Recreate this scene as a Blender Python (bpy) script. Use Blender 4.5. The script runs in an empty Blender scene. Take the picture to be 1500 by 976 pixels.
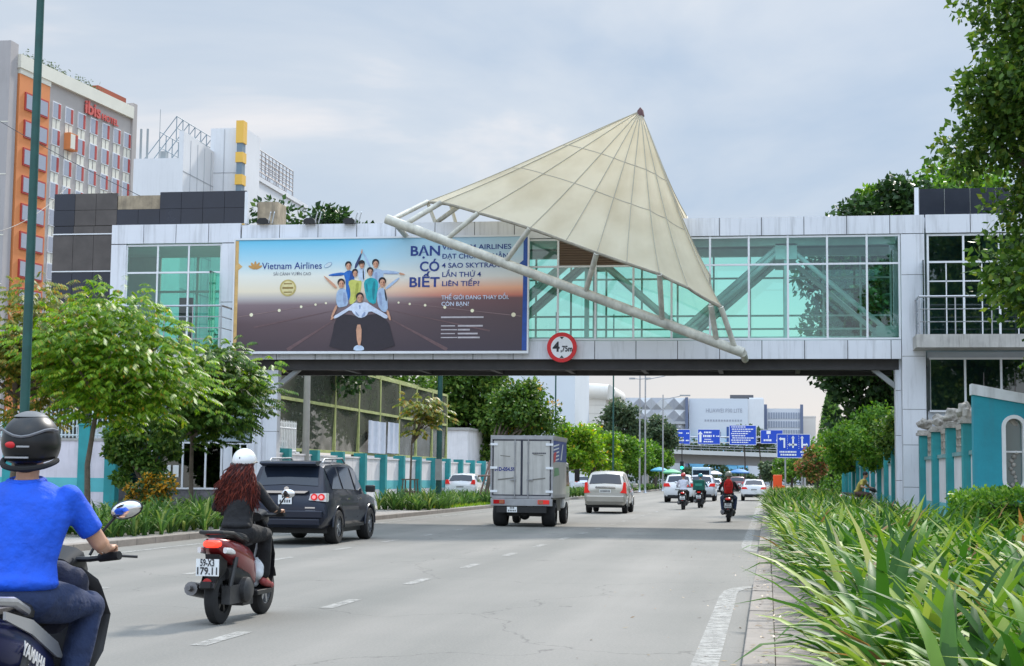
import bpy, bmesh, math, random
from mathutils import Vector, Matrix, Euler
rnd = random.Random(11)
PI = math.pi
SC = bpy.context.scene
C = SC.collection
R = math.radians

# ---------------------------------------------------------------- camera
EYE = Vector((0, 0, 1.5)); FPX = 2300.0
CAMROT = Matrix.Rotation(R(9.28), 3, 'Z') @ Matrix.Rotation(PI/2 + R(5.214), 3, 'X') @ Matrix.Rotation(R(.63), 3, 'Z')
cam_d = bpy.data.cameras.new('camera'); cam = bpy.data.objects.new('camera', cam_d); C.objects.link(cam)
cam_d.sensor_width = 36; cam_d.lens = FPX/1500*36; cam_d.clip_start = .1; cam_d.clip_end = 6000
cam.matrix_world = Matrix.Translation(EYE) @ CAMROT.to_4x4()
SC.camera = cam

# ---------------------------------------------------------------- light: hazy bright cloud cover, veiled sun ahead
SUN_EL, SUN_AZ = 40.0, 14.0      # degrees; azimuth clockwise from +Y (the road direction)
W = bpy.data.worlds.new('World'); SC.world = W; W.use_nodes = True
wt = W.node_tree; wt.nodes.clear(); WN = wt.nodes.new; WL = wt.links.new
w_out = WN('ShaderNodeOutputWorld'); w_bg = WN('ShaderNodeBackground'); w_bg.inputs['Strength'].default_value = .1
sky = WN('ShaderNodeTexSky'); sky.sky_type = 'NISHITA'; sky.sun_disc = False
sky.sun_elevation = R(SUN_EL); sky.sun_rotation = R(SUN_AZ); sky.dust_density = 2.5; sky.ozone_density = 1.5
tc = WN('ShaderNodeTexCoord'); sep = WN('ShaderNodeSeparateXYZ'); WL(tc.outputs['Generated'], sep.inputs[0])
mp = WN('ShaderNodeMapping'); mp.inputs['Scale'].default_value = (1, 1, 2.6); mp.inputs['Location'].default_value = (.35, .1, .2); WL(tc.outputs['Generated'], mp.inputs[0])
n1 = WN('ShaderNodeTexNoise'); n1.inputs['Scale'].default_value = 2.3; n1.inputs['Detail'].default_value = 6; n1.inputs['Roughness'].default_value = .52; n1.inputs['Distortion'].default_value = .5
WL(mp.outputs[0], n1.inputs['Vector'])
cr = WN('ShaderNodeValToRGB'); e = cr.color_ramp.elements
e[0].position = .36; e[0].color = (2.75, 3.8, 5.2, 1); e[1].position = .60; e[1].color = (4.6, 5.2, 5.95, 1)
x = cr.color_ramp.elements.new(.74); x.color = (8.2, 7.5, 7.1, 1)
WL(n1.outputs['Fac'], cr.inputs[0])
# an overcast sky is brighter overhead than at the horizon
el = WN('ShaderNodeMapRange'); el.inputs['From Min'].default_value = .32; el.inputs['From Max'].default_value = 1; el.inputs['To Min'].default_value = 1.0; el.inputs['To Max'].default_value = 3.3
WL(sep.outputs['Z'], el.inputs['Value'])
# sky behind the viewer brightened, added fill for the white bridge front
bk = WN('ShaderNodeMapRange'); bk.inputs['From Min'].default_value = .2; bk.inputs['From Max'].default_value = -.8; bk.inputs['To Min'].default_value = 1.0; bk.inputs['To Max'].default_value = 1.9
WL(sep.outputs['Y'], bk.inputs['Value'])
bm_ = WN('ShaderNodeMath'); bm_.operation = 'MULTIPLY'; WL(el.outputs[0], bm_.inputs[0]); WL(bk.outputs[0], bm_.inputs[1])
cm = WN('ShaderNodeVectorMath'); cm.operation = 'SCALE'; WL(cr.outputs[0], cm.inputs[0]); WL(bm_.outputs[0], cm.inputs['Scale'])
# warm pale band of haze low over the horizon
hz = WN('ShaderNodeMapRange'); hz.inputs['From Min'].default_value = .0; hz.inputs['From Max'].default_value = .17; hz.inputs['To Min'].default_value = 1; hz.inputs['To Max'].default_value = 0
WL(sep.outputs['Z'], hz.inputs['Value'])
hm = WN('ShaderNodeMix'); hm.data_type = 'RGBA'; WL(hz.outputs[0], hm.inputs['Factor']); WL(cm.outputs[0], hm.inputs['A']); hm.inputs['B'].default_value = (6.7, 6.35, 6.15, 1)
mx = WN('ShaderNodeMix'); mx.data_type = 'RGBA'; mx.inputs['Factor'].default_value = .9
WL(sky.outputs[0], mx.inputs['A']); WL(hm.outputs['Result'], mx.inputs['B'])
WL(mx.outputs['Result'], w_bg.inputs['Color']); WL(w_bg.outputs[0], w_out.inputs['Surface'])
sun_d = bpy.data.lights.new('sun', 'SUN'); sun_d.energy = 2.9; sun_d.angle = R(5); sun_d.color = (1, .94, .85)
sun = bpy.data.objects.new('sun', sun_d); C.objects.link(sun); sun.location = (20, 60, 60)
sdir = Vector((math.sin(R(SUN_AZ))*math.cos(R(SUN_EL)), math.cos(R(SUN_AZ))*math.cos(R(SUN_EL)), math.sin(R(SUN_EL))))
sun.rotation_euler = sdir.to_track_quat('Z', 'Y').to_euler()
SC.view_settings.view_transform = 'Standard'; SC.view_settings.look = 'None'; SC.view_settings.gamma = 1
SC.view_settings.exposure = .42
try: SC.view_settings.use_curve_mapping = False
except Exception: pass
SC.cycles.max_bounces = 8; SC.cycles.transparent_max_bounces = 16

# ---------------------------------------------------------------- helpers
def S(r, g, b):
    f = lambda c: c/12.92/255 if c/255 <= .04045 else ((c/255+.055)/1.055)**2.4
    return (f(r), f(g), f(b))

def at(px, py, Y):      # a point seen in the photograph, put at its own distance down the road
    d = CAMROT @ Vector(((px-750)/FPX, -(py-488)/FPX, -1)); t = Y/d.y
    return EYE + d*t

class MB:
    def __init__(s): s.v = []; s.f = []; s.m = []; s.s = []
    def add(s, vs, fs, mi=0, sm=False):
        o = len(s.v); s.v += [tuple(p) for p in vs]
        for f in fs: s.f.append([i+o for i in f]); s.m.append(mi); s.s.append(sm)
        return s
    def poly(s, pts, mi=0): return s.add(pts, [list(range(len(pts)))], mi)
    def box(s, x0, x1, y0, y1, z0, z1, mi=0):
        v = [(x, y, z) for z in (z0, z1) for y in (y0, y1) for x in (x0, x1)]
        return s.add(v, [(0, 2, 3, 1), (4, 5, 7, 6), (0, 1, 5, 4), (2, 6, 7, 3), (0, 4, 6, 2), (1, 3, 7, 5)], mi)
    def obox(s, c, h, M=None, mi=0):
        M = M or Matrix.Identity(3); c = Vector(c)
        v = [c + M @ Vector((x*h[0], y*h[1], z*h[2])) for z in (-1, 1) for y in (-1, 1) for x in (-1, 1)]
        return s.add(v, [(0, 2, 3, 1), (4, 5, 7, 6), (0, 1, 5, 4), (2, 6, 7, 3), (0, 4, 6, 2), (1, 3, 7, 5)], mi)
    def tube(s, pts, r, n=8, mi=0, cap=True, flat=1.0, up=None):
        pts = [Vector(p) for p in pts]; k = len(pts); rr = r if isinstance(r, (list, tuple)) else [r]*k
        vs = []; prev = None
        for i, p in enumerate(pts):
            t = (pts[min(i+1, k-1)] - pts[max(i-1, 0)]).normalized()
            if prev is None:
                a = Vector(up) if up else (Vector((0, 0, 1)) if abs(t.z) < .9 else Vector((0, 1, 0)))
            else: a = prev
            a = (a - t*a.dot(t)).normalized(); prev = a; b = t.cross(a)
            for j in range(n):
                q = 2*PI*j/n; vs.append(p + (a*math.cos(q)*flat + b*math.sin(q))*rr[i])
        fs = [(i*n+j, i*n+(j+1) % n, (i+1)*n+(j+1) % n, (i+1)*n+j) for i in range(k-1) for j in range(n)]
        s.add(vs, fs, mi, True)
        if cap:
            o = len(s.v)-k*n
            s.f.append([o+j for j in range(n)][::-1]); s.m.append(mi); s.s.append(False)
            s.f.append([o+(k-1)*n+j for j in range(n)]); s.m.append(mi); s.s.append(False)
        return s
    def prism(s, poly, a, b, mi=0, axis='y'):
        f = {'y': lambda p, t: (p[0], t, p[1]), 'x': lambda p, t: (t, p[0], p[1]), 'z': lambda p, t: (p[0], p[1], t)}[axis]
        n = len(poly); v = [f(p, a) for p in poly]+[f(p, b) for p in poly]
        return s.add(v, [list(range(n))[::-1], list(range(n, 2*n))]+[(i, (i+1) % n, n+(i+1) % n, n+i) for i in range(n)], mi)
    def lathe(s, prof, c=(0, 0, 0), axis='z', n=20, mi=0):
        f = {'z': lambda r, h, q: (r*math.cos(q), r*math.sin(q), h), 'x': lambda r, h, q: (h, r*math.cos(q), r*math.sin(q)), 'y': lambda r, h, q: (r*math.cos(q), h, r*math.sin(q))}[axis]
        v = [Vector(f(r, h, 2*PI*j/n))+Vector(c) for r, h in prof for j in range(n)]; k = len(prof)
        return s.add(v, [(i*n+j, i*n+(j+1) % n, (i+1)*n+(j+1) % n, (i+1)*n+j) for i in range(k-1) for j in range(n)], mi, True)
    def ball(s, c, r, n=14, m=9, mi=0, M=None):
        if not isinstance(r, (list, tuple)): r = (r, r, r)
        vs = []; c = Vector(c)
        for i in range(m+1):
            a = PI*i/m
            for j in range(n):
                q = 2*PI*j/n; p = Vector((r[0]*math.sin(a)*math.cos(q), r[1]*math.sin(a)*math.sin(q), r[2]*math.cos(a)))
                vs.append(c+(M @ p if M else p))
        return s.add(vs, [(i*n+j, i*n+(j+1) % n, (i+1)*n+(j+1) % n, (i+1)*n+j) for i in range(m) for j in range(n)], mi, True)
    def loft(s, rings, mi=0, cap=True, sm=True):
        n = len(rings[0]); k = len(rings); o = len(s.v)
        s.add([p for r in rings for p in r], [(i*n+j, i*n+(j+1) % n, (i+1)*n+(j+1) % n, (i+1)*n+j) for i in range(k-1) for j in range(n)], mi, sm)
        if cap:
            s.f.append([o+j for j in range(n)][::-1]); s.m.append(mi); s.s.append(sm)
            s.f.append([o+(k-1)*n+j for j in range(n)]); s.m.append(mi); s.s.append(sm)
        return s
    def limb(s, pts, rr, n=10, mi=0):      # a tube with round ends, for bodies
        s.tube(pts, rr, n, mi)
        for p, r in zip(pts, rr): s.ball(p, r, n, 6, mi)
        return s
    def build(s, name, mat, parent=None, W=True, sharp=40, fix=True, bevel=0):
        me = bpy.data.meshes.new(name)
        o = None
        off = parent_origin(parent) if (W and parent) else None
        vs = s.v if off is None else [(p[0]-off[0], p[1]-off[1], p[2]-off[2]) for p in s.v]
        me.from_pydata(vs, [], s.f)
        mats = mat if isinstance(mat, (list, tuple)) else [mat]
        for m in mats: me.materials.append(m)
        if len(mats) > 1: me.polygons.foreach_set('material_index', s.m)
        me.polygons.foreach_set('use_smooth', s.s)
        if fix:
            bm = bmesh.new(); bm.from_mesh(me)
            bmesh.ops.remove_doubles(bm, verts=bm.verts, dist=1e-5)
            bmesh.ops.recalc_face_normals(bm, faces=bm.faces); bm.to_mesh(me); bm.free()
            if sharp and any(s.s): me.set_sharp_from_angle(angle=R(sharp))
        me.update()
        o = bpy.data.objects.new(name, me); C.objects.link(o)
        if parent: o.parent = parent
        if bevel:
            b = o.modifiers.new('bevel', 'BEVEL'); b.width = bevel; b.segments = 2; b.limit_method = 'ANGLE'
        return o

def parent_origin(p):
    v = Vector((0, 0, 0))
    while p: v = v+p.location; p = p.parent
    return v

def tag(o, label=None, cat=None, group=None, kind=None):
    if label: o['label'] = label
    if cat: o['category'] = cat
    if group: o['group'] = group
    if kind: o['kind'] = kind
    return o
def thing(name, label, cat, loc=(0, 0, 0), rotz=0, group=None):
    o = bpy.data.objects.new(name, None); C.objects.link(o); o.empty_display_size = .2
    o.location = loc; o.rotation_euler = (0, 0, rotz)
    return tag(o, label, cat, group)
def copy_tree(o, parent=None):
    c = o.copy(); C.objects.link(c)
    if parent: c.parent = parent
    for ch in list(o.children): copy_tree(ch, c)
    return c
def dup(o, loc, rotz=None, label=None, scale=None):
    c = copy_tree(o); c.location = loc
    if rotz is not None: c.rotation_euler = (0, 0, rotz)
    if label: c['label'] = label
    if scale: c.scale = (scale,)*3
    return c

def glyph_x(s, size, bold):
    cu = bpy.data.curves.new('measure', 'FONT'); cu.body = s; cu.size = size; cu.offset = bold
    f = bpy.data.objects.new('measure', cu); C.objects.link(f); dg = bpy.context.evaluated_depsgraph_get(); dg.update()
    me = bpy.data.meshes.new_from_object(f.evaluated_get(dg)); bpy.data.objects.remove(f); bpy.data.curves.remove(cu)
    xs = [v.co.x for v in me.vertices]; bpy.data.meshes.remove(me); return min(xs), max(xs)
def add_bars(me, bars_, size, ext):
    bm = bmesh.new(); bm.from_mesh(me)
    for x0 in bars_:
        v = [bm.verts.new((x0+dx*size, dy*size, ext+.001)) for dx, dy in ((-.06, .33), (.24, .33), (.24, .42), (-.06, .42))]; bm.faces.new(v)
    bm.to_mesh(me); bm.free()
def text(name, s, size, mat, parent, loc, rot=(PI/2, 0, 0), W=True, align='LEFT', bold=0, ext=.002, sx=1.0, shear=0, space=1, width=None):
    bars_ = []
    if 'Đ' in s:
        p_ = s.replace('Đ', 'D'); w0, w1 = glyph_x('D', size, bold)
        bars_ = [glyph_x(p_[:i+1], size, bold)[1]-(w1-w0) for i, ch in enumerate(s) if ch == 'Đ']; s = p_
    cu = bpy.data.curves.new(name, 'FONT'); cu.body = s; cu.size = size; cu.align_x = align; cu.offset = bold; cu.extrude = ext; cu.shear = shear; cu.space_character = space
    cu.resolution_u = 3
    f = bpy.data.objects.new(name, cu); dg = bpy.context.evaluated_depsgraph_get(); me = None
    C.objects.link(f); dg.update(); me = bpy.data.meshes.new_from_object(f.evaluated_get(dg)); bpy.data.objects.remove(f); bpy.data.curves.remove(cu)
    me.name = name; me.materials.clear(); me.materials.append(mat)
    if bars_: add_bars(me, bars_, size, ext)
    o = bpy.data.objects.new(name, me); C.objects.link(o); o.rotation_euler = rot
    if width:
        xs = [v.co.x for v in me.vertices]; sx = width/(max(xs)-min(xs))
    if parent:
        o.parent = parent
        if W: loc = Vector(loc)-parent_origin(parent)
    o.location = loc; o.scale = (sx, 1, 1)
    return o

def realise(o):       # apply the modifiers, keep one plain mesh
    dg = bpy.context.evaluated_depsgraph_get(); me = bpy.data.meshes.new_from_object(o.evaluated_get(dg))
    o.modifiers.clear(); o.data = me
    return o
def blob(name, mb, mat, parent, voxel=.02, smooth=4, W=False):   # merge overlapping shapes into one continuous skin
    o = mb.build(name, mat, parent, W=W)
    m = o.modifiers.new('r', 'REMESH'); m.mode = 'VOXEL'; m.voxel_size = voxel; m.use_smooth_shade = True
    if smooth: q = o.modifiers.new('s', 'SMOOTH'); q.iterations = smooth; q.factor = .5
    realise(o); o.data.polygons.foreach_set('use_smooth', [True]*len(o.data.polygons))
    return o
def cut(o, mb):       # subtract shapes
    c = mb.build('cutter', o.data.materials[0], o.parent, W=False)
    b = o.modifiers.new('b', 'BOOLEAN'); b.object = c; b.operation = 'DIFFERENCE'; b.solver = 'EXACT'
    realise(o); bpy.data.objects.remove(c); return o

# ---------------------------------------------------------------- materials
MATS = {}
def mat(name, col, rough=.55, metal=0., noise=None, bump=None, coat=0., spec=None, streak=None, alpha=None):
    """noise=(scale, amount, dark colour factor); streak=(amount) vertical grime"""
    if name in MATS: return MATS[name]
    m = bpy.data.materials.new(name); m.use_nodes = True; t = m.node_tree; N = t.nodes.new; L = t.links.new
    b = t.nodes['Principled BSDF']; b.inputs['Base Color'].default_value = (*col, 1); b.inputs['Roughness'].default_value = rough; b.inputs['Metallic'].default_value = metal
    b.inputs['Coat Weight'].default_value = coat
    if spec is not None: b.inputs['Specular IOR Level'].default_value = spec
    src = None
    if noise or streak or bump: co = N('ShaderNodeTexCoord')
    if noise:
        sc, amt = noise[:2]
        n = N('ShaderNodeTexNoise'); n.inputs['Scale'].default_value = sc; n.inputs['Detail'].default_value = 8; n.inputs['Roughness'].default_value = .62
        L(co.outputs['Object'], n.inputs['Vector'])
        r = N('ShaderNodeValToRGB'); r.color_ramp.elements[0].position = .3; r.color_ramp.elements[1].position = .7
        r.color_ramp.elements[0].color = (*[c*(1-amt) for c in col], 1); r.color_ramp.elements[1].color = (*[min(1, c*(1+amt*.5)) for c in col], 1)
        L(n.outputs['Fac'], r.inputs[0]); src = r.outputs[0]
        rr = N('ShaderNodeMapRange'); rr.inputs['To Min'].default_value = max(.03, rough-.12); rr.inputs['To Max'].default_value = min(1, rough+.15)
        L(n.outputs['Fac'], rr.inputs['Value']); L(rr.outputs[0], b.inputs['Roughness'])
    if streak:
        mp = N('ShaderNodeMapping'); mp.inputs['Scale'].default_value = (3.2, 3.2, .22); L(co.outputs['Object'], mp.inputs[0])
        n = N('ShaderNodeTexNoise'); n.inputs['Scale'].default_value = 1.6; n.inputs['Detail'].default_value = 7; n.inputs['Roughness'].default_value = .7; L(mp.outputs[0], n.inputs['Vector'])
        r = N('ShaderNodeMapRange'); r.inputs['From Min'].default_value = .5; r.inputs['From Max'].default_value = .78; r.inputs['To Min'].default_value = 0; r.inputs['To Max'].default_value = streak
        L(n.outputs['Fac'], r.inputs['Value'])
        mi = N('ShaderNodeMix'); mi.data_type = 'RGBA'; L(r.outputs[0], mi.inputs['Factor'])
        if src: L(src, mi.inputs['A'])
        else: mi.inputs['A'].default_value = (*col, 1)
        mi.inputs['B'].default_value = (.10, .09, .075, 1); src = mi.outputs['Result']
    if src: L(src, b.inputs['Base Color'])
    if bump:
        n = N('ShaderNodeTexNoise'); n.inputs['Scale'].default_value = bump[0]; n.inputs['Detail'].default_value = 6; L(co.outputs['Object'], n.inputs['Vector'])
        bp = N('ShaderNodeBump'); bp.inputs['Strength'].default_value = bump[1]; bp.inputs['Distance'].default_value = .02 if bump[1] < .95 else .05; L(n.outputs['Fac'], bp.inputs['Height']); L(bp.outputs[0], b.inputs['Normal'])
    MATS[name] = m; return m

def leafmat(name, cols, trans=.35, rough=.42):
    m = bpy.data.materials.new(name); m.use_nodes = True; t = m.node_tree; N = t.nodes.new; L = t.links.new
    b = t.nodes['Principled BSDF']; out = t.nodes['Material Output']; b.inputs['Roughness'].default_value = rough; b.inputs['Specular IOR Level'].default_value = .22
    g = N('ShaderNodeNewGeometry'); r = N('ShaderNodeValToRGB'); r.color_ramp.interpolation = 'LINEAR'
    while len(r.color_ramp.elements) < len(cols): r.color_ramp.elements.new(.5)
    for i, (p, c) in enumerate(cols): r.color_ramp.elements[i].position = p; r.color_ramp.elements[i].color = (*c, 1)
    L(g.outputs['Random Per Island'], r.inputs[0]); L(r.outputs[0], b.inputs['Base Color'])
    tr = N('ShaderNodeBsdfTranslucent'); hs = N('ShaderNodeHueSaturation'); hs.inputs['Value'].default_value = 1.5; hs.inputs['Saturation'].default_value = 1.1; L(r.outputs[0], hs.inputs['Color']); L(hs.outputs[0], tr.inputs['Color'])
    mx = N('ShaderNodeMixShader'); mx.inputs[0].default_value = trans; L(b.outputs[0], mx.inputs[1]); L(tr.outputs[0], mx.inputs[2]); L(mx.outputs[0], out.inputs['Surface'])
    return m

def glassmat(name, tint, refl=.12, rough=.02):
    m = bpy.data.materials.new(name); m.use_nodes = True; t = m.node_tree; N = t.nodes.new; L = t.links.new
    out = t.nodes['Material Output']; t.nodes.remove(t.nodes['Principled BSDF'])
    tr = N('ShaderNodeBsdfTransparent'); tr.inputs[0].default_value = (*tint, 1); gl = N('ShaderNodeBsdfGlossy'); gl.inputs['Roughness'].default_value = rough; gl.inputs['Color'].default_value = (.9, .95, .95, 1)
    f = N('ShaderNodeFresnel'); f.inputs['IOR'].default_value = 1.5
    a = N('ShaderNodeMath'); a.operation = 'ADD'; a.inputs[1].default_value = refl; L(f.outputs[0], a.inputs[0])
    mx = N('ShaderNodeMixShader'); L(a.outputs[0], mx.inputs[0]); L(tr.outputs[0], mx.inputs[1]); L(gl.outputs[0], mx.inputs[2]); L(mx.outputs[0], out.inputs['Surface'])
    return m
def glow(name, col, strength):
    m = bpy.data.materials.new(name); m.use_nodes = True; b = m.node_tree.nodes['Principled BSDF']
    b.inputs['Base Color'].default_value = (*col, 1); b.inputs['Emission Color'].default_value = (*col, 1); b.inputs['Emission Strength'].default_value = strength; return m

panel_white = mat('panel_white', (.72, .73, .77), .42, noise=(.7, .06), streak=.45)
white_metal = mat('white_metal', (.74, .75, .77), .4, noise=(2, .06))
joint_dark = mat('joint_dark', (.09, .09, .1), .8)
black_clad = mat('black_clad', (.022, .025, .038), .22, noise=(.5, .3))
dark_steel = mat('dark_steel', (.05, .045, .045), .6, noise=(2, .4))
steel = mat('steel', (.42, .43, .45), .35, .8, noise=(4, .15))
chrome = mat('chrome', (.75, .75, .76), .12, 1.)
black_plastic = mat('black_plastic', (.012, .012, .013), .45, noise=(8, .2))
rubber = mat('rubber', (.016, .016, .017), .85, noise=(10, .3))
concrete = mat('concrete', (.36, .35, .33), .85, noise=(1.2, .25), bump=(30, .3))
skin = mat('skin', (.50, .27, .17), .5, noise=(6, .12))
red_light = glow('red_light', (.6, .015, .01), .25)
brake_light = glow('brake_light', (1, .04, .02), 1.6)
red_lens = mat('red_lens', (.42, .008, .01), .15, coat=1)
clear_lens = mat('clear_lens', (.7, .7, .7), .1, coat=1)
plate_white = mat('plate_white', (.75, .76, .76), .5, noise=(14, .08))
plate_black = mat('plate_black', (.03, .03, .035), .6)
teal = mat('teal', S(46, 146, 150), .7, noise=(1.8, .22), streak=.22)
teal_band = mat('teal_band', S(92, 180, 186), .7, noise=(1.5, .12))
wall_white = mat('wall_white', (.76, .73, .74), .8, noise=(1.2, .1), streak=.3)
def paintmat():
    m = bpy.data.materials.new('marking'); m.use_nodes = True; t = m.node_tree; N = t.nodes.new; L = t.links.new; b = t.nodes['Principled BSDF']; out = t.nodes['Material Output']
    b.inputs['Base Color'].default_value = (.34, .33, .305, 1); b.inputs['Roughness'].default_value = .8
    co = N('ShaderNodeTexCoord'); n = N('ShaderNodeTexNoise'); n.inputs['Scale'].default_value = 7; n.inputs['Detail'].default_value = 9; n.inputs['Roughness'].default_value = .75; L(co.outputs['Object'], n.inputs['Vector'])
    r = N('ShaderNodeMapRange'); r.inputs['From Min'].default_value = .42; r.inputs['From Max'].default_value = .58; r.inputs['To Min'].default_value = .42; r.inputs['To Max'].default_value = .95; L(n.outputs['Fac'], r.inputs['Value'])
    tr = N('ShaderNodeBsdfTransparent'); mx = N('ShaderNodeMixShader'); L(r.outputs[0], mx.inputs[0]); L(tr.outputs[0], mx.inputs[1]); L(b.outputs[0], mx.inputs[2]); L(mx.outputs[0], out.inputs['Surface']); return m
marking = paintmat()
# ================================================================ THE SETTING
def sheet(name, pts, z, m, kind='structure'):
    b = MB(); b.poly([(x, y, z) for x, y in pts]); return tag(b.build(name, m), kind=kind)
def rect(x0, x1, y0, y1): return [(x0, y0), (x1, y0), (x1, y1), (x0, y1)]

def asphaltmat():
    m = bpy.data.materials.new('asphalt'); m.use_nodes = True; t = m.node_tree; N = t.nodes.new; L = t.links.new; b = t.nodes['Principled BSDF']
    co = N('ShaderNodeTexCoord')
    def noise(scale, vec, det=6, ro=.6):
        n = N('ShaderNodeTexNoise'); n.inputs['Scale'].default_value = scale; n.inputs['Detail'].default_value = det; n.inputs['Roughness'].default_value = ro; L(vec, n.inputs['Vector']); return n.outputs['Fac']
    mp = N('ShaderNodeMapping'); mp.inputs['Scale'].default_value = (1, .06, 1); L(co.outputs['Object'], mp.inputs[0])
    a = noise(.55, mp.outputs[0], 5); c = noise(.25, co.outputs['Object']); d = noise(38, co.outputs['Object'], 4, .8)
    s1 = N('ShaderNodeMath'); s1.operation = 'MULTIPLY_ADD'; L(a, s1.inputs[0]); s1.inputs[1].default_value = .55
    s2 = N('ShaderNodeMath'); s2.operation = 'MULTIPLY'; L(c, s2.inputs[0]); s2.inputs[1].default_value = .3; L(s2.outputs[0], s1.inputs[2])
    s3 = N('ShaderNodeMath'); s3.operation = 'MULTIPLY_ADD'; L(d, s3.inputs[0]); s3.inputs[1].default_value = .62; L(s1.outputs[0], s3.inputs[2])
    r = N('ShaderNodeValToRGB'); r.color_ramp.elements[0].position = .48; r.color_ramp.elements[0].color = (.095, .098, .088, 1); r.color_ramp.elements[1].position = .95; r.color_ramp.elements[1].color = (.225, .209, .187, 1)
    # tyre polish: two slightly darker wheel tracks in each 3.6 m lane
    sx = N('ShaderNodeSeparateXYZ'); L(co.outputs['Object'], sx.inputs[0]); wv = N('ShaderNodeMath'); wv.operation = 'MULTIPLY_ADD'; wv.inputs[1].default_value = 2*PI/1.8; wv.inputs[2].default_value = .6; L(sx.outputs['X'], wv.inputs[0])
    wc_ = N('ShaderNodeMath'); wc_.operation = 'COSINE'; L(wv.outputs[0], wc_.inputs[0]); wa = N('ShaderNodeMath'); wa.operation = 'MULTIPLY_ADD'; wa.inputs[1].default_value = .045; L(wc_.outputs[0], wa.inputs[0]); L(s3.outputs[0], wa.inputs[2]); s3 = wa
    L(s3.outputs[0], r.inputs[0])
    # hairline cracks
    v = N('ShaderNodeTexVoronoi'); v.feature = 'DISTANCE_TO_EDGE'; v.inputs['Scale'].default_value = .2
    wn = N('ShaderNodeTexNoise'); wn.inputs['Scale'].default_value = .8; wn.inputs['Detail'].default_value = 6; L(co.outputs['Object'], wn.inputs['Vector'])
    va = N('ShaderNodeVectorMath'); va.operation = 'MULTIPLY_ADD'; va.inputs[1].default_value = (2.5,)*3; L(wn.outputs['Color'], va.inputs[0]); L(co.outputs['Object'], va.inputs[2]); L(va.outputs[0], v.inputs['Vector'])
    mr = N('ShaderNodeMapRange'); mr.inputs['From Max'].default_value = .005; mr.inputs['To Min'].default_value = .55; mr.inputs['To Max'].default_value = 1; L(v.outputs['Distance'], mr.inputs['Value'])
    mm = N('ShaderNodeMix'); mm.data_type = 'RGBA'; mm.blend_type = 'MULTIPLY'; mm.inputs['Factor'].default_value = 1; L(r.outputs[0], mm.inputs['A']); L(mr.outputs[0], mm.inputs['B'])
    L(mm.outputs['Result'], b.inputs['Base Color']); b.inputs['Roughness'].default_value = .82
    bp = N('ShaderNodeBump'); bp.inputs['Strength'].default_value = .35; bp.inputs['Distance'].default_value = .01; L(d, bp.inputs['Height']); L(bp.outputs[0], b.inputs['Normal'])
    return m
asphalt = asphaltmat()
ground_m = mat('ground_soil', (.16, .14, .11), .95, noise=(.4, .3))
def pavemat(name, col, s, mort=.02):
    m = bpy.data.materials.new(name); m.use_nodes = True; t = m.node_tree; N = t.nodes.new; L = t.links.new; b = t.nodes['Principled BSDF']
    co = N('ShaderNodeTexCoord'); br = N('ShaderNodeTexBrick'); br.inputs['Scale'].default_value = s; br.inputs['Mortar Size'].default_value = mort; br.inputs['Brick Width'].default_value = .9; br.inputs['Row Height'].default_value = .5
    br.inputs['Color1'].default_value = (*col, 1); br.inputs['Color2'].default_value = (*[c*.86 for c in col], 1); br.inputs['Mortar'].default_value = (*[c*.45 for c in col], 1)
    L(co.outputs['Object'], br.inputs['Vector'])
    n = N('ShaderNodeTexNoise'); n.inputs['Scale'].default_value = 2.4; n.inputs['Detail'].default_value = 8; L(co.outputs['Object'], n.inputs['Vector'])
    mr = N('ShaderNodeMapRange'); mr.inputs['From Min'].default_value = .3; mr.inputs['From Max'].default_value = .7; mr.inputs['To Min'].default_value = .72; mr.inputs['To Max'].default_value = 1.1; L(n.outputs['Fac'], mr.inputs['Value'])
    mm = N('ShaderNodeMix'); mm.data_type = 'RGBA'; mm.blend_type = 'MULTIPLY'; mm.inputs['Factor'].default_value = 1; L(br.outputs['Color'], mm.inputs['A']); L(mr.outputs[0], mm.inputs['B']); L(mm.outputs['Result'], b.inputs['Base Color'])
    b.inputs['Roughness'].default_value = .85
    return m
paving = pavemat('paving', (.27, .23, .20), 1.1); paving_l = pavemat('paving_left', (.36, .33, .30), 1.6)
sheet('ground', rect(-3000, 3000, -60, 5000), -.02, ground_m)
sheet('road', rect(-12.9, -.02, -30, 420), 0, asphalt)
sheet('cross_road', rect(-120, 120, 330, 372), .004, asphalt)
# right kerb: low flush stones with open joints, then brick paving
kb = MB(); y = 4.0
while y < 330:
    L_ = 1.0 if y < 60 else 6.0
    if not (22.6 < y < 32.5): kb.box(-.2, .05, y+.006, y+L_-.006, -.02, .115+rnd.uniform(-.006, .006))
    else: kb.box(-.2, .05, y+.006, y+L_-.006, -.02, .03)
    y += L_
kerbstone = mat('kerb_stone', (.26, .225, .195), .85, noise=(3, .22), bump=(25, .35))
tag(kb.build('kerb', kerbstone, bevel=.012), kind='structure')
pv = MB(); pv.box(.055, 8, -5, 330, -.015, .10); tag(pv.build('pavement', paving), kind='structure')
kb = MB(); y = -10.0
while y < 330:
    L_ = 1.0 if y < 80 else 6.0
    kb.box(-13.1, -12.86, y+.006, y+L_-.006, -.02, .14); y += L_
tag(kb.build('kerb', kerbstone, bevel=.012), kind='structure')
pv = MB(); pv.box(-18.5, -13.105, -10, 330, -.015, .125); tag(pv.build('pavement', paving_l), kind='structure')
pv = MB(); pv.box(-40, -18.505, 20, 120, -.015, .11); tag(pv.build('yard', paving_l), kind='structure')
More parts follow.
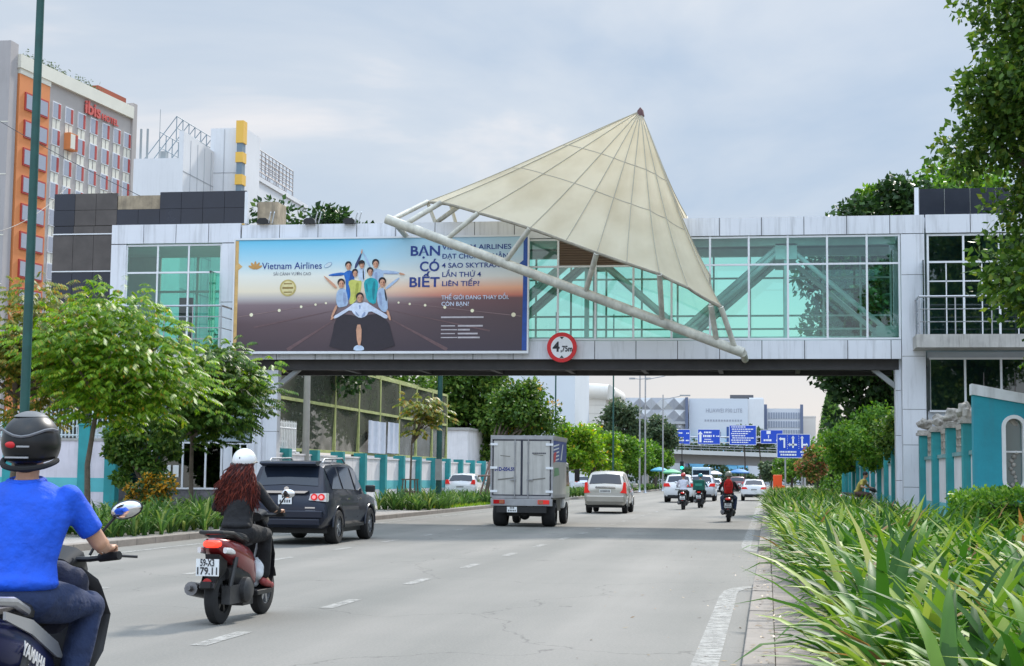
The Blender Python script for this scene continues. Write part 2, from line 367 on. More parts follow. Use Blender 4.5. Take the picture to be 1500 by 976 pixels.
# painted markings
mk = MB()
def strip(x0, x1, y0, y1): mk.poly([(x, y, .005) for x, y in rect(x0, x1, y0, y1)])
y = 9.2
while y < 215:
    strip(-4.98, -4.83, y, y+1.25); y += 4.05
y = 10.2
while y < 215:
    strip(-8.58, -8.43, y, y+1.25); y += 4.05
strip(-.62, -.40, 3, 20.6); strip(-.60, -.38, 35.6, 300); strip(-12.0, -11.85, -5, 300)
def curve_band(pts, w):
    for (a, b_) in zip(pts[:-1], pts[1:]):
        a = Vector((*a, 0)); b_ = Vector((*b_, 0)); n = (b_-a).normalized().cross(Vector((0, 0, 1)))*w/2
        mk.poly([(p.x, p.y, .006) for p in (a-n, b_-n, b_+n, a+n)])
curve_band([(-.51, 20.6), (-.49, 21.4), (-.38, 22.0), (-.2, 22.4), (-.02, 22.55)], .2)
curve_band([(-.49, 35.6), (-.46, 34.4), (-.36, 33.6), (-.2, 33.1), (-.02, 32.9)], .2)
tag(mk.build('road_markings', marking, fix=False), kind='structure')
# dry leaves and grit along the right kerb
lit = MB()
for i in range(420):
    yy = rnd.uniform(8, 34); xx = rnd.gauss(-.02, .1) if i % 4 else rnd.uniform(-2.0, .4)
    s_ = rnd.uniform(.012, .035); a = rnd.uniform(0, 6.28); zz = (.122 if xx > -.2 else .006)+.003
    d = Vector((math.cos(a), math.sin(a), rnd.uniform(0, .3)))*s_; n = Vector((-math.sin(a), math.cos(a), rnd.uniform(0, .3)))*s_*.4
    p = Vector((xx, yy, zz)); lit.poly([p-d, p+n, p+d, p-n])
tag(lit.build('dead_leaves', leafmat('dead_leaf', [(0, (.14, .07, .03)), (.5, (.25, .16, .07)), (1, (.32, .25, .14))], .1), fix=False), 'brown dead leaves and grit scattered along the right kerb', 'dead leaves', kind='stuff')
# ================================================================ THE FOOTBRIDGE
YF, YB = 50.0, 53.6
aqua = glassmat('aqua_glass', (.63, .97, .89), .06)
dark_green_glass = glassmat('dark_green_glass', (.10, .21, .19), .09)
clear_green = glassmat('clear_green_glass', (.50, .88, .74), .06)
brace_paint = mat('brace_paint', (.56, .60, .58), .5, noise=(2, .15))
louver_m = mat('louver_brown', (.16, .11, .08), .6)
ceil_m = mat('ceiling_grey', (.30, .31, .31), .8)
floor_m = mat('deck_tile', (.35, .34, .32), .6)
def panels(b, x0, x1, step, y0, y1, z0, z1, gap=.012, mi=0, jit=0):
    x = x0
    while x < x1-.05:
        e_ = min(x+step, x1); d = rnd.uniform(-jit, jit)
        b.box(x+gap, e_-gap, y0+d, y1, z0+gap, z1-gap, mi); x = e_
fb = thing('footbridge', 'long white enclosed footbridge with aqua glass walls spanning the road', 'footbridge', (-6.5, 51.8, 4.95))
b = MB(); b.box(-17.9, 4.0, YF+.08, YB-.08, 9.26, 9.74); b.build('roof', ceil_m, fb)
b = MB(); b.box(-17.9, 4.0, YF+.06, YB-.06, 5.36, 5.84); b.build('deck', floor_m, fb)
for yy0, yy1 in ((YF, YF+.06), (YB-.06, YB)):
    b = MB(); panels(b, -17.4, 4.86, 1.325, yy0, yy1, 9.2, 9.8, jit=.006); b.box(-17.4, 4.1, yy0+.02 if yy0 == YF else yy0+.005, yy1-.005 if yy0 == YF else yy1-.02, 9.21, 9.79, 1)
    b.build('roof_fascia', [panel_white, joint_dark], fb)
    b = MB(); panels(b, -17.4, 4.12, 1.325, yy0, yy1, 5.26, 5.87, jit=.006); b.box(-17.4, 4.1, yy0+.02 if yy0 == YF else yy0+.005, yy1-.005 if yy0 == YF else yy1-.02, 5.27, 5.86, 1)
    b.build('deck_fascia', [panel_white, joint_dark], fb)
mull = [-1.8+1.222*k for k in range(-13, 6)]
mull = [m_ for m_ in mull if -17.3 < m_ < 4.2]+[4.08]
for nm, y0, back in (('front', YF+.05, 0), ('back', YB-.11, 1)):
    b = MB()
    for m_ in mull: b.box(m_-.032, m_+.032, y0-.02, y0+.06, 5.88, 9.2)
    for z in ((8.28, 9.16, 5.91) if not back else (8.28, 9.16, 5.91, 7.0, 6.55)): b.box(-17.3, 4.1, y0-.012, y0+.052, z-.03, z+.03)
    b.build('window_frame', white_metal if not back else brace_paint, fb)
    g = MB()
    for m0, m1 in zip(mull[:-1], mull[1:]):
        t = rnd.uniform(-.004, .004)
        for z0, z1 in ((5.94, 8.25), (8.31, 9.13)):
            if not back and -6.8 < m0 < -4.5 and z0 > 8: continue
            g.poly([(m0+.032, y0+.02+t, z0), (m1-.032, y0+.02-t, z0), (m1-.032, y0+.02-t, z1), (m0+.032, y0+.02+t, z1)])
    g.build('window_pane', aqua, fb)
b = MB()
for m0, m1 in zip(mull[:-1], mull[1:]):
    if -6.8 < m0 < -4.5:
        for k in range(10):
            z = 8.33+k*.08; b.poly([(m0+.034, YF+.05, z), (m1-.034, YF+.05, z), (m1-.034, YF+.10, z+.07), (m0+.034, YF+.10, z+.07)])
        b.box(m0+.033, m1-.033, YF+.115, YF+.12, 8.32, 9.12)
b.build('louver', louver_m, fb)
for yy in (YF+.55, YB-.6):
    b = MB()
    b.box(-17, 4, yy-.12, yy+.12, 8.95, 9.2); b.box(-17, 4, yy-.12, yy+.12, 5.85, 6.02)
    for k in range(-3, 2):
        xt, xb, xn = .6+6.4*k, -2.6+6.4*k, 3.8+6.4*k
        for a, c in ((xt, xb), (xt, xn)):
            if min(a, c) < -17 or a > 4.2: continue
            c = min(c, 3.9); d = .16 if yy < 52 else -.16
            for o_ in ((0, .34) if c < a else (0,)): b.tube([(a-o_*.9, yy, 8.95-o_*.2), (c-o_*.9, yy, 6.0-o_*.2+.15)], .08, 10)
        if xt > -17: b.box(xt-.34, xt+.34, yy-.12, yy+.12, 8.5, 9.0); b.box(xt-.07, xt+.07, yy-.08, yy+.08, 6.0, 8.5)
        if -17 < xb: b.box(xb-.4, xb+.4, yy-.13, yy+.13, 6.0, 6.35)
    b.build('truss', brace_paint, fb)
b = MB()
b.box(-17, 4.05, YF+.28, YF+.52, 4.95, 5.36); b.box(-17, 4.05, YB-.52, YB-.28, 4.95, 5.36)
for k in range(9): b.box(-16.6+2.5*k, -16.45+2.5*k, YF+.52, YB-.52, 5.0, 5.3)
for k in range(8): b.tube([(-16.5+2.5*k, YF+.6, 5.1), (-14.0+2.5*k, YB-.6, 5.1)], .05, 6)
b.build('floor_beam', dark_steel, fb)
# white-clad piers with haunches
for x0, x1, hx in ((-16.78, -16.1, 1), (3.94, 4.12, -1)):
    b = MB(); z = .12
    for zt in (1.5, 2.9, 4.3, 5.24):
        b.box(x0, x1, YF+.30, YF+.66, z+.008, zt-.008); b.box(x0-(.95 if hx > 0 else -.25), x1-(.95 if hx > 0 else -.25), YB-.66, YB-.3, z+.008, zt-.008); z = zt
    b.box(x0+.02, x1-.02, YF+.32, YF+.64, .12, 5.2, 1)
    xe = x1 if hx > 0 else x0
    b.prism([(xe, 4.35), (xe, 4.55), (xe+hx*.50, 4.94), (xe+hx*.72, 4.94)], YF+.4, YF+.6, 2)
    b.build('pier', [panel_white, joint_dark, ceil_m], fb)

# ---------------------------------------------------------------- towers
def railing(name, parent, path, z0, ztop, m, n_mid=3, posts=1.0):
    b = MB()
    for p, q in zip(path[:-1], path[1:]):
        p = Vector(p); q = Vector(q); L_ = (q-p).length; k = max(1, round(L_/posts))
        b.tube([(p.x, p.y, ztop), (q.x, q.y, ztop)], .034, 8)
        for j in range(1, n_mid+1):
            z = z0+(ztop-z0)*j/(n_mid+1); b.tube([(p.x, p.y, z), (q.x, q.y, z)], .016, 6)
        for j in range(k+1):
            r = p.lerp(q, j/k); b.tube([(r.x, r.y, z0), (r.x, r.y, ztop)], .022, 6)
    return b.build(name, m, parent)

lt = thing('stair_tower', 'left stair tower of footbridge with black cladding and railed balcony', 'stair tower', (-20.5, 52, .11), group='stair towers at the ends of the footbridge')
b = MB()
panels(b, -22.0, -17.42, 1.15, YF-.02, YF+.1, 9.2, 9.87, jit=.005)
for z0, z1 in ((5.5, 7.2), (7.2, 9.19)):
    b.box(-21.99, -21.46, YF-.02, YF+.1, z0+.01, z1-.01); b.box(-18.06, -17.44, YF-.02, YF+.1, z0+.01, z1-.01)
b.box(-21.98, -21.5, YF+.02, YF+.12, 5.5, 9.85, 1); b.box(-18.05, -17.46, YF+.02, YF+.12, 5.5, 9.85, 1); b.box(-21.98, -17.5, YF+.02, YF+.12, 9.25, 9.85, 1)
b.box(-21.9, -17.45, YF+.0, YF+.1, 4.2, 5.1)
b.build('cladding', [panel_white, joint_dark], lt)
b = MB()
cols = [(.022, .025, .04), (.03, .034, .05), (.07, .06, .055), (.10, .085, .07)]
for r_, (z0, z1) in enumerate(((9.88, 10.42), (10.42, 11.0))):
    for k in range(9):
        x0 = -24.2+k*.765
        if r_ == 1 and 3 <= k <= 4: continue
        mi = 1 if ((r_ == 0 and 1 <= k <= 2) or (r_ == 1 and k in (1, 2))) else 0
        b.box(x0+.006, x0+.759, YF+.15, YF+.25, z0+.006, z1-.006, mi)
for z0, z1 in ((3.2, 5.2), (5.2, 6.7), (6.7, 8.28), (8.33, 9.55), (9.55, 9.87)):
    for k in range(3): b.box(-24.2+k*.74+.006, -24.2+k*.74+.734, YF+.15, YF+.25, z0+.006, z1-.006, 1 if (z0 > 8.3 and k < 3 and z0 < 9) or (z0 > 9.5 and k > 0) else 0)
b.box(-24.2, -22.01, YF+.13, YF+.2, 8.285, 8.325, 2); b.box(-24.2, -22.01, YF+.13, YF+.2, 9.57, 9.61, 2)
b.box(-24.19, -17.4, YF+.2, YF+.3, 9.9, 10.9, 3); b.box(-24.19, -22.02, YF+.22, YF+.3, 3.2, 9.9, 3)
stained = mat('stained_plaster', (.42, .34, .24), .9, noise=(1.8, .5), streak=.8)
b.box(-21.9, -20.38, YF+.19, YF+.24, 10.43, 10.9, 4)
b.box(-17.36, -17.25, YF+.12, YF+.3, 9.87, 10.95, 2)
b.build('black_cladding', [black_clad, mat('brown_clad', (.085, .072, .066), .35, noise=(1.5, .35)), white_metal, joint_dark, stained], lt)
b = MB(); b.box(-24.1, -17.3, YF+.3, YB+.5, 9.3, 9.86); b.box(-24.1, -23.9, YF+.3, YB+.5, .1, 10.8); b.box(-24.1, -17.5, YB+.3, YB+.5, .1, 5.6); b.box(-24.1, -21.9, YB+.3, YB+.5, 5.6, 9.3); b.box(-23.9, -17.5, YF+.25, YB+.3, 5.3, 5.5)
b.build('wall', mat('tower_wall', (.72, .74, .72), .8, noise=(1, .1)), lt)
b = MB(); b.box(-17.2, -16.5, 51.0, 52.0, 9.8, 10.75); b.build('roof_vent', stained, lt)
wf = MB()
for x_ in (-21.44, -20.34, -19.24, -18.10): wf.box(x_-.03, x_+.03, YF+.03, YF+.1, 5.5, 9.18)
for z in (5.55, 8.22, 9.15): wf.box(-21.44, -18.10, YF+.035, YF+.095, z-.03, z+.03)
wf_o = wf.build('window', white_metal, lt)
g = MB(); tilt = rnd.uniform
for x0, x1 in ((-21.44, -20.34), (-20.34, -19.24), (-19.24, -18.10)):
    for z0, z1 in ((5.58, 8.19), (8.25, 9.12)): g.poly([(x0+.03, YF+.06, z0), (x1-.03, YF+.068, z0), (x1-.03, YF+.068, z1), (x0+.03, YF+.06, z1)])
g.build('pane', clear_green, wf_o)
wr_ = MB()  # rear glazing added so daylight passes through and brightens the tower interior
for x_ in (-21.85, -20.4, -19.0, -17.55): wr_.box(x_-.04, x_+.04, YB+.35, YB+.45, 5.6, 9.3)
wr_.box(-21.85, -17.55, YB+.36, YB+.44, 8.0, 8.08); wr_ = wr_.build('window', white_metal, lt); g = MB(); g.box(-21.8, -17.6, YB+.395, YB+.405, 5.6, 9.3); g.build('pane', aqua, wr_)
b = MB(); b.box(-21.0, -20.5, YB+.2, YB+.28, 5.5, 7.8); b.build('doorway', mat('door_dark', (.012, .02, .018), .6), lt)
b = MB(); b.box(-18.3, -18.26, YF-.5, YF+.03, 5.56, 8.2); b.build('open_casement', clear_green, lt)
b = MB(); b.box(-21.6, -17.5, 48.7, YF-.03, 5.12, 5.5); bal = b.build('balcony', mat('balcony_white', (.66, .65, .63), .7, noise=(1.5, .15), streak=.5), lt)
railing('railing', bal, [(-21.5, YF-.05), (-21.5, 48.8), (-17.6, 48.8), (-17.6, YF-.05)], 5.5, 6.95, steel)
# ground floor of the tower: grey office front
b = MB(); b.box(-21.8, -17.9, YF+.2, YF+.35, .1, .95); b.box(-21.8, -17.0, YF+.2, YF+.3, 2.55, 4.2, 1); b.box(-17.9, -16.9, YF+.2, YF+.33, .1, 2.5, 2)
b.box(-16.9, -16.6, YF+.18, YF+.33, .1, 4.2, 2); b.box(-23.2, -22.3, YF+.4, YF+.5, .8, 3.0, 3)
b.build('office_front', [mat('grey_stone', (.16, .15, .16), .7, noise=(9, .5)), mat('grey_panel', (.30, .36, .39), .5, noise=(.6, .15)), panel_white, white_metal], lt)
wf = MB()
for x_ in (-21.4, -20.4, -19.3, -18.5, -17.95): wf.box(x_-.03, x_+.03, YF+.16, YF+.24, .95, 2.55)
for z in (.98, 2.5): wf.box(-21.4, -17.95, YF+.165, YF+.235, z-.03, z+.03)
for x_ in (-17.6, -17.3, -17.05): wf.box(x_-.025, x_+.025, YF+.14, YF+.2, .5, 2.45)
w2 = wf.build('window', white_metal, lt)
g = MB(); g.box(-21.4, -17.95, YF+.195, YF+.205, .98, 2.5); g.box(-17.6, -17.05, YF+.168, YF+.174, .5, 2.45); g.build('pane', glassmat('office_glass', (.18, .25, .22), .08), w2)
b = MB(); b.box(-21.8, -17, YF+.9, YF+1.0, .1, 4.2); b.build('back_panel', mat('office_inner', (.22, .24, .23), .8, noise=(.7, .4)), lt)
b = MB()
for x_ in (-19.9, -19.62): b.box(x_, x_+.2, YF+.15, YF+.16, 1.35, 1.75)
b.build('paper_notice', mat('paper', (.8, .8, .78), .7), lt)

rt = thing('stair_tower', 'right stair tower of footbridge with dark glazing and concrete balcony', 'stair tower', (8, 52, .11), group='stair towers at the ends of the footbridge')
b = MB()
panels(b, 4.88, 12.2, 1.36, YF-.02, YF+.1, 9.2, 9.8, jit=.005)
z = .12
for zt in (1.3, 2.6, 3.7, 5.35, 7.9, 9.19): b.box(4.13, 4.84, YF-.03, YF+.3, z+.008, zt-.008); z = zt
b.box(4.15, 4.82, YF-.01, YF+.28, .12, 9.19, 1); b.box(4.9, 12.2, YF+.02, YF+.12, 9.22, 9.78, 1)
b.build('cladding', [panel_white, joint_dark], rt)
b = MB(); b.box(4.9, 12.2, YF+.12, YF+.3, 2.8, 3.64); b.box(4.9, 12.2, YF+.12, YF+.3, .1, 2.8); b.box(4.9, 12.2, YF+.1, YF+.3, 5.3, 5.5)
b.box(4.2, 12.2, YB+.4, YB+.6, .1, 9.4); b.box(12.0, 12.2, YF+.3, YB+.4, .1, 9.4); b.box(4.2, 12.2, YF+.3, YB+.6, 9.4, 9.75); b.box(4.9, 12.0, YF+.3, YB+.4, 5.3, 5.48)
b.build('wall', mat('tower_wall_grey', (.45, .48, .52), .7, noise=(1, .1)), rt)
b = MB(); b.box(4.72, 4.84, 51.6, 51.8, 9.8, 10.95, 1)
for k in range(6): b.box(4.86+k*.8, 5.64+k*.8, 51.6, 51.75, 9.82, 10.9)
b.build('black_cladding', [black_clad, panel_white], rt)
wf = MB(); xs = [4.95+1.075*k for k in range(7)]
for x_ in xs: wf.box(x_-.032, x_+.032, YF+.03, YF+.11, 5.9, 9.18); wf.box(x_-.032+(.07 if x_ == xs[0] else 0), x_+.032, YF+.03, YF+.11, 3.62, 5.3)
for z in (5.92, 8.3, 9.15, 3.65, 5.28): wf.box(4.95, xs[-1], YF+.035, YF+.105, z-.03, z+.03)
for x_ in [xs[0]+.55+1.075*k for k in range(6)]: wf.box(x_-.018, x_+.018, YF+.06, YF+.1, 5.9, 8.3)
wf.box(4.95, xs[-1], YF+.06, YF+.1, 7.68, 7.72)
w3 = wf.build('window', white_metal, rt)
g = MB()
for x0, x1 in zip(xs[:-1], xs[1:]):
    for z0, z1 in ((3.68, 5.25), (5.95, 8.27), (8.33, 9.12)):
        t = rnd.uniform(-.01, .01); g.poly([(x0+.03, YF+.075+t, z0), (x1-.03, YF+.075, z0), (x1-.03, YF+.075, z1), (x0+.03, YF+.075+t, z1)])
g.build('pane', dark_green_glass, w3)
b = MB(); b.box(4.72, 4.76, YF-.62, YF-.03, 5.98, 8.28); b.build('open_casement', glassmat('blue_casement', (.35, .5, .58), .25), rt)
b = MB(); b.box(4.45, 12.2, 48.7, YF-.04, 5.52, 5.92); bal = b.build('balcony', mat('balcony_grey', (.48, .46, .43), .85, noise=(1.2, .3), streak=.9), rt)
railing('railing', bal, [(4.55, YF-.08), (4.55, 48.8), (12, 48.8)], 5.92, 7.08, steel, 2, 1.05)

# ---------------------------------------------------------------- the conical canopy
cream = bpy.data.materials.new('cream_membrane'); cream.use_nodes = True
def membrane(m):
    t = m.node_tree; N = t.nodes.new; L = t.links.new; b = t.nodes['Principled BSDF']; out = t.nodes['Material Output']
    co = N('ShaderNodeTexCoord'); n = N('ShaderNodeTexNoise'); n.inputs['Scale'].default_value = .9; n.inputs['Detail'].default_value = 8; L(co.outputs['Object'], n.inputs['Vector'])
    r = N('ShaderNodeValToRGB'); r.color_ramp.elements[0].position = .28; r.color_ramp.elements[0].color = (.71, .615, .435, 1); r.color_ramp.elements[1].position = .62; r.color_ramp.elements[1].color = (.85, .76, .575, 1); L(n.outputs['Fac'], r.inputs[0])
    L(r.outputs[0], b.inputs['Base Color']); b.inputs['Roughness'].default_value = .6
    tr = N('ShaderNodeBsdfTranslucent'); L(r.outputs[0], tr.inputs[0]); mx = N('ShaderNodeMixShader'); mx.inputs[0].default_value = .55; L(b.outputs[0], mx.inputs[1]); L(tr.outputs[0], mx.inputs[2]); L(mx.outputs[0], out.inputs['Surface'])
membrane(cream)
tube_paint = mat('cream_tube', (.56, .54, .46), .5, noise=(3, .35), streak=.5)
apex = at(938, 163, 50.6)
rim = [at(1056, 450, 47.3), at(1008, 422, 47.0), at(966, 402, 46.9), at(918, 386, 46.9), at(874, 371, 47.0), at(828, 354, 47.2), at(776, 335, 47.5), at(700, 312, 48.2), at(646, 297, 48.9),
       at(626, 296, 50.2), at(660, 300, 52.2), at(760, 310, 54.2), at(880, 314, 55.2), at(960, 316, 55.0), at(1006, 318, 53.8), at(1018, 350, 51.2), at(1040, 405, 49.0)]
cn = thing('tensile_canopy', 'cream cone shaped fabric canopy rising over the footbridge roof', 'canopy', apex-Vector((0, 0, apex.z-9.8)))
n = len(rim); b = MB(); NS = 8; rows = []
cen = sum(rim, Vector())/n
for i in range(n):
    a, c = rim[i], rim[(i+1) % n]
    for j in range(4):
        t = j/4; p = a.lerp(c, t); sag = 4*t*(1-t)
        p = p.lerp(cen, .018*sag)
        row = []
        for k in range(NS+1):
            u = k/NS; q = p.lerp(apex, u); ax = Vector((apex.x*u+cen.x*(1-u), apex.y*u+cen.y*(1-u), q.z))
            q = q.lerp(ax, (.05*4*u*(1-u) + .025*sag*math.sin(PI*min(1, u+.15)))); row.append(q)
        rows.append(row)
N_ = len(rows); vs = [p for r in rows for p in r]
b.add(vs, [(i*(NS+1)+k, ((i+1) % N_)*(NS+1)+k, ((i+1) % N_)*(NS+1)+k+1, i*(NS+1)+k+1) for i in range(N_) for k in range(NS)], 0, True)
b.build('membrane', cream, cn, sharp=0)
seam_m = mat('seam', (.36, .33, .25), .7)
b = MB()
for i in range(n):
    b.tube([p + (p-cen).normalized()*.012 for p in rows[i*4]], .015, 5)
b.build('rib_seam', seam_m, cn)
for u_, m_ in ((3, seam_m), (5, seam_m)):
    b = MB(); b.tube([rows[i % N_][u_] for i in range(N_+1)], .016, 4, cap=False); b.build('ring_seam', mat('seam_pale', (.38, .34, .26), .7), cn)
b = MB(); b.tube([rows[i % N_][0] for i in range(N_+1)], .045, 6, cap=False); b.build('rim_edge', mat('rim_dark', (.28, .25, .19), .7, noise=(3, .4)), cn)
b = MB(); b.tube([apex-Vector((0, 0, .18)), apex+Vector((0, 0, .02)), apex+Vector((0, 0, .12))], [.14, .10, .02], 8); b.build('apex_cap', mat('maroon_cap', (.09, .03, .03), .6), cn)
t0, t1 = at(566, 321, 48.3), at(1089, 517, 47.9)
b = MB(); b.tube([t0, t1], .155, 16); beam = b.build('beam', tube_paint, cn)
b = MB(); b.tube([t1-Vector((0, .1, .02)), t1+Vector((.02, 2.1, -.05))], .11, 10); b.build('anchor', tube_paint, cn); b = MB(); b.tube([t0+Vector((.25, 0, -.1)), t0+Vector((.3, 1.75, -.35))], .09, 8); b.build('anchor', tube_paint, cn)
def onbeam(px_): return t0.lerp(t1, (px_-566)/(1089-566))
for p, q, r_ in ((rim[7]+Vector((0, 0, -.02)), 655, .085), (rim[6], 745, .08), (rim[4], 864, .085), (rim[2], 975, .085), (rim[0]+Vector((-.3, 0, .04)), 1052, .085), (rim[0], 1078, .085), (rim[8], 592, .085), (rim[9], 572, .085)):
    b = MB(); b.tube([p, onbeam(q)], r_, 10); b.build('strut', tube_paint, cn)
for i in (9, 10, 11, 12): b = MB(); b.tube([rim[i], Vector((rim[i].x+.3, min(rim[i].y, 53.2), 9.75))], .06, 8); b.build('roof_post', tube_paint, cn)
b = MB()
b.tube([rim[8]+Vector((.5, .6, 0)), Vector((-11.0, 50.5, 9.75))], .08, 8)
b.build('roof_post', tube_paint, cn)

# ---------------------------------------------------------------- billboard on the bridge
bb = thing('billboard', 'wide airline billboard of a uniformed crew forming a star on a runway', 'billboard', (-12.57, 49.8, 5.5))
XL, XR, ZB, ZT = -17.50, -7.64, 5.52, 9.24; YP = 49.74
def bbm():
    m = bpy.data.materials.new('billboard_print'); m.use_nodes = True; t = m.node_tree; N = t.nodes.new; L = t.links.new; b = t.nodes['Principled BSDF']; b.inputs['Roughness'].default_value = .5
    co = N('ShaderNodeTexCoord'); s = N('ShaderNodeSeparateXYZ'); L(co.outputs['Object'], s.inputs[0])
    mr = N('ShaderNodeMapRange'); mr.inputs['From Min'].default_value = 0; mr.inputs['From Max'].default_value = ZT-ZB; L(s.outputs['Z'], mr.inputs['Value'])
    def ramp(els):
        r = N('ShaderNodeValToRGB')
        while len(r.color_ramp.elements) < len(els): r.color_ramp.elements.new(.5)
        for i, (p, c) in enumerate(els): r.color_ramp.elements[i].position = p; r.color_ramp.elements[i].color = (*S(*c), 1)
        L(mr.outputs[0], r.inputs[0]); return r.outputs[0]
    left = ramp([(0, (74, 60, 66)), (.25, (96, 76, 80)), (.42, (132, 112, 116)), (.48, (190, 182, 178)), (.54, (236, 222, 196)), (.68, (232, 232, 222)), (.82, (172, 214, 230)), (1, (104, 194, 228))])
    right = ramp([(0, (66, 56, 66)), (.3, (88, 70, 74)), (.47, (116, 82, 84)), (.495, (205, 120, 100)), (.56, (240, 176, 140)), (.66, (226, 222, 214)), (.85, (190, 214, 226)), (1, (176, 208, 226))])
    mx_ = N('ShaderNodeMapRange'); mx_.inputs['From Min'].default_value = -2.0; mx_.inputs['From Max'].default_value = 3.2; mx_.interpolation_type = 'SMOOTHSTEP'; L(s.outputs['X'], mx_.inputs['Value'])
    n = N('ShaderNodeTexNoise'); n.inputs['Scale'].default_value = 2; n.inputs['Detail'].default_value = 6; mp = N('ShaderNodeMapping'); mp.inputs['Scale'].default_value = (.35, 1, 5); L(co.outputs['Object'], mp.inputs[0]); L(mp.outputs[0], n.inputs['Vector'])
    mi = N('ShaderNodeMix'); mi.data_type = 'RGBA'; L(mx_.outputs[0], mi.inputs['Factor']); L(left, mi.inputs['A']); L(right, mi.inputs['B'])
    m2 = N('ShaderNodeMix'); m2.data_type = 'RGBA'; m2.blend_type = 'OVERLAY'; m2.inputs['Factor'].default_value = .35; L(mi.outputs['Result'], m2.inputs['A']); L(n.outputs['Color'], m2.inputs['B'])
    hs = N('ShaderNodeHueSaturation'); hs.inputs['Saturation'].default_value = .95; L(m2.outputs['Result'], hs.inputs['Color'])
    L(mi.outputs['Result'], b.inputs['Base Color']); return m
b = MB(); b.box(XL, XR, YP, YP+.1, ZB, ZT); b.build('panel', bbm(), bb)
b = MB(); b.box(XL-.05, XR+.05, YP-.03, YP+.12, ZT, ZT+.06); b.box(XL-.05, XR+.05, YP-.03, YP+.12, ZB-.08, ZB); b.box(XR, XR+.05, YP-.03, YP+.12, ZB, ZT); b.box(XL-.05, XL, YP-.03, YP+.12, ZB, ZT); b.build('frame', white_metal, bb)
def BX(px): return XL+(px-350)/(772-350)*(XR-XL)
def BZ(py): return ZT-(py-355)/(514-355)*(ZT-ZB)
def flat(name, shapes, m, d=.004):
    b = MB()
    for s_ in shapes: b.prism([(BX(x_), BZ(y_)) for x_, y_ in s_], YP-d-.0018-.0003*shapes.index(s_), YP-d)
    return b.build(name, m, bb)
pm = lambda n_, c, r_=.55: mat(n_, S(*c), r_, noise=(7, .22))
navy = pm('print_navy', (38, 64, 140))
flat('gold_edge', [[(350, 356), (355, 356), (355, 388), (361, 393), (355, 398), (355, 513), (350, 513)]], pm('print_gold', (214, 174, 110)))
flat('blue_edge', [[(772, 356), (766, 356), (766, 388), (760, 393), (766, 399), (765, 513), (772, 513)]], pm('print_blue', (44, 84, 164)))
def ell(cx, cy, rx, ry, n=16, a=0): return [(cx+rx*math.cos(2*PI*i/n)*math.cos(a)-ry*math.sin(2*PI*i/n)*math.sin(a), cy+rx*math.cos(2*PI*i/n)*math.sin(a)+ry*math.sin(2*PI*i/n)*math.cos(a)) for i in range(n)]
def bar(x0, y0, x1, y1, w0, w1):
    dx, dy = x1-x0, y1-y0; l = math.hypot(dx, dy); nx, ny = -dy/l, dx/l
    return [(x0+nx*w0, y0+ny*w0), (x1+nx*w1, y1+ny*w1), (x1-nx*w1, y1-ny*w1), (x0-nx*w0, y0-ny*w0)]
# runway streaks and lamps
flat('runway_streaks', [bar(515, 459, 430, 512, .2, 2.5), bar(560, 459, 660, 512, .2, 2.5), bar(500, 456, 380, 480, .2, 1.2), bar(575, 456, 720, 486, .2, 1.2)], pm('print_streak', (112, 86, 88)))
lamps_ = [(376, 462), (417, 456), (449, 451), (470, 448), (485, 446), (590, 446), (606, 448), (628, 450), (656, 453), (695, 458), (753, 464)]
flat('runway_lamps', [ell(x_, y_, 1.0+abs(x_-540)*.010, 1.0+abs(x_-540)*.010, 10) for x_, y_ in lamps_], pm('print_lamp', (255, 240, 205)), .005)
flat('lamp_line', [bar(356, 465, 485, 446, .4, .2), bar(590, 446, 764, 466, .2, .4)], pm('print_lampline', (150, 124, 122)), .004)
# the crew
sk = pm('print_skin', (214, 160, 130)); hr = pm('print_hair', (34, 26, 28)); sh = pm('print_shirt', (200, 216, 238)); bl_ = pm('print_bluedress', (36, 110, 196)); ye = pm('print_yellow', (206, 206, 104)); te = pm('print_teal', (30, 168, 178)); dk = pm('print_dark', (50, 42, 50)); wh = pm('print_white', (214, 222, 240))
def ZP(pts): return [(470+x_/6.1, 360+y_/6.1) for x_, y_ in pts]
def chai(p, k=2):
    for _ in range(k): p = [q for i in range(len(p)) for q in ((p[i][0]*.75+p[(i+1) % len(p)][0]*.25, p[i][1]*.75+p[(i+1) % len(p)][1]*.25), (p[i][0]*.25+p[(i+1) % len(p)][0]*.75, p[i][1]*.25+p[(i+1) % len(p)][1]*.75))]
    return p
def zbar(x0, y0, x1, y1, w0, w1): return [(a_, c_) for a_, c_ in bar(x0, y0, x1, y1, w0, w1)]
def art(nm, m, d, *shapes): flat(nm, [ZP(chai(q, 1)) for q in shapes], m, d)
lbl = pm('print_lightblue', (172, 194, 222)); shd = pm('print_shade', (150, 166, 200)); bsh = pm('print_blueshade', (26, 80, 160)); ysh = pm('print_yellowshade', (170, 172, 74)); tsh = pm('print_tealshade', (18, 130, 144)); sksh = pm('print_skinshade', (176, 120, 96))
art('crew_back', bl_, .006, [(240, 268), (285, 240), (325, 252), (345, 300), (318, 400), (300, 500), (268, 500), (266, 340)], zbar(255, 272, 112, 284, 17, 9))
art('crew_shade', bsh, .008, [(296, 262), (330, 262), (340, 305), (310, 410), (296, 480)], zbar(240, 282, 130, 289, 6, 4))
art('crew_captain', pm('print_captain', (52, 66, 110)), .007, zbar(345, 225, 398, 95, 15, 7)); art('crew_captain', sh, .008, [(362, 232), (400, 222), (436, 232), (432, 330), (400, 345), (380, 330)])
art('crew_tie', hr, .010, [(410, 236), (420, 236), (427, 320), (416, 330)])
art('crew_back', lbl, .009, [(480, 250), (525, 232), (572, 238), (604, 262), (566, 400), (520, 410), (505, 330)], zbar(580, 258, 735, 270, 18, 9), zbar(476, 215, 414, 92, 10, 6))
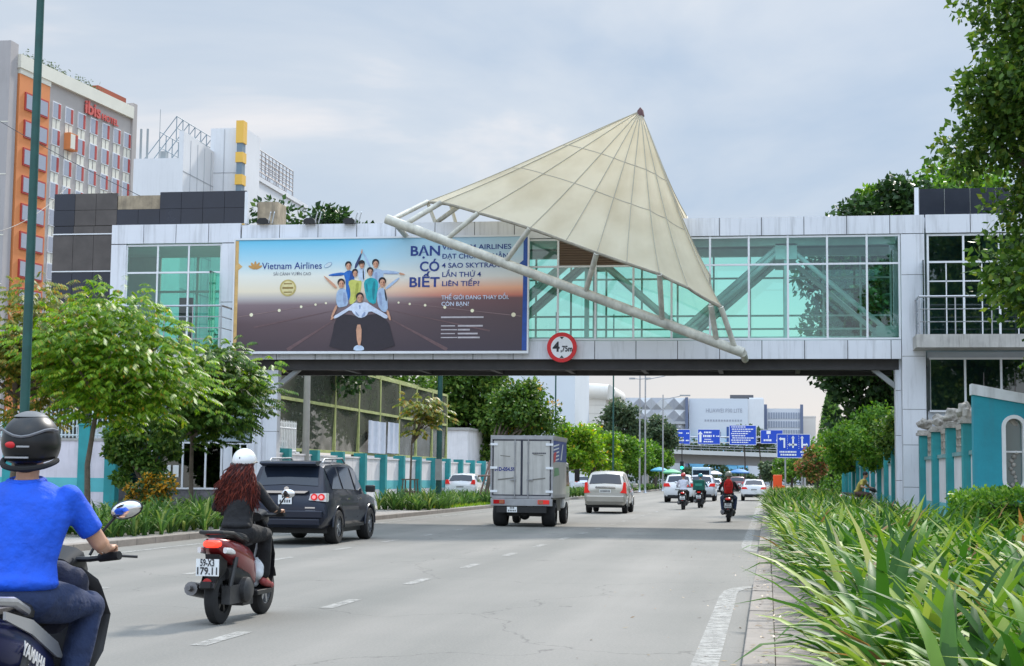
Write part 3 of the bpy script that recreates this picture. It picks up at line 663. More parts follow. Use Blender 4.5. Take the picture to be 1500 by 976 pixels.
art('crew_shade', shd, .011, [(515, 262), (545, 262), (540, 330), (520, 330)], zbar(600, 272, 720, 277, 6, 4))
art('crew_mid', ye, .012, [(282, 342), (320, 322), (352, 330), (382, 336), (408, 330), (396, 430), (360, 500), (330, 535), (296, 535), (312, 430)]); art('crew_shade', ysh, .014, [(355, 350), (384, 350), (372, 450), (340, 520), (350, 430)])
art('crew_mid', te, .012, [(424, 336), (470, 308), (512, 312), (548, 334), (552, 395), (540, 470), (530, 545), (455, 510), (428, 400)]); art('crew_shade', tsh, .014, [(508, 336), (530, 345), (520, 450), (512, 520), (496, 430)], [(440, 360), (455, 360), (462, 440), (448, 430)])
art('crew_side', lbl, .015, [(186, 425), (225, 395), (264, 402), (284, 470), (290, 545), (240, 560), (200, 565), (180, 505)]); art('crew_shade', shd, .017, [(240, 430), (266, 440), (278, 530), (250, 545)])
art('crew_side', lbl, .015, [(538, 425), (580, 396), (606, 402), (632, 478), (642, 600), (594, 606), (548, 545)], zbar(618, 405, 735, 312, 13, 8)); art('crew_shade', shd, .017, [(556, 430), (580, 440), (592, 560), (566, 540)]); art('crew_tie', hr, .018, [(604, 410), (612, 408), (630, 480), (628, 520), (618, 500)])
art('crew_legs', dk, .019, [(172, 690), (215, 620), (340, 630), (400, 660), (460, 628), (560, 620), (650, 690), (668, 760), (720, 935), (120, 935), (160, 780)])
art('crew_front', wh, .022, [(300, 560), (345, 520), (392, 530), (446, 515), (505, 555), (600, 610), (645, 640), (630, 668), (560, 628), (478, 590), (452, 640), (395, 658), (345, 625), (312, 580), (250, 620), (172, 664), (160, 642), (230, 600)]); art('crew_shade', shd, .024, [(352, 590), (378, 620), (395, 645), (360, 625)], [(425, 610), (446, 600), (440, 640), (405, 652)], [(380, 545), (405, 545), (395, 590)])
heads = [(285, 205, 26), (403, 195, 25), (525, 190, 28), (345, 268, 24), (478, 258, 26), (225, 358, 30), (587, 350, 30), (392, 480, 31)]
art('crew_hair', hr, .027, *[ell(x_, y_-11, r_*1.12, r_*1.15, 14) for x_, y_, r_ in heads])
art('crew_faces', sk, .030, *[ell(x_+2, y_+7, r_*.82, r_*1.12, 14) for x_, y_, r_ in heads], zbar(185, 395, 72, 292, 13, 7), zbar(192, 545, 145, 650, 12, 8), zbar(634, 590, 664, 675, 12, 9), zbar(735, 275, 782, 285, 10, 6), zbar(400, 100, 404, 62, 8, 4), zbar(165, 645, 140, 668, 9, 6), zbar(388, 712, 396, 890, 26, 17))
art('crew_shade', sksh, .033, *[ell(x_+2+r_*.45, y_+9, r_*.28, r_*.8, 10) for x_, y_, r_ in heads], *[[(x_-r_*.3, y_+r_*.62), (x_+r_*.4, y_+r_*.62), (x_+r_*.2, y_+r_*.78), (x_-r_*.1, y_+r_*.78)] for x_, y_, r_ in heads])
art('crew_eyes', hr, .036, *[ell(x_+2+q*r_*.36, y_+r_*.05, r_*.16, r_*.09, 6) for x_, y_, r_ in heads for q in (-1, 1)])
art('crew_cap', hr, .036, [(370, 178), (400, 150), (432, 172), (424, 186), (380, 190)])
art('crew_shoes', sh, .033, [(350, 900), (388, 884), (436, 900), (440, 935), (344, 935)])
flat('award_badge', [ell(429, 424, 12, 12, 28)], pm('print_goldseal', (196, 176, 110)), .006)
flat('award_badge_ring', [ell(429, 424, 9.6, 9.6, 24)], pm('print_goldseal_light', (226, 212, 156)), .010)
flat('award_bars', [bar(421, 424, 437, 424, 1.3, 1.3), bar(423, 418, 435, 418, .8, .8), bar(423, 430, 435, 430, .8, .8)], pm('print_goldseal_dark', (150, 124, 66)), .014)
# lotus mark and words
petals = [[(380, 398), (380+7*math.sin(a)-1.8*math.cos(a), 391-3*math.cos(a)), (380+11*math.sin(a), 398-13*math.cos(a)), (380+7*math.sin(a)+1.8*math.cos(a), 391-3*math.cos(a))] for a in (-1.1, -.6, 0, .6, 1.1)]
flat('lotus_mark', [ell(380+5.5*math.sin(a), 396.5-5.5*math.cos(a), 5.8, 1.9, 10, a-PI/2) for a in (-1.15, -.6, 0, .6, 1.15)], pm('print_lotus', (200, 150, 84)), .006)
flat('ring_mark', [ell(487, 392, 6.5, 3.2, 18, -.5)], pm('print_ring', (150, 176, 200)), .006); flat('ring_mark_core', [ell(487, 392, 5.4, 2.3, 18, -.5)], pm('print_ring_core', (206, 220, 226)), .010)
def btext(s_, px, py, hpx, m, w=None, bold=.006, name='lettering', align='LEFT', d=.008):
    size = hpx*(ZT-ZB)/(514-355)/.73
    return text(name, s_, size, m, bb, (BX(px), YP-d, BZ(py)), align=align, bold=bold*size, width=w*(XR-XL)/422 if w else None)
btext('Vietnam Airlines', 390, 397, 10, navy, 88, .004)
btext('SẢI CÁNH VƯƠN CAO', 407, 406, 4.4, pm('print_grey', (130, 132, 140)), 55, .0)
btext('BẠN', 605, 380, 14, navy, 42, .022); btext('CÓ', 619, 402, 14, navy, 28, .022); btext('BIẾT', 604, 424, 14, navy, 43, .022)
for i, s_ in enumerate(('VIETNAM AIRLINES', 'ĐẠT CHỨNG NHẬN', '4 SAO SKYTRAX', 'LẦN THỨ 4', 'LIÊN TIẾP?')):
    btext(s_, 651, 372+i*12.8, 7, navy, (98, 93, 82, 55, 53)[i], .012)
btext('THẾ GIỚI ĐANG THAY ĐỔI.', 651, 442, 5.8, wh, 95, .012, d=.01); btext('CÒN BẠN?', 651, 451, 5.8, wh, 39, .012, d=.01)
flat('fine_print', [bar(651, 467, 711, 467, 1.1, 1.1)]+[bar(651, 479+k*5.4, 671+(k % 2)*3, 479+k*5.4, .7, .7) for k in range(4)]+[bar(675, 479+k*5.4, (710, 692, 703, 706)[k], 479+k*5.4, 1.1, 1.1) for k in range(4)], pm('print_fine', (196, 188, 192)), .006)

# height limit sign
hs_ = thing('height_limit_sign', 'round red and white 4,75 metre height limit sign', 'road sign', at(823, 509, 49.75))
c_ = hs_.location.copy()
b = MB(); b.lathe([(0, .03), (.475, .03), (.485, .015), (.475, 0), (0, 0)], c_, 'y', 40); b.build('disc', mat('sign_red', S(208, 26, 30), .4, noise=(4, .1)), hs_)
b = MB(); b.lathe([(0, -.002), (.355, -.002), (.355, .004)], c_, 'y', 40); b.build('face', mat('sign_white', (.76, .76, .77), .4, noise=(4, .06)), hs_)
blk = mat('sign_black', (.012, .012, .014), .5)
b = MB(); b.prism([(c_.x-.07, c_.z+.34), (c_.x+.07, c_.z+.34), (c_.x, c_.z+.26)], c_.y-.008, c_.y-.003); b.prism([(c_.x-.07, c_.z-.34), (c_.x+.07, c_.z-.34), (c_.x, c_.z-.26)], c_.y-.008, c_.y-.003); b.build('arrow_marks', blk, hs_)
text('lettering', '4', .44, blk, hs_, (c_.x-.29, c_.y-.006, c_.z-.13), bold=.012); text('lettering', ',75m', .25, blk, hs_, (c_.x-.04, c_.y-.006, c_.z-.13), bold=.008, sx=.78)
# floodlights on the roof edge
fl0 = None
for k, (px_, lb) in enumerate(((388, 'black floodlight on bridge roof nearest the black left tower'), (456, 'black floodlight on bridge roof above the painted crew star'), (514, 'black floodlight on bridge roof left of the canopy beam'))):
    p = at(px_, 327, 49.9)
    if fl0 is None:
        f = thing('floodlight', lb, 'floodlight', p, group='floodlights along the bridge roof edge'); fl0 = f
        b = MB(); b.box(-.24, .14, -.12, .16, -.02, .10); b.prism([(-.24, .10), (.14, .10), (.05, .16), (-.15, .16)], -.1, .14); b.build('lamp_head', black_plastic, f, W=False)
        b = MB(); b.tube([(.12, 0, 0), (.36, -.5, .28)], .02, 6); b.tube([(.25, 0, 0), (.49, -.5, .28)], .02, 6); b.build('arm', white_metal, f, W=False)
    else: dup(fl0, p, label=lb)
# ================================================================ BUILDINGS, WALLS, SIGNS
# ---- hotel
ht = thing('hotel', 'tall grey and orange hotel with red letters on its facade', 'hotel', (-95, 195, 0))
HU = Vector((2.7, 28, 0)).normalized(); HO = Vector((-90.5, 190, 0)); HN = Vector((HU.y, -HU.x, 0))
def H(s_, z, d=0): p = HO+HU*s_+HN*d; return (p.x, p.y, z)
def hbox(b, s0, s1, z0, z1, d0, d1, mi=0):
    v = [H(s_, z, d) for z in (z0, z1) for d in (d0, d1) for s_ in (s0, s1)]
    b.add(v, [(0, 2, 3, 1), (4, 5, 7, 6), (0, 1, 5, 4), (2, 6, 7, 3), (0, 4, 6, 2), (1, 3, 7, 5)], mi)
h_grey = mat('hotel_grey', (.42, .39, .37), .8, noise=(.15, .08), streak=.1); h_or = mat('hotel_orange', S(214, 134, 80), .7, noise=(.2, .1)); h_pale = mat('hotel_pale', (.74, .72, .62), .8, noise=(.3, .08)); h_red = mat('hotel_red', S(172, 62, 56), .6); h_pane = mat('hotel_pane', (.34, .36, .42), .1, spec=1.0)
b = MB(); hbox(b, -4.4, 17.2, 0, 51.3, -24, 0); b.build('wall', h_grey, ht, bevel=0)
b = MB(); hbox(b, -11.4, -4.42, 0, 50.6, -24, .25); b.build('orange_wall', h_or, ht)
b = MB(); hbox(b, -11.6, 17.2, 51.3, 53.0, -24, .45); hbox(b, -11.4, -4.3, 50.62, 51.3, -24, .3)
hbox(b, 17.2, 18.4, 0, 53.6, -24, .3, 1); hbox(b, 10.5, 18.35, 53.05, 54.6, -14, -1.5, 2); b.build('parapet', [h_pale, h_grey, mat('rust_brown', S(150, 70, 44), .7)], ht)
b = MB(); b.box(-102, -91.6, 176.5, 178.5, 0, 54.2)
for z in (24, 30, 37.5, 44): b.box(-102, -91.6, 176.47, 176.5, z, z+.12, 1)
b.box(-97, -95.2, 176.45, 176.6, 38.5, 41, 2); b.build('gable_wall', [mat('hotel_concrete', (.40, .38, .38), .85, noise=(.12, .12), streak=.2), h_pale, joint_dark], ht)
b = MB(); hbox(b, -11.4, 17, 0, 51, -25, -24.2); b.build('rear_wall', h_grey, ht)
cols_ = [-2.4, .7, 3.85, 7.05, 10.25, 13.3, 16.2]
for r_ in range(9):
    zc = 47.9-3.5*r_
    wfr = MB(); pn = MB()
    for s0 in (-10.1, -7.4):
        hbox(wfr, s0-.1, s0+2.5, zc-1.6, zc+.65, .25, .42); hbox(pn, s0+.12, s0+2.28, zc-1.38, zc+.43, .42, .45)
    o_ = wfr.build('window', h_red, ht); pn.build('pane', h_pane, o_)
    for k, s0 in enumerate(cols_):
        if s0 > 17: continue
        bump_ = (k == 1 and r_ == 1) or (k == 5 and r_ == 3)
        w_ = MB(); hbox(w_, s0-.98, s0+.98, zc-1.05, zc+1.15, 0, .12 if not bump_ else .9, 3 if bump_ else 0); hbox(w_, s0+.30, s0+.86, zc-.9, zc+1.0, .12 if not bump_ else .9, .16 if not bump_ else .95, 1)
        w_.add([H(s0-.9, zc-3.4, .04), H(s0-.1, zc-3.4, .04), H(s0-.1, zc-1.1, .04), H(s0-.9, zc-1.1, .04)], [(0, 1, 2, 3)], 2)
        w_.add([H(s0+.1, zc-3.4, .04), H(s0+.9, zc-3.4, .04), H(s0+.9, zc-1.1, .04), H(s0+.1, zc-1.1, .04)], [(0, 1, 2, 3)], 2)
        o_ = w_.build('window', [white_metal, h_red, h_pale, h_or], ht)
        p_ = MB(); hbox(p_, s0-.86, s0+.28, zc-.9, zc+1.0, .125 if not bump_ else .905, .145 if not bump_ else .93); p_.build('pane', h_pane if not bump_ else h_pale, o_)
hr_ = math.atan2(HU.y, HU.x)
red_sign = mat('red_sign', S(206, 92, 84), .5)
text('lettering', 'ibis', 2.5, red_sign, ht, H(4.2, 49.3, .25), (PI/2, 0, hr_), bold=.05, ext=.08, width=4.0)
text('lettering', 'HOTEL', 1.2, red_sign, ht, H(8.7, 49.3, .25), (PI/2, 0, hr_), bold=.02, ext=.08, width=4.4)
lf = leafmat('roof_plant_leaf', [(0, (.05, .07, .03)), (1, (.12, .15, .07))])
b = MB()
for i in range(900):
    s0 = rnd.uniform(-9, 10); p = Vector(H(s0, 53+abs(rnd.gauss(0, .55)), rnd.uniform(-2, -.3))); d = Vector((rnd.uniform(-1, 1), rnd.uniform(-1, 1), rnd.uniform(-.4, 1)))*.28; n_ = Vector((rnd.uniform(-1, 1), rnd.uniform(-1, 1), .3))*.12
    b.poly([p-d, p+n_, p+d, p-n_])
tag(b.build('roof_plants', lf, fix=False), 'low green planting along the hotel roof edge', 'plants', kind='stuff')

# ---- white clad shopping block with yellow banded column
wb = thing('shopping_block', 'white clad windowless block with yellow banded corner column', 'building', (-65, 160, 0))
wc = mat('white_cladding', (.70, .71, .73), .6, noise=(.25, .06), streak=.12); gl_ = mat('cladding_line', (.45, .46, .48), .7)
b = MB(); b.box(-63.9, -59.1, 150, 166, 0, 33.4); b.box(-63.7, -62.2, 149.9, 150, 26.2, 29, 1)
b.prism([(150, 0), (166, 0), (166, 35.6), (150, 36.2)], -59.1, -58.6, 0, 'x')
for z in (20, 24, 28, 32): b.box(-58.6, -58.57, 150, 166, z, z+.08, 1)
for k in range(1, 8): b.box(-58.6, -58.57, 150+2*k, 150.06+2*k, 0, 35.6, 1)
b.build('wall', [wc, mat('cladding_grey', (.36, .38, .41), .7)], wb)
b = MB(); b.box(-59.0, -55.2, 158.8, 164, 0, 38.4)
for z in (20, 25, 29, 33.5): b.box(-59, -55.18, 158.77, 158.8, z, z+.08, 1)
b.box(-57.5, -57.4, 158.77, 158.8, 0, 38.3, 1); b.build('stair_shaft', [wc, gl_], wb)
for z0, z1 in ((36.5, 38.9), (34.4, 35.5), (32.0, 33.1), (27, 28.4)): b = MB(); b.box(-55.72, -54.9, 157.5, 158.7, z0, z1); b.build('yellow_band', mat('yellow_band', S(226, 180, 78), .6), wb)
b = MB(); b.box(-55.62, -55.0, 157.6, 158.6, 0, 38.0); b.build('corner_column', mat('slate_blue', (.16, .22, .27), .4), wb)
b = MB(); b.prism([(165, 0), (186, 0), (186, 34.2), (165, 34.2)], -58, -56.4, 0, 'x'); b.prism([(165, 34.22), (186, 34.22), (186, 34.7), (165, 34.7)], -58.2, -56.2, 0, 'x')
for z in (22, 26, 30): b.box(-56.4, -56.37, 165, 186, z, z+.08, 1)
b.build('side_wing', [wc, gl_], wb)
b = MB()
def lattice(b, p, q, z0, z1, nx, nz, r=.06):
    p = Vector(p); q = Vector(q)
    for i in range(nx+1): a = p.lerp(q, i/nx); b.tube([(a.x, a.y, z0), (a.x, a.y, z1)], r, 4)
    for k in range(nz+1): z = z0+(z1-z0)*k/nz; b.tube([(p.x, p.y, z), (q.x, q.y, z)], r, 4)
lattice(b, (-57, 166, 0), (-57, 182, 0), 35.7, 38.2, 12, 5, .07); lattice(b, (-57, 166, 0), (-57, 182, 0), 34.6, 35.7, 5, 1, .1)
lattice(b, (-57.8, 166, 0), (-57.8, 182, 0), 35.7, 38.2, 10, 4, .05); b.build('sign_scaffold', mat('galvanised', (.36, .34, .34), .6, .3), wb)
b = MB(); lattice(b, (-60.2, 152, 0), (-60.2, 166, 0), 35.8, 38.2, 8, 2, .05); lattice(b, (-62, 152, 0), (-62, 166, 0), 33.4, 36.6, 8, 2, .05)
for k in range(9): y_ = 152+14*k/8; b.tube([(-60.2, y_, 38.2), (-63.8, y_, 33.5)], .05, 4)
b.build('roof_truss', mat('blue_steel', (.22, .29, .34), .6, .2), wb)
b = MB()
for i in range(8): b.box(-61.5+rnd.uniform(0, 1), -60, 158+i, 158.6+i, 33.4, 36.0+rnd.random())
b.tube([(-63.4, 150.5, 33), (-63.4, 150.5, 36.6)], .12, 6); b.tube([(-62.7, 150.5, 33), (-62.7, 150.5, 36.6)], .12, 8); b.tube([(-61.4, 150.5, 33), (-61.4, 150.5, 38.6)], .03, 5); b.box(-61.2, -60.6, 150.3, 151, 33.4, 34.2)
b.build('roof_plant', mat('plant_grey', (.30, .33, .34), .6), wb)

# ---- white house and pale block beyond the left pavement
wh_ = thing('white_house', 'cream white house with rounded roof parapet behind the street trees', 'house', (-21.5, 192, 0))
hw = mat('cream_wall', (.72, .69, .64), .8, noise=(.5, .06), streak=.1)
b = MB(); b.box(-24.5, -19.4, 190, 204, 0, 11.4)
for k in range(6): b.box(-22.8, -19.38, 189.97, 190, 5.2+k, 5.24+k, 1)
b.build('wall', [hw, mat('house_line', (.5, .48, .44), .8)], wh_)
b = MB(); b.tube([(-24.7, 190, 12.1), (-19.1, 190, 11.8)], .95, 16); b.tube([(-19.2, 190, 11.8), (-19.2, 204, 11.8)], .95, 16); b.build('roof_parapet', hw, wh_)
b = MB(); b.box(-24.0, -23.2, 189.9, 190, 6.2, 10.3); b.build('window', mat('house_window', (.12, .17, .16), .15), wh_)
b = MB(); b.box(-25, -17.8, 187.5, 190, 4.6, 5.2); b.box(-20.3, -18.6, 187.4, 187.5, 4.7, 5.1, 1); b.build('awning', [white_metal, joint_dark], wh_)
pb = thing('pale_block', 'plain pale grey block behind the dense tree', 'building', (-26, 174, 0))
b = MB(); b.box(-33, -21.0, 172, 186, 0, 16.5); b.build('wall', mat('pale_wall', (.66, .70, .74), .8, noise=(.2, .05)), pb)
b = MB(); b.box(-33.1, -20.9, 171.9, 186.1, 16.5, 16.9); b.build('roof', concrete, pb)
sb = thing('shed', 'low white rendered shed behind the teal posted wall', 'shed', (-22, 96, 0))
b = MB(); b.box(-24.5, -18.2, 95, 104, 0, 4.3); b.build('wall', wall_white, sb); b = MB(); b.box(-24.6, -18.1, 94.9, 104.1, 4.3, 4.45); b.build('roof', concrete, sb)

# ---- far commercial buildings
fl = thing('lattice_facade_building', 'grey building with diamond patterned facade next to the phone billboard', 'building', (-25, 420, 0))
dia = [mat('facade_a', (.42, .43, .45), .7), mat('facade_b', (.56, .57, .58), .7), mat('facade_c', (.33, .34, .37), .7)]
b = MB(); X0, X1 = -40.0, -21.6; b.box(X0, X1, 420, 450, 0, 22.8, 1)
for i in range(6):
    for k in range(5):
        x0 = X0+i*3.07; z0 = 7+k*3.16; c = (x0+1.53, 419.2, z0+1.58)
        q = [(x0, 419.98, z0), (x0+3.07, 419.98, z0), (x0+3.07, 419.98, z0+3.16), (x0, 419.98, z0+3.16)]
        for j in range(4): b.add([q[j], q[(j+1) % 4], c], [(0, 1, 2)], (j+i) % 3)
b.box(-40, -21.6, 419, 419.9, 15.8, 16.5, 0); b.build('wall', dia, fl)
b = MB(); b.box(-21.6, -20.9, 418.6, 421, 0, 22.9); b.build('edge_column', mat('blue_grey', (.13, .16, .25), .6), fl)
pb2 = thing('billboard_building', 'white building carrying a huge pale phone advertisement', 'building', (-12, 421, 0))
b = MB(); b.box(-20.8, -1.0, 421, 450, 0, 22.6); b.box(-4.9, -1.2, 422, 440, 22.6, 23.0); b.box(-10, -3.8, 425, 430, 23, 23.9, 1); b.build('wall', [wc, joint_dark], pb2)
b = MB(); b.box(-20.7, -5.2, 420.6, 420.95, 2, 22.7)
def adm():
    m = bpy.data.materials.new('phone_ad'); m.use_nodes = True; t = m.node_tree; N = t.nodes.new; L = t.links.new; b_ = t.nodes['Principled BSDF']; b_.inputs['Roughness'].default_value = .6
    co = N('ShaderNodeTexCoord'); s = N('ShaderNodeSeparateXYZ'); L(co.outputs['Object'], s.inputs[0])
    r = N('ShaderNodeValToRGB'); mr = N('ShaderNodeMapRange'); mr.inputs['From Min'].default_value = 6; mr.inputs['From Max'].default_value = 15; L(s.outputs['Z'], mr.inputs['Value']); L(mr.outputs[0], r.inputs[0])
    r.color_ramp.elements[0].color = (*S(120, 190, 226), 1); r.color_ramp.elements[1].color = (*S(204, 210, 218), 1); L(r.outputs[0], b_.inputs['Base Color']); return m
b.build('advert', adm(), pb2)
adt = mat('ad_text', (.34, .36, .42), .7)
text('lettering', 'HUAWEI P30 LITE', 1.5, adt, pb2, (-16.3, 420.5, 19.0), width=9.5); 
b = MB()
for k in range(14): x0 = -16.6+k*.72; b.box(x0, x0+.5, 420.55, 420.58, 16.6, 17.1)
b.build('fine_print', adt, pb2)
b = MB(); b.box(-16.3, -12.3, 420.5, 420.58, 12.6, 13.9); b.build('ad_button', mat('ad_navy', (.06, .08, .18), .5), pb2)
b = MB(); b.box(-10.8, -9.9, 420.5, 420.58, 8.5, 15.2); b.box(-8.8, -8.2, 420.5, 420.58, 8.5, 15.2); b.build('ad_phones', mat('ad_blue', (.02, .08, .30), .4), pb2)
b = MB(); b.box(-11.2, -7.9, 420.52, 420.57, 5, 11.5); b.build('ad_panel', mat('ad_cyan', (.10, .40, .66), .5), pb2)
gf = thing('grid_facade_building', 'pale building with blue edged window grid at the road end', 'building', (5, 430, 0))
b = MB(); b.box(-.9, 9.0, 430, 460, 0, 20.5); b.build('wall', mat('grid_wall', (.58, .60, .64), .7), gf)
b = MB(); b.box(-1.1, -.2, 429.6, 430, 2, 21.6); b.box(8.6, 9.4, 429.6, 430, 2, 21.6); b.build('edge_column', mat('blue_grey', (.13, .16, .25), .6), gf)
for r_ in range(6):
    b = MB()
    for k in range(13): b.box(.1+k*.66, .56+k*.66, 429.85, 430, 6+r_*2.35, 7.7+r_*2.35)
    b.build('window', mat('grid_pane', (.30, .34, .42), .2), gf)
fw = thing('hazy_block', 'plain cream block at the right end of the road skyline', 'building', (16, 440, 0))
b = MB(); b.box(9.6, 13, 440, 460, 0, 18.5); b.box(9.5, 13.1, 439.9, 460.1, 18.5, 18.9); b.build('wall', mat('far_cream', (.62, .58, .54), .8), fw)

# ---- flyover
fo = thing('flyover', 'grey concrete road flyover crossing behind the blue signs', 'flyover', (-20, 385, 0))
b = MB()
for x0, x1, z0, z1 in ((-60, 30, 8.4, 6.0),):
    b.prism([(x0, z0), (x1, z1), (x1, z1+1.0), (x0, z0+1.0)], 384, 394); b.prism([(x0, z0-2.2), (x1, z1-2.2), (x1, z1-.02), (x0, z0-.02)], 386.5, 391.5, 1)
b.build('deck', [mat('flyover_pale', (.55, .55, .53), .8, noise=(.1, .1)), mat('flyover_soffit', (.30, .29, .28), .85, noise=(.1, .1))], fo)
b = MB()
for zz in (1.5, 2.1): b.tube([(-60, 384.2, 8.4+zz), (30, 384.2, 6+zz)], .09, 5)
for k in range(46): x_ = -60+2*k; z_ = 8.4-2.4*(x_+60)/90; b.tube([(x_, 384.2, z_+1), (x_, 384.2, z_+2.1)], .07, 4)
b.build('railing', steel, fo)
for x_ in (-45, -30, 1.5, 16):
    b = MB(); b.box(x_-.9, x_+.9, 387.5, 390.5, 0, 6.4-2.4*(x_+60)/90*1.0+1.0 if x_ < -20 else 4.6); b.build('pier', concrete, fo)

# ---- road signs
blue = mat('sign_blue', S(22, 72, 190), .45, noise=(1, .06)); sw = mat('sign_paint', (.8, .82, .86), .5)
gan = thing('sign_gantry', 'grey steel gantry carrying the far blue road signs', 'sign gantry', (-4, 230, 0))
b = MB(); b.tube([(-16.2, 230.2, 7.5), (5.2, 230.2, 7.5)], .10, 8); b.tube([(-16.2, 230.2, 6.7), (5.2, 230.2, 6.7)], .08, 8); b.build('beam', steel, gan)
b = MB(); b.tube([(5.2, 230.2, 0), (5.2, 230.2, 7.8)], .16, 8); b.build('post', steel, gan); b = MB(); b.tube([(-16.2, 230.2, 0), (-16.2, 230.2, 7.8)], .16, 8); b.build('post', steel, gan)
def arrow(b, x, y, z, h, kind, s_=1):
    w = h*.10
    if kind == 'up': b.box(x-w, x+w, y, y+.01, z-h/2, z+h*.25); b.prism([(x-h*.22, z+h*.22), (x+h*.22, z+h*.22), (x, z+h/2)], y, y+.01)
    if kind == 'left': b.box(x-h*.2, x+h*.5, y, y+.01, z-w*.8, z+w*.8); b.prism([(x-h*.2, z-h*.2), (x-h*.2, z+h*.2), (x-h*.5, z)], y, y+.01)
    if kind == 'right': b.box(x-h*.5, x+h*.2, y, y+.01, z-w*.8, z+w*.8); b.prism([(x+h*.2, z-h*.2), (x+h*.2, z+h*.2), (x+h*.5, z)], y, y+.01)
sgn = [(979, 1011, 629, 651, 'L', 'blue overhead road sign with left arrow, leftmost on the gantry'), (1022, 1055, 629, 651, 'U', 'blue overhead road sign with a tall upward arrow'),
       (1068, 1108, 623, 652, 'T', 'largest blue overhead sign full of white text lines'), (1114, 1147, 630, 650, 'S', 'blue overhead road sign with small square symbol, partly behind the lane sign')]
for x0, x1, y0, y1, k, lb in sgn:
    p = at(x0, y1, 229.7); q = at(x1, y0, 229.7); q.x = max(q.x, p.x+.5)
    t = thing('road_sign', lb, 'road sign', ((p.x+q.x)/2, 229.7, p.z), group='blue signs on the gantry')
    b = MB(); b.box(p.x, q.x, 229.75, 229.9, p.z, q.z); b.build('panel', blue, t)
    b = MB(); w = q.x-p.x; h = q.z-p.z; xx = lambda f: p.x+w*f; zz = lambda f: p.z+h*f; Y_ = 229.72
    for f0, f1, z0, z1 in ((0, 1, .0, .025), (0, 1, .975, 1), (0, .016, 0, 1), (.984, 1, 0, 1)): b.box(xx(f0), xx(f1), Y_+.02, Y_+.03, zz(z0), zz(z1))
    if k == 'L': arrow(b, xx(.17), Y_, zz(.5), .55, 'left'); b.box(xx(.14), xx(.30), Y_, Y_+.01, zz(.68), zz(.92)); L_ = [(.38, .66, .70, .80), (.82, .94, .70, .78), (.42, .7, .42, .48), (.34, .72, .22, .32), (.8, .95, .22, .3)]
    elif k == 'U': arrow(b, xx(.12), Y_, zz(.5), 1.6, 'up'); L_ = [(.28, .62, .74, .84), (.24, .62, .48, .62), (.68, .76, .50, .62), (.82, .96, .50, .58), (.3, .6, .30, .36), (.26, .68, .14, .22)]
    elif k == 'T': L_ = [(.08+.02*(i % 3), .6+.1*((i*3) % 4), .88-.11*i, .93-.11*i) for i in range(8)]
    else: b.box(xx(.27), xx(.45), Y_, Y_+.01, zz(.7), zz(.93)); arrow(b, xx(.36), Y_, zz(.5), .5, 'up'); L_ = [(.14, .5, .18, .32), (.7, .76, .18, .3)]
    for f0, f1, z0, z1 in L_:
        x_ = f0
        while x_ < f1: l_ = rnd.choice((.05, .07, .1)); b.box(xx(x_), xx(min(f1, x_+l_)), Y_, Y_+.01, zz(z0), zz(z1)); x_ += l_+.018
    b.build('markings', sw, t)
p = at(1138, 671, 118); q = at(1187, 636, 118)
t = thing('lane_sign', 'big blue lane direction sign with three white arrows on two posts', 'road sign', ((p.x+q.x)/2, 118, .1))
b = MB(); b.box(p.x, q.x, 118.02, 118.1, p.z, q.z); b.build('panel', blue, t)
w = q.x-p.x; h = q.z-p.z
for f in (.25, .74): b = MB(); b.tube([(p.x+w*f, 118.16, .1), (p.x+w*f, 118.16, q.z-.2)], .06, 8); b.build('post', steel, t)
b = MB(); xx = lambda f: p.x+w*f; zz = lambda f: p.z+h*f; Y_ = 118.0
for f0, f1, z0, z1 in ((0, 1, 0, .02), (0, 1, .98, 1), (0, .014, 0, 1), (.986, 1, 0, 1)): b.box(xx(f0), xx(f1), Y_+.005, Y_+.015, zz(z0), zz(z1))
b.box(xx(.20), xx(.25), Y_, Y_+.01, zz(.42), zz(.83)); b.box(xx(.12), xx(.20), Y_, Y_+.01, zz(.75), zz(.83)); b.prism([(xx(.12), zz(.71)), (xx(.12), zz(.87)), (xx(.06), zz(.79))], Y_, Y_+.01)
b.box(xx(.46), xx(.51), Y_, Y_+.01, zz(.42), zz(.84)); b.prism([(xx(.43), zz(.82)), (xx(.54), zz(.82)), (xx(.485), zz(.93))], Y_, Y_+.01); b.box(xx(.38), xx(.6), Y_, Y_+.01, zz(.52), zz(.59)); b.prism([(xx(.39), zz(.47)), (xx(.39), zz(.64)), (xx(.34), zz(.555))], Y_, Y_+.01)
b.box(xx(.73), xx(.78), Y_, Y_+.01, zz(.42), zz(.84)); b.prism([(xx(.70), zz(.82)), (xx(.81), zz(.82)), (xx(.755), zz(.93))], Y_, Y_+.01); b.box(xx(.78), xx(.88), Y_, Y_+.01, zz(.52), zz(.59)); b.prism([(xx(.88), zz(.47)), (xx(.88), zz(.64)), (xx(.93), zz(.555))], Y_, Y_+.01)
for f in (.31, .65):
    for k in range(7): b.box(xx(f), xx(f+.012), Y_, Y_+.01, zz(.38+k*.085), zz(.42+k*.085))
for f0, f1 in ((.08, .58), (.7, .92)):
    for z0 in (.10, .22):
        x_ = f0+.03*(z0 < .2)
        while x_ < f1: l_ = rnd.choice((.03, .05, .07)); b.box(xx(x_), xx(min(f1, x_+l_)), Y_, Y_+.01, zz(z0), zz(z0+.07)); x_ += l_+.014
b.build('markings', sw, t)

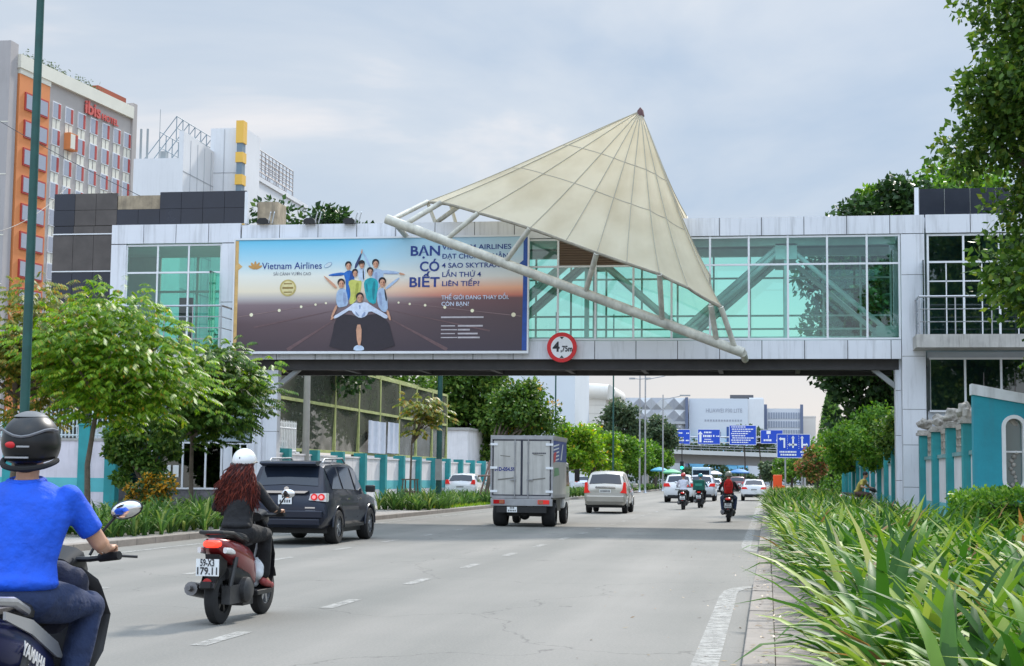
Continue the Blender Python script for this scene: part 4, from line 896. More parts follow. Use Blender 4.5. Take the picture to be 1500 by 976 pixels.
# ---- lamp posts, poles, wires
green_paint = mat('pole_green', (.012, .075, .065), .45, noise=(3, .3))
def pole(name, label, cat, px_, Y, top, r0, r1, m, base_x=None, group=None, z0=.12):
    X = at(px_, 690, Y).x if base_x is None else base_x
    t = thing(name, label, cat, (X, Y, z0), group=group)
    b = MB(); b.tube([(X, Y, z0), (X, Y, z0+.5), (X, Y, top)], [r0*1.05, r0, r1], 14); b.build('shaft', m, t)
    b = MB(); b.lathe([(0, z0), (r0*2.2, z0), (r0*2.2, z0+.03), (r0*1.3, z0+.12), (r0, z0+.5)], (X, Y, 0), 'z', 12); b.build('base', m, t)
    return t, X
t, X = pole('lamp_post', 'tall dark green lamp post in front of the orange hotel', 'lamp post', 41, 30, 14, .105, .075, green_paint, base_x=-14.95)
b = MB(); b.tube([(X, 30, 14), (X+1.2, 30, 14.6)], .05, 8); b.obox((X+1.5, 30, 14.65), (.4, .14, .07)); b.build('lamp_head', steel, t)
t, X = pole('lamp_post', 'dark green lamp post beside the staked sapling under the bridge', 'lamp post', 643, 66, 11, .13, .08, green_paint)
b = MB(); b.tube([(X, 66, 11), (X+1.2, 66, 11.6)], .05, 8); b.obox((X+1.5, 66, 11.65), (.4, .14, .07)); b.build('lamp_head', steel, t)
b = MB(); b.box(X-.13, X+.13, 65.83, 65.9, 1.3, 2.2); b.build('service_panel', steel, t)
t, X = pole('utility_pole', 'pale grey concrete pole standing in front of the tall net', 'pole', 447, 58.0, 7.4, .15, .11, concrete)
for px_, Y, top, lb in ((937, 150, 11.2, 'farther slim lamp post with twin head above the left tree row'), (945, 143, 10.9, 'slim lamp post with long single arm above the left tree row'), (971, 165, 10.2, 'slim lamp post with single arm in front of the diamond facade')):
    t, X = pole('street_lamp', lb, 'street lamp', px_, Y, top, .09, .06, steel, group='far street lamps on the left')
    b = MB()
    if px_ == 937:
        for s_ in (-1, 1): b.tube([(X, Y, top-.3), (X+.7*s_, Y, top-.25)], .04, 6); b.obox((X+.75*s_, Y, top-.25), (.28, .12, .08))
    else: b.tube([(X, Y, top-.5), (X+1.8, Y, top-.15)], .04, 6); b.obox((X+2.3, Y, top-.08), (.55, .14, .07))
    b.build('lamp_head', steel, t)
for px_, Y, top, lb in ((898, 120, 14, 'thin dark mast rising behind the white house'), (813, 118, 14, 'thin dark mast left of the white house')):
    pole('mast', lb, 'mast', px_, Y, top, .07, .05, green_paint, group='thin masts by the left tree row')
tl, X = pole('traffic_light', 'traffic light showing green under the flyover', 'traffic light', 999, 190, 5.6, .08, .06, dark_steel)
b = MB(); b.box(X-.22, X+.22, 189.7, 189.9, 2.5, 3.5); b.build('housing', black_plastic, tl)
b = MB(); b.lathe([(0, 0), (.17, 0), (.17, .05)], (X, 189.64, 2.75), 'y', 16); b.build('green_lamp', glow('green_lamp', (.02, .9, .45), 3), tl)
# cables
cabm = mat('cable', (.03, .03, .035), .6)
def cable(name, p, q, sag, label, r=.012):
    p = Vector(p); q = Vector(q); b = MB(); b.tube([p.lerp(q, i/14)-Vector((0, 0, sag*4*(i/14)*(1-i/14))) for i in range(15)], r, 4, cap=False)
    return tag(b.build(name, cabm), label, 'cable', 'overhead cables on the left')
cable('cable', at(-30, 160, 60), at(352, 352, 52), .25, 'thin overhead cable sloping past the white block to the billboard corner')
cable('cable', at(-30, 345, 45), at(100, 272, 58), .4, 'thin overhead cable rising across the orange hotel strip')
b = MB(); b.tube([(-17.6, YF-.05, 9.0), (-17.62, YF-.06, 7), (-17.55, YF-.08, 6.2), (-17.6, YF-.06, 5.2)], .018, 5); b.build('cable', cabm, lt)

# ---- white and teal walls
def tealwall(name, label, X, ys, ztop, zpost, pw=.34, stripe=(.85, 1.25), group=None):
    t = thing(name, label, 'wall', (X, (ys[0]+ys[-1])/2, .1), group=group)
    b = MB(); b.box(X-.1, X+.1, ys[0], ys[-1], .08, ztop); b.box(X-.14, X+.14, ys[0], ys[-1], ztop, ztop+.06); b.build('panel', wall_white, t)
    b = MB(); b.box(X-.104, X+.104, ys[0], ys[-1], stripe[0], stripe[1]); b.build('stripe', teal_band, t)
    for y_ in ys: b = MB(); b.box(X-.16, X+.36, y_-pw/2, y_+pw/2, .08, zpost); b.build('post', teal, t)
    return t
lw = tealwall('boundary_wall', 'white boundary wall with teal posts and stripe below the tall net', -17.5, [51.6+3.65*k for k in range(17)], 2.2, 2.42)
nf = thing('net_fence', 'tall green mesh net on pale yellow steel frame behind teal posted wall', 'net fence', (-18.3, 70, .1))
ypaint = mat('yellow_green_paint', S(176, 182, 116), .6, noise=(3, .3)); gpaint = mat('green_post_paint', (.10, .24, .13), .6)
ys = [57.2+3.95*k for k in range(9)]
for i, y_ in enumerate(ys): b = MB(); b.box(-18.37, -18.23, y_-.07, y_+.07, .1, 6.15); b.build('post', ypaint if i else gpaint, nf)
b = MB()
for z in (2.45, 4.4, 6.1): b.box(-18.35, -18.25, ys[0]-.05, ys[-1]+.05, z-.06, z+.06)
b.box(-18.95, -18.85, ys[1], ys[-1]+.5, 6.3, 6.4)
for y_ in ys[1:]: b.tube([(-18.3, y_, 6.1), (-18.9, y_, 6.35)], .04, 5)
b.build('rail', ypaint, nf)
def netm():
    m = bpy.data.materials.new('net_mesh'); m.use_nodes = True; t = m.node_tree; N = t.nodes.new; L = t.links.new; b_ = t.nodes['Principled BSDF']; out = t.nodes['Material Output']
    b_.inputs['Base Color'].default_value = (.035, .04, .022, 1); b_.inputs['Roughness'].default_value = .9
    co = N('ShaderNodeTexCoord'); n = N('ShaderNodeTexNoise'); n.inputs['Scale'].default_value = 1.3; n.inputs['Detail'].default_value = 5; L(co.outputs['Object'], n.inputs['Vector'])
    mr = N('ShaderNodeMapRange'); mr.inputs['From Min'].default_value = .3; mr.inputs['From Max'].default_value = .7; mr.inputs['To Min'].default_value = .72; mr.inputs['To Max'].default_value = .92; L(n.outputs['Fac'], mr.inputs['Value'])
    tr = N('ShaderNodeBsdfTransparent'); mx = N('ShaderNodeMixShader'); L(mr.outputs[0], mx.inputs[0]); L(tr.outputs[0], mx.inputs[1]); L(b_.outputs[0], mx.inputs[2]); L(mx.outputs[0], out.inputs['Surface']); return m
b = MB()
for y0, y1 in zip(ys[:-1], ys[1:]):
    b.add([(-18.3+.05*math.sin(i*1.3+j), y0+.08+(y1-y0-.16)*i/4, 2.5+3.55*j/4) for j in range(5) for i in range(5)], [(j*5+i, j*5+i+1, j*5+i+6, j*5+i+5) for j in range(4) for i in range(4)], 0, True)
b.build('net', netm(), nf)
for k, (y0, y1, z0) in enumerate(((70.3, 73.6, 2.5), (73.9, 76.4, 2.55))):
    b = MB(); n_ = 14
    b.add([(-18.12+.05*math.sin(i*1.1+k)*(1-j*.2), y0+(y1-y0)*i/n_, z0+1.5*(1-j/3)) for j in range(4) for i in range(n_+1)], [(j*(n_+1)+i, j*(n_+1)+i+1, (j+1)*(n_+1)+i+1, (j+1)*(n_+1)+i) for j in range(3) for i in range(n_)], 0, True)
    o_ = b.build('hanging_sheet', mat('sheet_cloth', (.52, .56, .66), .8, noise=(4, .15)), None, sharp=0); tag(o_, ('pale blue sheet hung on the net, wider left one', 'pale blue sheet hung on the net, narrower right one')[k], 'sheet', 'sheets hung on the net')
# palings seen past the left pier
def palings(name, label, p, q, z0, z1, step, m, group=None, rails=2):
    p = Vector(p); q = Vector(q); L_ = (q-p).length; n_ = int(L_/step)
    t = thing(name, label, 'fence', (p.x, p.y, z0), group=group); b = MB()
    for i in range(n_+1):
        a = p.lerp(q, i/n_); b.box(a.x-.02, a.x+.02, a.y-.02, a.y+.02, z0, z1); b.add([(a.x-.045, a.y, z1), (a.x+.045, a.y, z1), (a.x, a.y, z1+.13)], [(0, 1, 2)])
    b.build('palings', m, t); b = MB()
    for k in range(rails): z = z0+.08+(z1-z0-.25)*k/max(1, rails-1); b.tube([(p.x, p.y, z), (q.x, q.y, z)], .03, 5)
    b.build('rails', m, t); return t
palings('paling_fence', 'white paling fence on the wall beside the left bridge pier', (-17.5, 52, 0), (-17.5, 57, 0), 2.28, 3.35, .2, white_metal, 'white paling fences on the left walls')
ac = thing('vent_block', 'white breeze block grille on the wall beside the left pier', 'vent block', (-17.9, 56.5, 2.2))
b = MB(); b.box(-17.95, -17.8, 54.6, 57.0, 2.26, 2.75); b.build('frame', white_metal, ac)
b = MB()
for i in range(4):
    for k in range(2): b.box(-17.8, -17.79, 54.75+i*.56, 55.15+i*.56, 2.31+k*.21, 2.46+k*.21)
b.build('slots', joint_dark, ac)
# frontal wall on the far left
Yw = 48.4; xa = [at(p_, 650, Yw).x for p_ in (-150, -70, 16, 126, 165)]
fwall = thing('boundary_wall', 'white wall with teal posts and paling top facing the far left rider', 'wall', (xa[2], Yw, .1))
b = MB(); b.box(xa[0], xa[4], Yw-.1, Yw+.1, .08, 2.5); b.box(xa[0], xa[4], Yw-.13, Yw+.13, 2.5, 2.58, 1); b.build('panel', [mat('wall_lilac', (.66, .62, .67), .85, noise=(1.1, .14), streak=.35), concrete], fwall)
b = MB(); b.box(xa[0], xa[4], Yw-.104, Yw+.104, .85, 1.3); b.build('stripe', teal_band, fwall)
for x_ in xa: b = MB(); b.box(x_-.19, x_+.19, Yw-.17, Yw+.17, .08, 3.0); b.box(x_-.22, x_+.22, Yw-.2, Yw+.2, 3.0, 3.06); b.build('post', teal, fwall)
for x0, x1 in zip(xa[:-1], xa[1:]):
    palings('paling_fence', 'white paling fence topping the far left wall', (x0+.2, Yw, 0), (x1-.2, Yw, 0), 2.6, 3.42, .13, mat('paling_paint', (.55, .62, .64), .5), 'palings along the far left wall', 3)

# right wall: tall teal posts with urns and openwork grilles
yr = [38.4, 41.8, 45.4, 49.1, 52.7, 56.4, 60.2, 64, 68, 72, 76, 80, 84, 88, 92, 96, 100]
rw = thing('right_wall', 'right boundary wall of tall teal posts with white panels and stone grilles', 'wall', (4.75, 66, .1))
XR_ = 4.78
b = MB(); b.box(XR_-.08, XR_+.1, 36.6, 100, .08, 2.12); b.build('panel', mat('wall_pink_white', (.74, .70, .70), .85, noise=(1.4, .1), streak=.25), rw)
b = MB(); b.box(XR_-.085, XR_+.105, 36.6, 100, .1, .92); b.build('stripe', mat('teal_pale', S(112, 186, 190), .8, noise=(2, .2)), rw)
b = MB(); b.box(XR_-.13, XR_+.14, 36.6, 100, 2.12, 2.22); b.build('ledge', mat('teal_grey', S(120, 160, 160), .8, noise=(3, .3)), rw)
stone = mat('rough_stone', (.40, .37, .33), .95, noise=(5, .45), bump=(20, .8))
for i, y_ in enumerate(yr):
    b = MB(); b.box(XR_-.25, XR_+.16, y_-.19, y_+.19, .08, 2.86); o_ = b.build('post', teal, rw)
    b = MB(); b.box(XR_-.32, XR_+.24, y_-.26, y_+.26, 2.86, 2.95); b.box(XR_-.28, XR_+.2, y_-.22, y_+.22, 2.95, 3.02); b.build('cap', stone, o_)
b = MB()
for y0, y1 in zip([36.7]+yr[:9], yr[:10]):
    b.box(XR_-.03, XR_+.08, y0+.2, y1-.2, 2.8, 2.9)
    n_ = 5
    for k in range(n_+1): y_ = y0+.22+(y1-y0-.44)*k/n_; b.box(XR_-.02, XR_+.06, y_-.05, y_+.05, 2.22, 2.8)
    for z in (2.38, 2.58): b.box(XR_-.02, XR_+.06, y0+.2, y1-.2, z, z+.05)
b.build('grille', mat('stone_grille', (.46, .40, .34), .9, noise=(5, .3)), rw)
for i, y_ in enumerate(yr[:7]):
    t = thing('stone_urn', 'rough stone ornament on a teal post of the right wall', 'stone ornament', (XR_-.1, y_, 3.02), rnd.random()*3, 'stone ornaments on the right wall')
    t['label'] = ('rough stone ornament on the post beside the oval window wall', 'rough stone ornament on the second teal post from the oval window wall', 'rough stone ornament on the third teal post from the oval window wall', 'rough stone ornament on the teal post touching the bridge pier', 'rough stone ornament on the first post behind the bridge pier', 'rough stone ornament on the second post behind the bridge pier', 'rough stone ornament on the third post behind the bridge pier')[i]
    b = MB()
    for j in range(7): b.obox((rnd.uniform(-.12, .12), rnd.uniform(-.16, .16), .08+rnd.uniform(0, .2)), (rnd.uniform(.05, .11), rnd.uniform(.05, .11), rnd.uniform(.05, .12)), Euler((rnd.random()*3, rnd.random()*3, rnd.random()*3)).to_matrix())
    blob('stone', b, stone, t, .03, 1)
b = MB()
for k in range(22): b.obox((XR_+.5+rnd.uniform(-.1, .1), 36.9+k*.55, 2.95+rnd.uniform(-.1, .25)), (rnd.uniform(.15, .3), rnd.uniform(.18, .34), rnd.uniform(.15, .3)), Euler((rnd.random()*3, rnd.random()*3, rnd.random()*3)).to_matrix())
o_ = blob('rock_garden', b, stone, None, .06, 1); tag(o_, 'ridge of rough rocks rising behind the right wall grilles', 'rocks')

gw = thing('gate_wall', 'turquoise painted wall with white sloping cap and tall oval window', 'wall', (6, 36.5, .1))
turq = mat('turquoise_wall', S(44, 150, 166), .75, noise=(1.1, .22), streak=.25, bump=(14, .2))
x0 = 4.56; Yg = 36.5
b = MB(); oc = at(1486, 664, Yg).x; zc_, hh, rw_ = 2.13, .84, .19
outer = [(x0, .1), (9, .1), (9, 2.95), (5.66, 3.24), (x0, 3.44)]
b.prism(outer, Yg, Yg+.35); wall_ = b.build('wall', turq, gw)
def stadium(cx, cz, r, h, n_=12): return [(cx+r*math.cos(a), cz+h-r+r*math.sin(a)) for a in [PI*i/n_ for i in range(n_+1)]]+[(cx+r*math.cos(a), cz-h+r+r*math.sin(a)) for a in [PI+PI*i/n_ for i in range(n_+1)]]
c_ = MB(); off = gw.location; c_.prism([(x_-off.x, z-off.z) for x_, z in stadium(oc, zc_, rw_, hh-.05)], Yg-off.y-.3, Yg-off.y+.22); cut(wall_, c_)
b = MB(); so, si = stadium(oc, zc_, .27, hh+.02), stadium(oc, zc_, .185, hh-.06); n_ = len(so)
for i in range(n_):
    j = (i+1) % n_
    b.add([(so[i][0], Yg-.05, so[i][1]), (so[j][0], Yg-.05, so[j][1]), (si[j][0], Yg-.05, si[j][1]), (si[i][0], Yg-.05, si[i][1]), (so[i][0], Yg+.0, so[i][1]), (so[j][0], Yg, so[j][1]), (si[j][0], Yg+.2, si[j][1]), (si[i][0], Yg+.2, si[i][1])], [(0, 1, 2, 3), (0, 4, 5, 1), (3, 2, 6, 7)])
b.box(oc-.19, oc+.19, Yg+.1, Yg+.14, zc_+.02, zc_+.06)
win = b.build('window', mat('window_white', (.78, .78, .78), .6, noise=(3, .08)), gw)
b = MB(); b.prism(stadium(oc, zc_, .186, hh-.055), Yg+.16, Yg+.18); b.build('pane', mat('oval_pane', (.08, .13, .13), .08, spec=1), win)
b = MB()
for k in range(9): b.ball((oc+rnd.uniform(-.08, .08), Yg+.15, zc_-.7+k*.09), rnd.uniform(.03, .06), 8, 5)
b.build('ornament', stone, win)
b = MB(); b.prism([(x0-.03, 3.445), (5.66, 3.245), (9, 2.955), (9, 3.18), (5.66, 3.47), (x0-.03, 3.69)], Yg-.05, Yg+.4); b.build('cap', mat('cap_white', (.74, .75, .76), .7, noise=(2, .15), streak=.4), gw)
b = MB()
for x_ in (4.82, 5.5, 6.2): b.tube([(x_, Yg+.17, 3.3), (x_, Yg+.17, 3.95)], .012, 5)
b.build('spikes', dark_steel, gw)
# ================================================================ VEGETATION
bark = mat('bark', (.16, .125, .095), .9, noise=(9, .4), bump=(30, .6)); bark_dark = mat('bark_dark', (.07, .055, .045), .9, noise=(8, .4), bump=(30, .6))
G = lambda *c: leafmat(*c)
leaf_lime = G('leaf_lime', [(0, (.07, .15, .02)), (.45, (.15, .29, .028)), (.8, (.28, .42, .04)), (.97, (.34, .36, .06)), (1, (.5, .24, .03))], .42)
leaf_gold = G('leaf_gold', [(0, (.07, .12, .025)), (.45, (.17, .22, .04)), (.78, (.33, .30, .06)), (1, (.42, .22, .05))], .35)
leaf_mid = G('leaf_mid', [(0, (.03, .07, .014)), (.5, (.07, .145, .024)), (.85, (.13, .22, .034)), (1, (.22, .27, .05))], .32)
leaf_dark = G('leaf_dark', [(0, (.014, .034, .012)), (.55, (.03, .07, .02)), (.9, (.06, .12, .03)), (1, (.10, .16, .04))], .25)
leaf_bright = G('leaf_bright', [(0, (.04, .11, .016)), (.5, (.10, .22, .026)), (.9, (.19, .33, .04)), (1, (.26, .33, .06))], .35)
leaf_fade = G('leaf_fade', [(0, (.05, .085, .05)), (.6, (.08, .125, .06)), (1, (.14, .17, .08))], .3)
leaf_flower = G('leaf_flower', [(0, (.05, .11, .03)), (.4, (.12, .19, .04)), (.62, (.35, .33, .07)), (.82, (.5, .22, .12)), (1, (.6, .14, .12))], .3)
leaf_orange = G('leaf_orange', [(0, (.04, .09, .03)), (.5, (.09, .15, .04)), (.68, (.5, .27, .03)), (1, (.65, .33, .03))], .3)
def rv(r): 
    while 1:
        v = Vector((r.uniform(-1, 1), r.uniform(-1, 1), r.uniform(-1, 1)))
        if .02 < v.length < 1: return v.normalized()
def leafq(b, p, d, s, L, Wd, fold=.12):
    m = p+d*(L*.42); n = d.cross(s)
    b.v += [p, m+s*Wd+n*(fold*Wd), p+d*L, m-s*Wd+n*(fold*Wd)]; k = len(b.v)-4; b.f.append([k, k+1, k+2, k+3]); b.m.append(0); b.s.append(False)
def clump_leaves(b, c, rad, n, L, r, up=.5, ratio=.32):
    for i in range(n):
        o = rv(r); q = r.random()**.45; p = Vector((c[0]+o.x*rad[0]*q, c[1]+o.y*rad[1]*q, c[2]+o.z*rad[2]*q))
        d = (o*.6+rv(r)*.8+Vector((0, 0, -.25))).normalized(); nn = (Vector((0, 0, up))+rv(r)*.6+o*.3).normalized()
        s = d.cross(nn)
        if s.length < .05: continue
        l = L*r.uniform(.7, 1.3); leafq(b, p, d, s.normalized(), l, l*ratio)
def sprigs(b, c, rad, n, r, L=.17, nl=7):      # drooping compound leaves: a rachis with hanging pairs
    for i in range(n):
        o = rv(r); q = .35+.65*r.random()**.6; p = Vector((c[0]+o.x*rad[0]*q, c[1]+o.y*rad[1]*q, c[2]+o.z*rad[2]*q))
        d = Vector((o.x+r.uniform(-.5, .5), o.y+r.uniform(-.5, .5), .15+.4*max(0, o.z))).normalized(); s = d.cross(Vector((0, 0, 1))).normalized()
        ln = r.uniform(.28, .5); l0 = L*r.uniform(.8, 1.25)
        for k in range(nl):
            t = (k+1)/nl; pp = p+d*(ln*t)+Vector((0, 0, -.20*t*t*ln*2.2))
            for sg in (-1, 1):
                dd = (s*sg*.62+d*.35+Vector((0, 0, -.62-.3*r.random()))).normalized(); ss = dd.cross(Vector((0, 0, 1))+s*.2).normalized()
                leafq(b, pp, dd, ss, l0*(1-.25*abs(t-.6)), l0*.19)
def limbs(b, base, top, ends, r, r0, r1):
    top = Vector(top)
    for e_ in ends:
        e_ = Vector(e_); m = top.lerp(e_, .5)+Vector((r.uniform(-.1, .1), r.uniform(-.1, .1), r.uniform(-.1, .2)))*(e_-top).length*.5
        b.tube([top-Vector((0, 0, .1)), m, e_], [r1*.75, r1*.45, r1*.15], 6)
def tree(name, label, base, trunk_top, crown_c, crown_r, n_cl, n_leaf, L, lm, seed, style='broad', r0=.12, bk=None, group=None, clump=.42, flat=.8, lean=None, cat='tree', shape=None):
    r = random.Random(seed); base = Vector(base); top = Vector(trunk_top); cc = Vector(crown_c)
    t = thing(name, label, cat, base, group=group)
    cl = []
    for i in range(n_cl):
        o = rv(r); q = .25+.75*r.random()**.5; k = clump*r.uniform(.7, 1.25)
        p = Vector((cc.x+o.x*crown_r[0]*q*(1-clump*.5), cc.y+o.y*crown_r[1]*q*(1-clump*.5), cc.z+o.z*crown_r[2]*q*(1-clump*.4)))
        m = min(crown_r); cl.append((p, (m*k, m*k, m*k*flat)))
    b = MB(); mid = base.lerp(top, .5)+Vector((r.uniform(-1, 1), r.uniform(-1, 1), 0))*.04*(top-base).length
    b.tube([base, mid, top], [r0*1.15, r0*.9, r0*.7], 8); limbs(b, base, top, [c[0] for c in cl[:14]], r, r0, r0)
    b.build('trunk', bk or bark, t)
    b = MB()
    for c, rd in cl:
        if style == 'broad': clump_leaves(b, c, rd, int(n_leaf*1.5), L*1.18, r)
        else: sprigs(b, c, rd, n_leaf, r, L)
    b.build('crown', lm, t, fix=False)
    return t
P = lambda px_, py, Y: at(px_, py, Y)
# ---- left pavement trees
tree('street_tree', 'bright green young tree with drooping leaves in front of black tower', (-15.75, 35, .12), (-15.6, 35, 3.2), (-15.2, 35, 4.15), (2.5, 1.8, 1.75), 66, 30, .145, leaf_lime, 1, 'sprig', .075, group='young trees on the left pavement', clump=.45)
tree('street_tree', 'golden leaved tree at the far left edge under the green lamp post', (-18.3, 36, .12), (-18.2, 36, 3.4), (-17.6, 36, 4.3), (2.2, 1.4, 2.1), 56, 28, .14, leaf_gold, 2, 'sprig', .08, group='young trees on the left pavement', clump=.45)
tree('street_tree', 'dark green spreading tree in front of the grey tower office', (-15.85, 42, .12), (-15.9, 42, 2.6), (-15.6, 42, 3.7), (2.4, 1.7, 1.5), 60, 30, .145, leaf_mid, 3, 'sprig', .07, group='young trees on the left pavement', clump=.45)
b = MB(); r = random.Random(33)
for i in range(16): o = rv(r); sprigs(b, Vector((-15.1+o.x*1.6, 41.6+o.y*1.2, 4.4+o.z*.6)), (.35, .35, .3), 9, r, .145)
tg = [o for o in C.objects if o.get('label', '').startswith('dark green spreading')][0]; b.build('new_leaves', leaf_lime, tg, fix=False)
tree('leafy_shrub', 'tall green shrub between teal post and grey office', (-19.3, 47, .12), (-19.3, 47, 1.0), (-19.3, 47, 2.2), (1.5, .9, 2.0), 34, 170, .13, leaf_mid, 4, r0=.05, group='shrubs by the left tower', cat='shrub')
tree('flowering_shrub', 'low shrub with orange blossoms in front of the grey office', (-18.4, 45.5, .12), (-18.4, 45.5, .4), (-18.4, 45.5, .95), (1.1, .7, .6), 12, 150, .10, leaf_orange, 5, r0=.04, group='shrubs by the left tower', cat='shrub')
tree('sapling', 'staked sapling with thin orange tinged leaves in front of the tall net', (-14.45, 63, .12), (-14.4, 63, 2.9), (-14.1, 63, 3.95), (1.25, 1.0, 1.1), 16, 9, .2, leaf_gold, 6, 'sprig', .05, clump=.4)
st = thing('tree_stake', 'square timber stake frame around the sapling by the net', 'tree stake', (-14.45, 63, .12))
b = MB()
for dx in (-.3, .3):
    for dy in (-.3, .3): b.tube([(-14.45+dx, 63+dy, .1), (-14.45+dx*.8, 63+dy*.8, 1.35)], .03, 5)
for z in (.8, 1.3): b.box(-14.75, -14.15, 62.72, 62.76, z, z+.05); b.box(-14.75, -14.15, 63.24, 63.28, z, z+.05)
b.build('frame', bark, st)
tree('street_tree', 'leafy tree with a few orange sprays above the white hatchback', (-14.4, 80, .12), (-14.0, 80, 2.6), (-12.7, 81, 4.7), (2.2, 1.8, 2.0), 34, 150, .19, leaf_mid, 7, r0=.11, group='street trees beyond the bridge', clump=.4)
b = MB(); r = random.Random(5)
for i in range(8): o = rv(r); clump_leaves(b, Vector((-12.7+o.x*1.9, 80.6+o.y*1.5, 5.3+o.z*1.5)), (.3, .3, .2), 22, .17, r)
tg = [o for o in C.objects if o.get('label', '').startswith('leafy tree with a few')][0]; b.build('blossom', leaf_orange, tg, fix=False)
st = thing('tree_stake', 'pinkish brown timber prop leaning on the tree beside the truck', 'tree stake', (-13.9, 77.5, .12))
b = MB(); b.tube([(-14.35, 77.6, .1), (-13.75, 77.8, 2.3)], .05, 6); b.tube([(-13.5, 77.6, .1), (-13.85, 77.8, 2.2)], .05, 6); b.tube([(-14.3, 77.5, 1.5), (-13.3, 77.5, 1.55)], .05, 6); b.build('frame', mat('stake_pink', (.30, .20, .17), .9, noise=(6, .3)), st)
tree('broad_tree', 'big dense green tree filling the gap under the bridge beside the lamp post', (-20.2, 100, .1), (-20, 100, 3), (-18.9, 100, 6.2), (3.6, 3, 4.6), 60, 190, .27, leaf_mid, 8, r0=.25, bk=bark_dark, group='trees behind the left wall', clump=.36)
tree('broad_tree', 'dark tree behind the left pier and billboard rising over the roof', (-21.2, 65, .1), (-21, 65, 4), (-19.4, 65, 9.1), (3.7, 2.6, 5.6), 44, 190, .24, leaf_dark, 9, r0=.25, bk=bark_dark, group='trees behind the left wall', clump=.4)
tree('broad_tree', 'green tree showing through and over the tall net', (-22.5, 84, .1), (-22.4, 84, 3), (-22.0, 84, 6.2), (4.0, 3, 3.6), 36, 180, .27, leaf_mid, 10, r0=.22, bk=bark_dark, group='trees behind the left wall', clump=.38)
tree('broad_tree', 'dark tree seen through the net nearest the left pier', (-24.5, 72, .1), (-24.4, 72, 3), (-24.0, 72, 6.0), (3.6, 3, 4.2), 34, 180, .27, leaf_dark, 11, r0=.22, bk=bark_dark, group='trees behind the left wall', clump=.38)
rows_ = [(110, -13.9, 3.7, 1.75, 1.65, 'nearest tree of the left kerb row, yellow green, just behind the silver minivan'), (125, -13.9, 3.8, 1.9, 1.7, 'second tree of the left kerb row behind the silver minivan'), (141, -14.0, 3.9, 2.0, 1.8, 'third tree of the left kerb row, right of the silver minivan roof'), (158, -14.0, 3.9, 2.0, 1.9, 'fourth tree of the left kerb row'), (176, -14.0, 3.9, 2.1, 1.9, 'fifth tree of the left kerb row'), (196, -14.0, 4.0, 2.3, 2.0, 'farthest tree of the left kerb row, nearest the flyover')]
for i, (Y, X, z, rx, rz, lb) in enumerate(rows_):
    tree('kerb_tree', lb, (X, Y, .12), (X, Y, 2.0), (X+.4, Y, z-.15), (rx*1.3, rx*1.5, rz*1.12), 38, 110, .25, leaf_lime if i in (0, 1) else leaf_bright, 20+i, r0=.11, bk=bark_dark, group='trees in a row along the left kerb', clump=.34)
for Y, X, z, rx, rz, lb, sd in ((172, -15.8, 7.0, 2.6, 3.4, 'tall greyish tree left of the far street lamps', 31), (190, -13.4, 6.4, 2.8, 3.0, 'tall greyish tree right of the far street lamps', 32)):
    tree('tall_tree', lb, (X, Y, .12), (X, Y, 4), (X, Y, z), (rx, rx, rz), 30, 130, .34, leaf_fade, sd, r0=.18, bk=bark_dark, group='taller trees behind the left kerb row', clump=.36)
for px_, y0, y1, Y, rx, lb, sd in ((1090, 618, 650, 262, 2.3, 'small pale tree behind the largest blue sign', 41), (1112, 628, 655, 270, 3.0, 'small round tree behind the square symbol sign', 42), (1130, 675, 705, 215, 1.6, 'small tree under the right end of the flyover', 43), (1075, 690, 708, 330, 3.0, 'distant tree under the flyover behind the blue parasol', 44), (1040, 688, 706, 340, 3.0, 'distant tree under the flyover left of the blue parasol', 45), (1160, 660, 708, 150, 1.9, 'bushy green tree behind the lane sign', 46), (1195, 640, 708, 128, 2.0, 'bushy green tree right of the lane sign', 47)):
    a, c = P(px_, y0, Y), P(px_, y1, Y); X = a.x; zc = (a.z+c.z)/2; rz = max(.8, (a.z-c.z)/2)
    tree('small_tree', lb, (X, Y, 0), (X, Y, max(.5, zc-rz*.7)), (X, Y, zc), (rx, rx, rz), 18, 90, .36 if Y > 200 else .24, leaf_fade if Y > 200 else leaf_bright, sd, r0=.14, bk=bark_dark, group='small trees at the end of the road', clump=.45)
b = MB(); r = random.Random(77)
for i in range(3000):
    x_ = r.uniform(-50, 3); p = Vector((x_, 385.5+r.uniform(0, 1), 9.0-2.4*(x_+60)/90+.6+abs(r.gauss(0, .9)))); d = rv(r); s = rv(r).cross(d); leafq(b, p, d, s.normalized() if s.length > .1 else Vector((1, 0, 0)), .9, .3)
tag(b.build('flyover_planting', leaf_fade, fix=False), 'green planting growing along the flyover edge', 'planting', kind='stuff')
# ---- right side
tree('large_tree', 'large dark leafed tree hanging over the right tower from the frame edge', (9.2, 35, .1), (8.4, 35, 5.2), (7.5, 35, 9.5), (3.9, 3.2, 6.3), 130, 330, .15, leaf_mid, 50, r0=.3, bk=bark_dark, clump=.32)
tree('feathery_tree', 'small tree with light feathery leaves at right edge over the balcony', (8.3, 33.5, .1), (7.8, 33.5, 3.6), (6.5, 33.5, 5.3), (1.5, 1.2, 1.7), 26, 14, .12, leaf_lime, 51, 'sprig', r0=.09, clump=.42)
tree('broad_tree', 'huge dark tree behind the right half of the bridge, above and below it', (7.2, 76, .1), (6.6, 76, 5), (6.5, 76, 9.7), (5.3, 4, 7.0), 120, 240, .28, leaf_dark, 52, r0=.4, bk=bark_dark, group='trees behind the right end of the bridge', clump=.32)
tree('broad_tree', 'brighter green tree over the black parapet behind the right tower', (11.5, 84, .1), (11, 84, 6), (9.8, 84, 13.4), (5.0, 4, 6.2), 70, 210, .28, leaf_bright, 53, r0=.35, bk=bark_dark, group='trees behind the right end of the bridge', clump=.36)
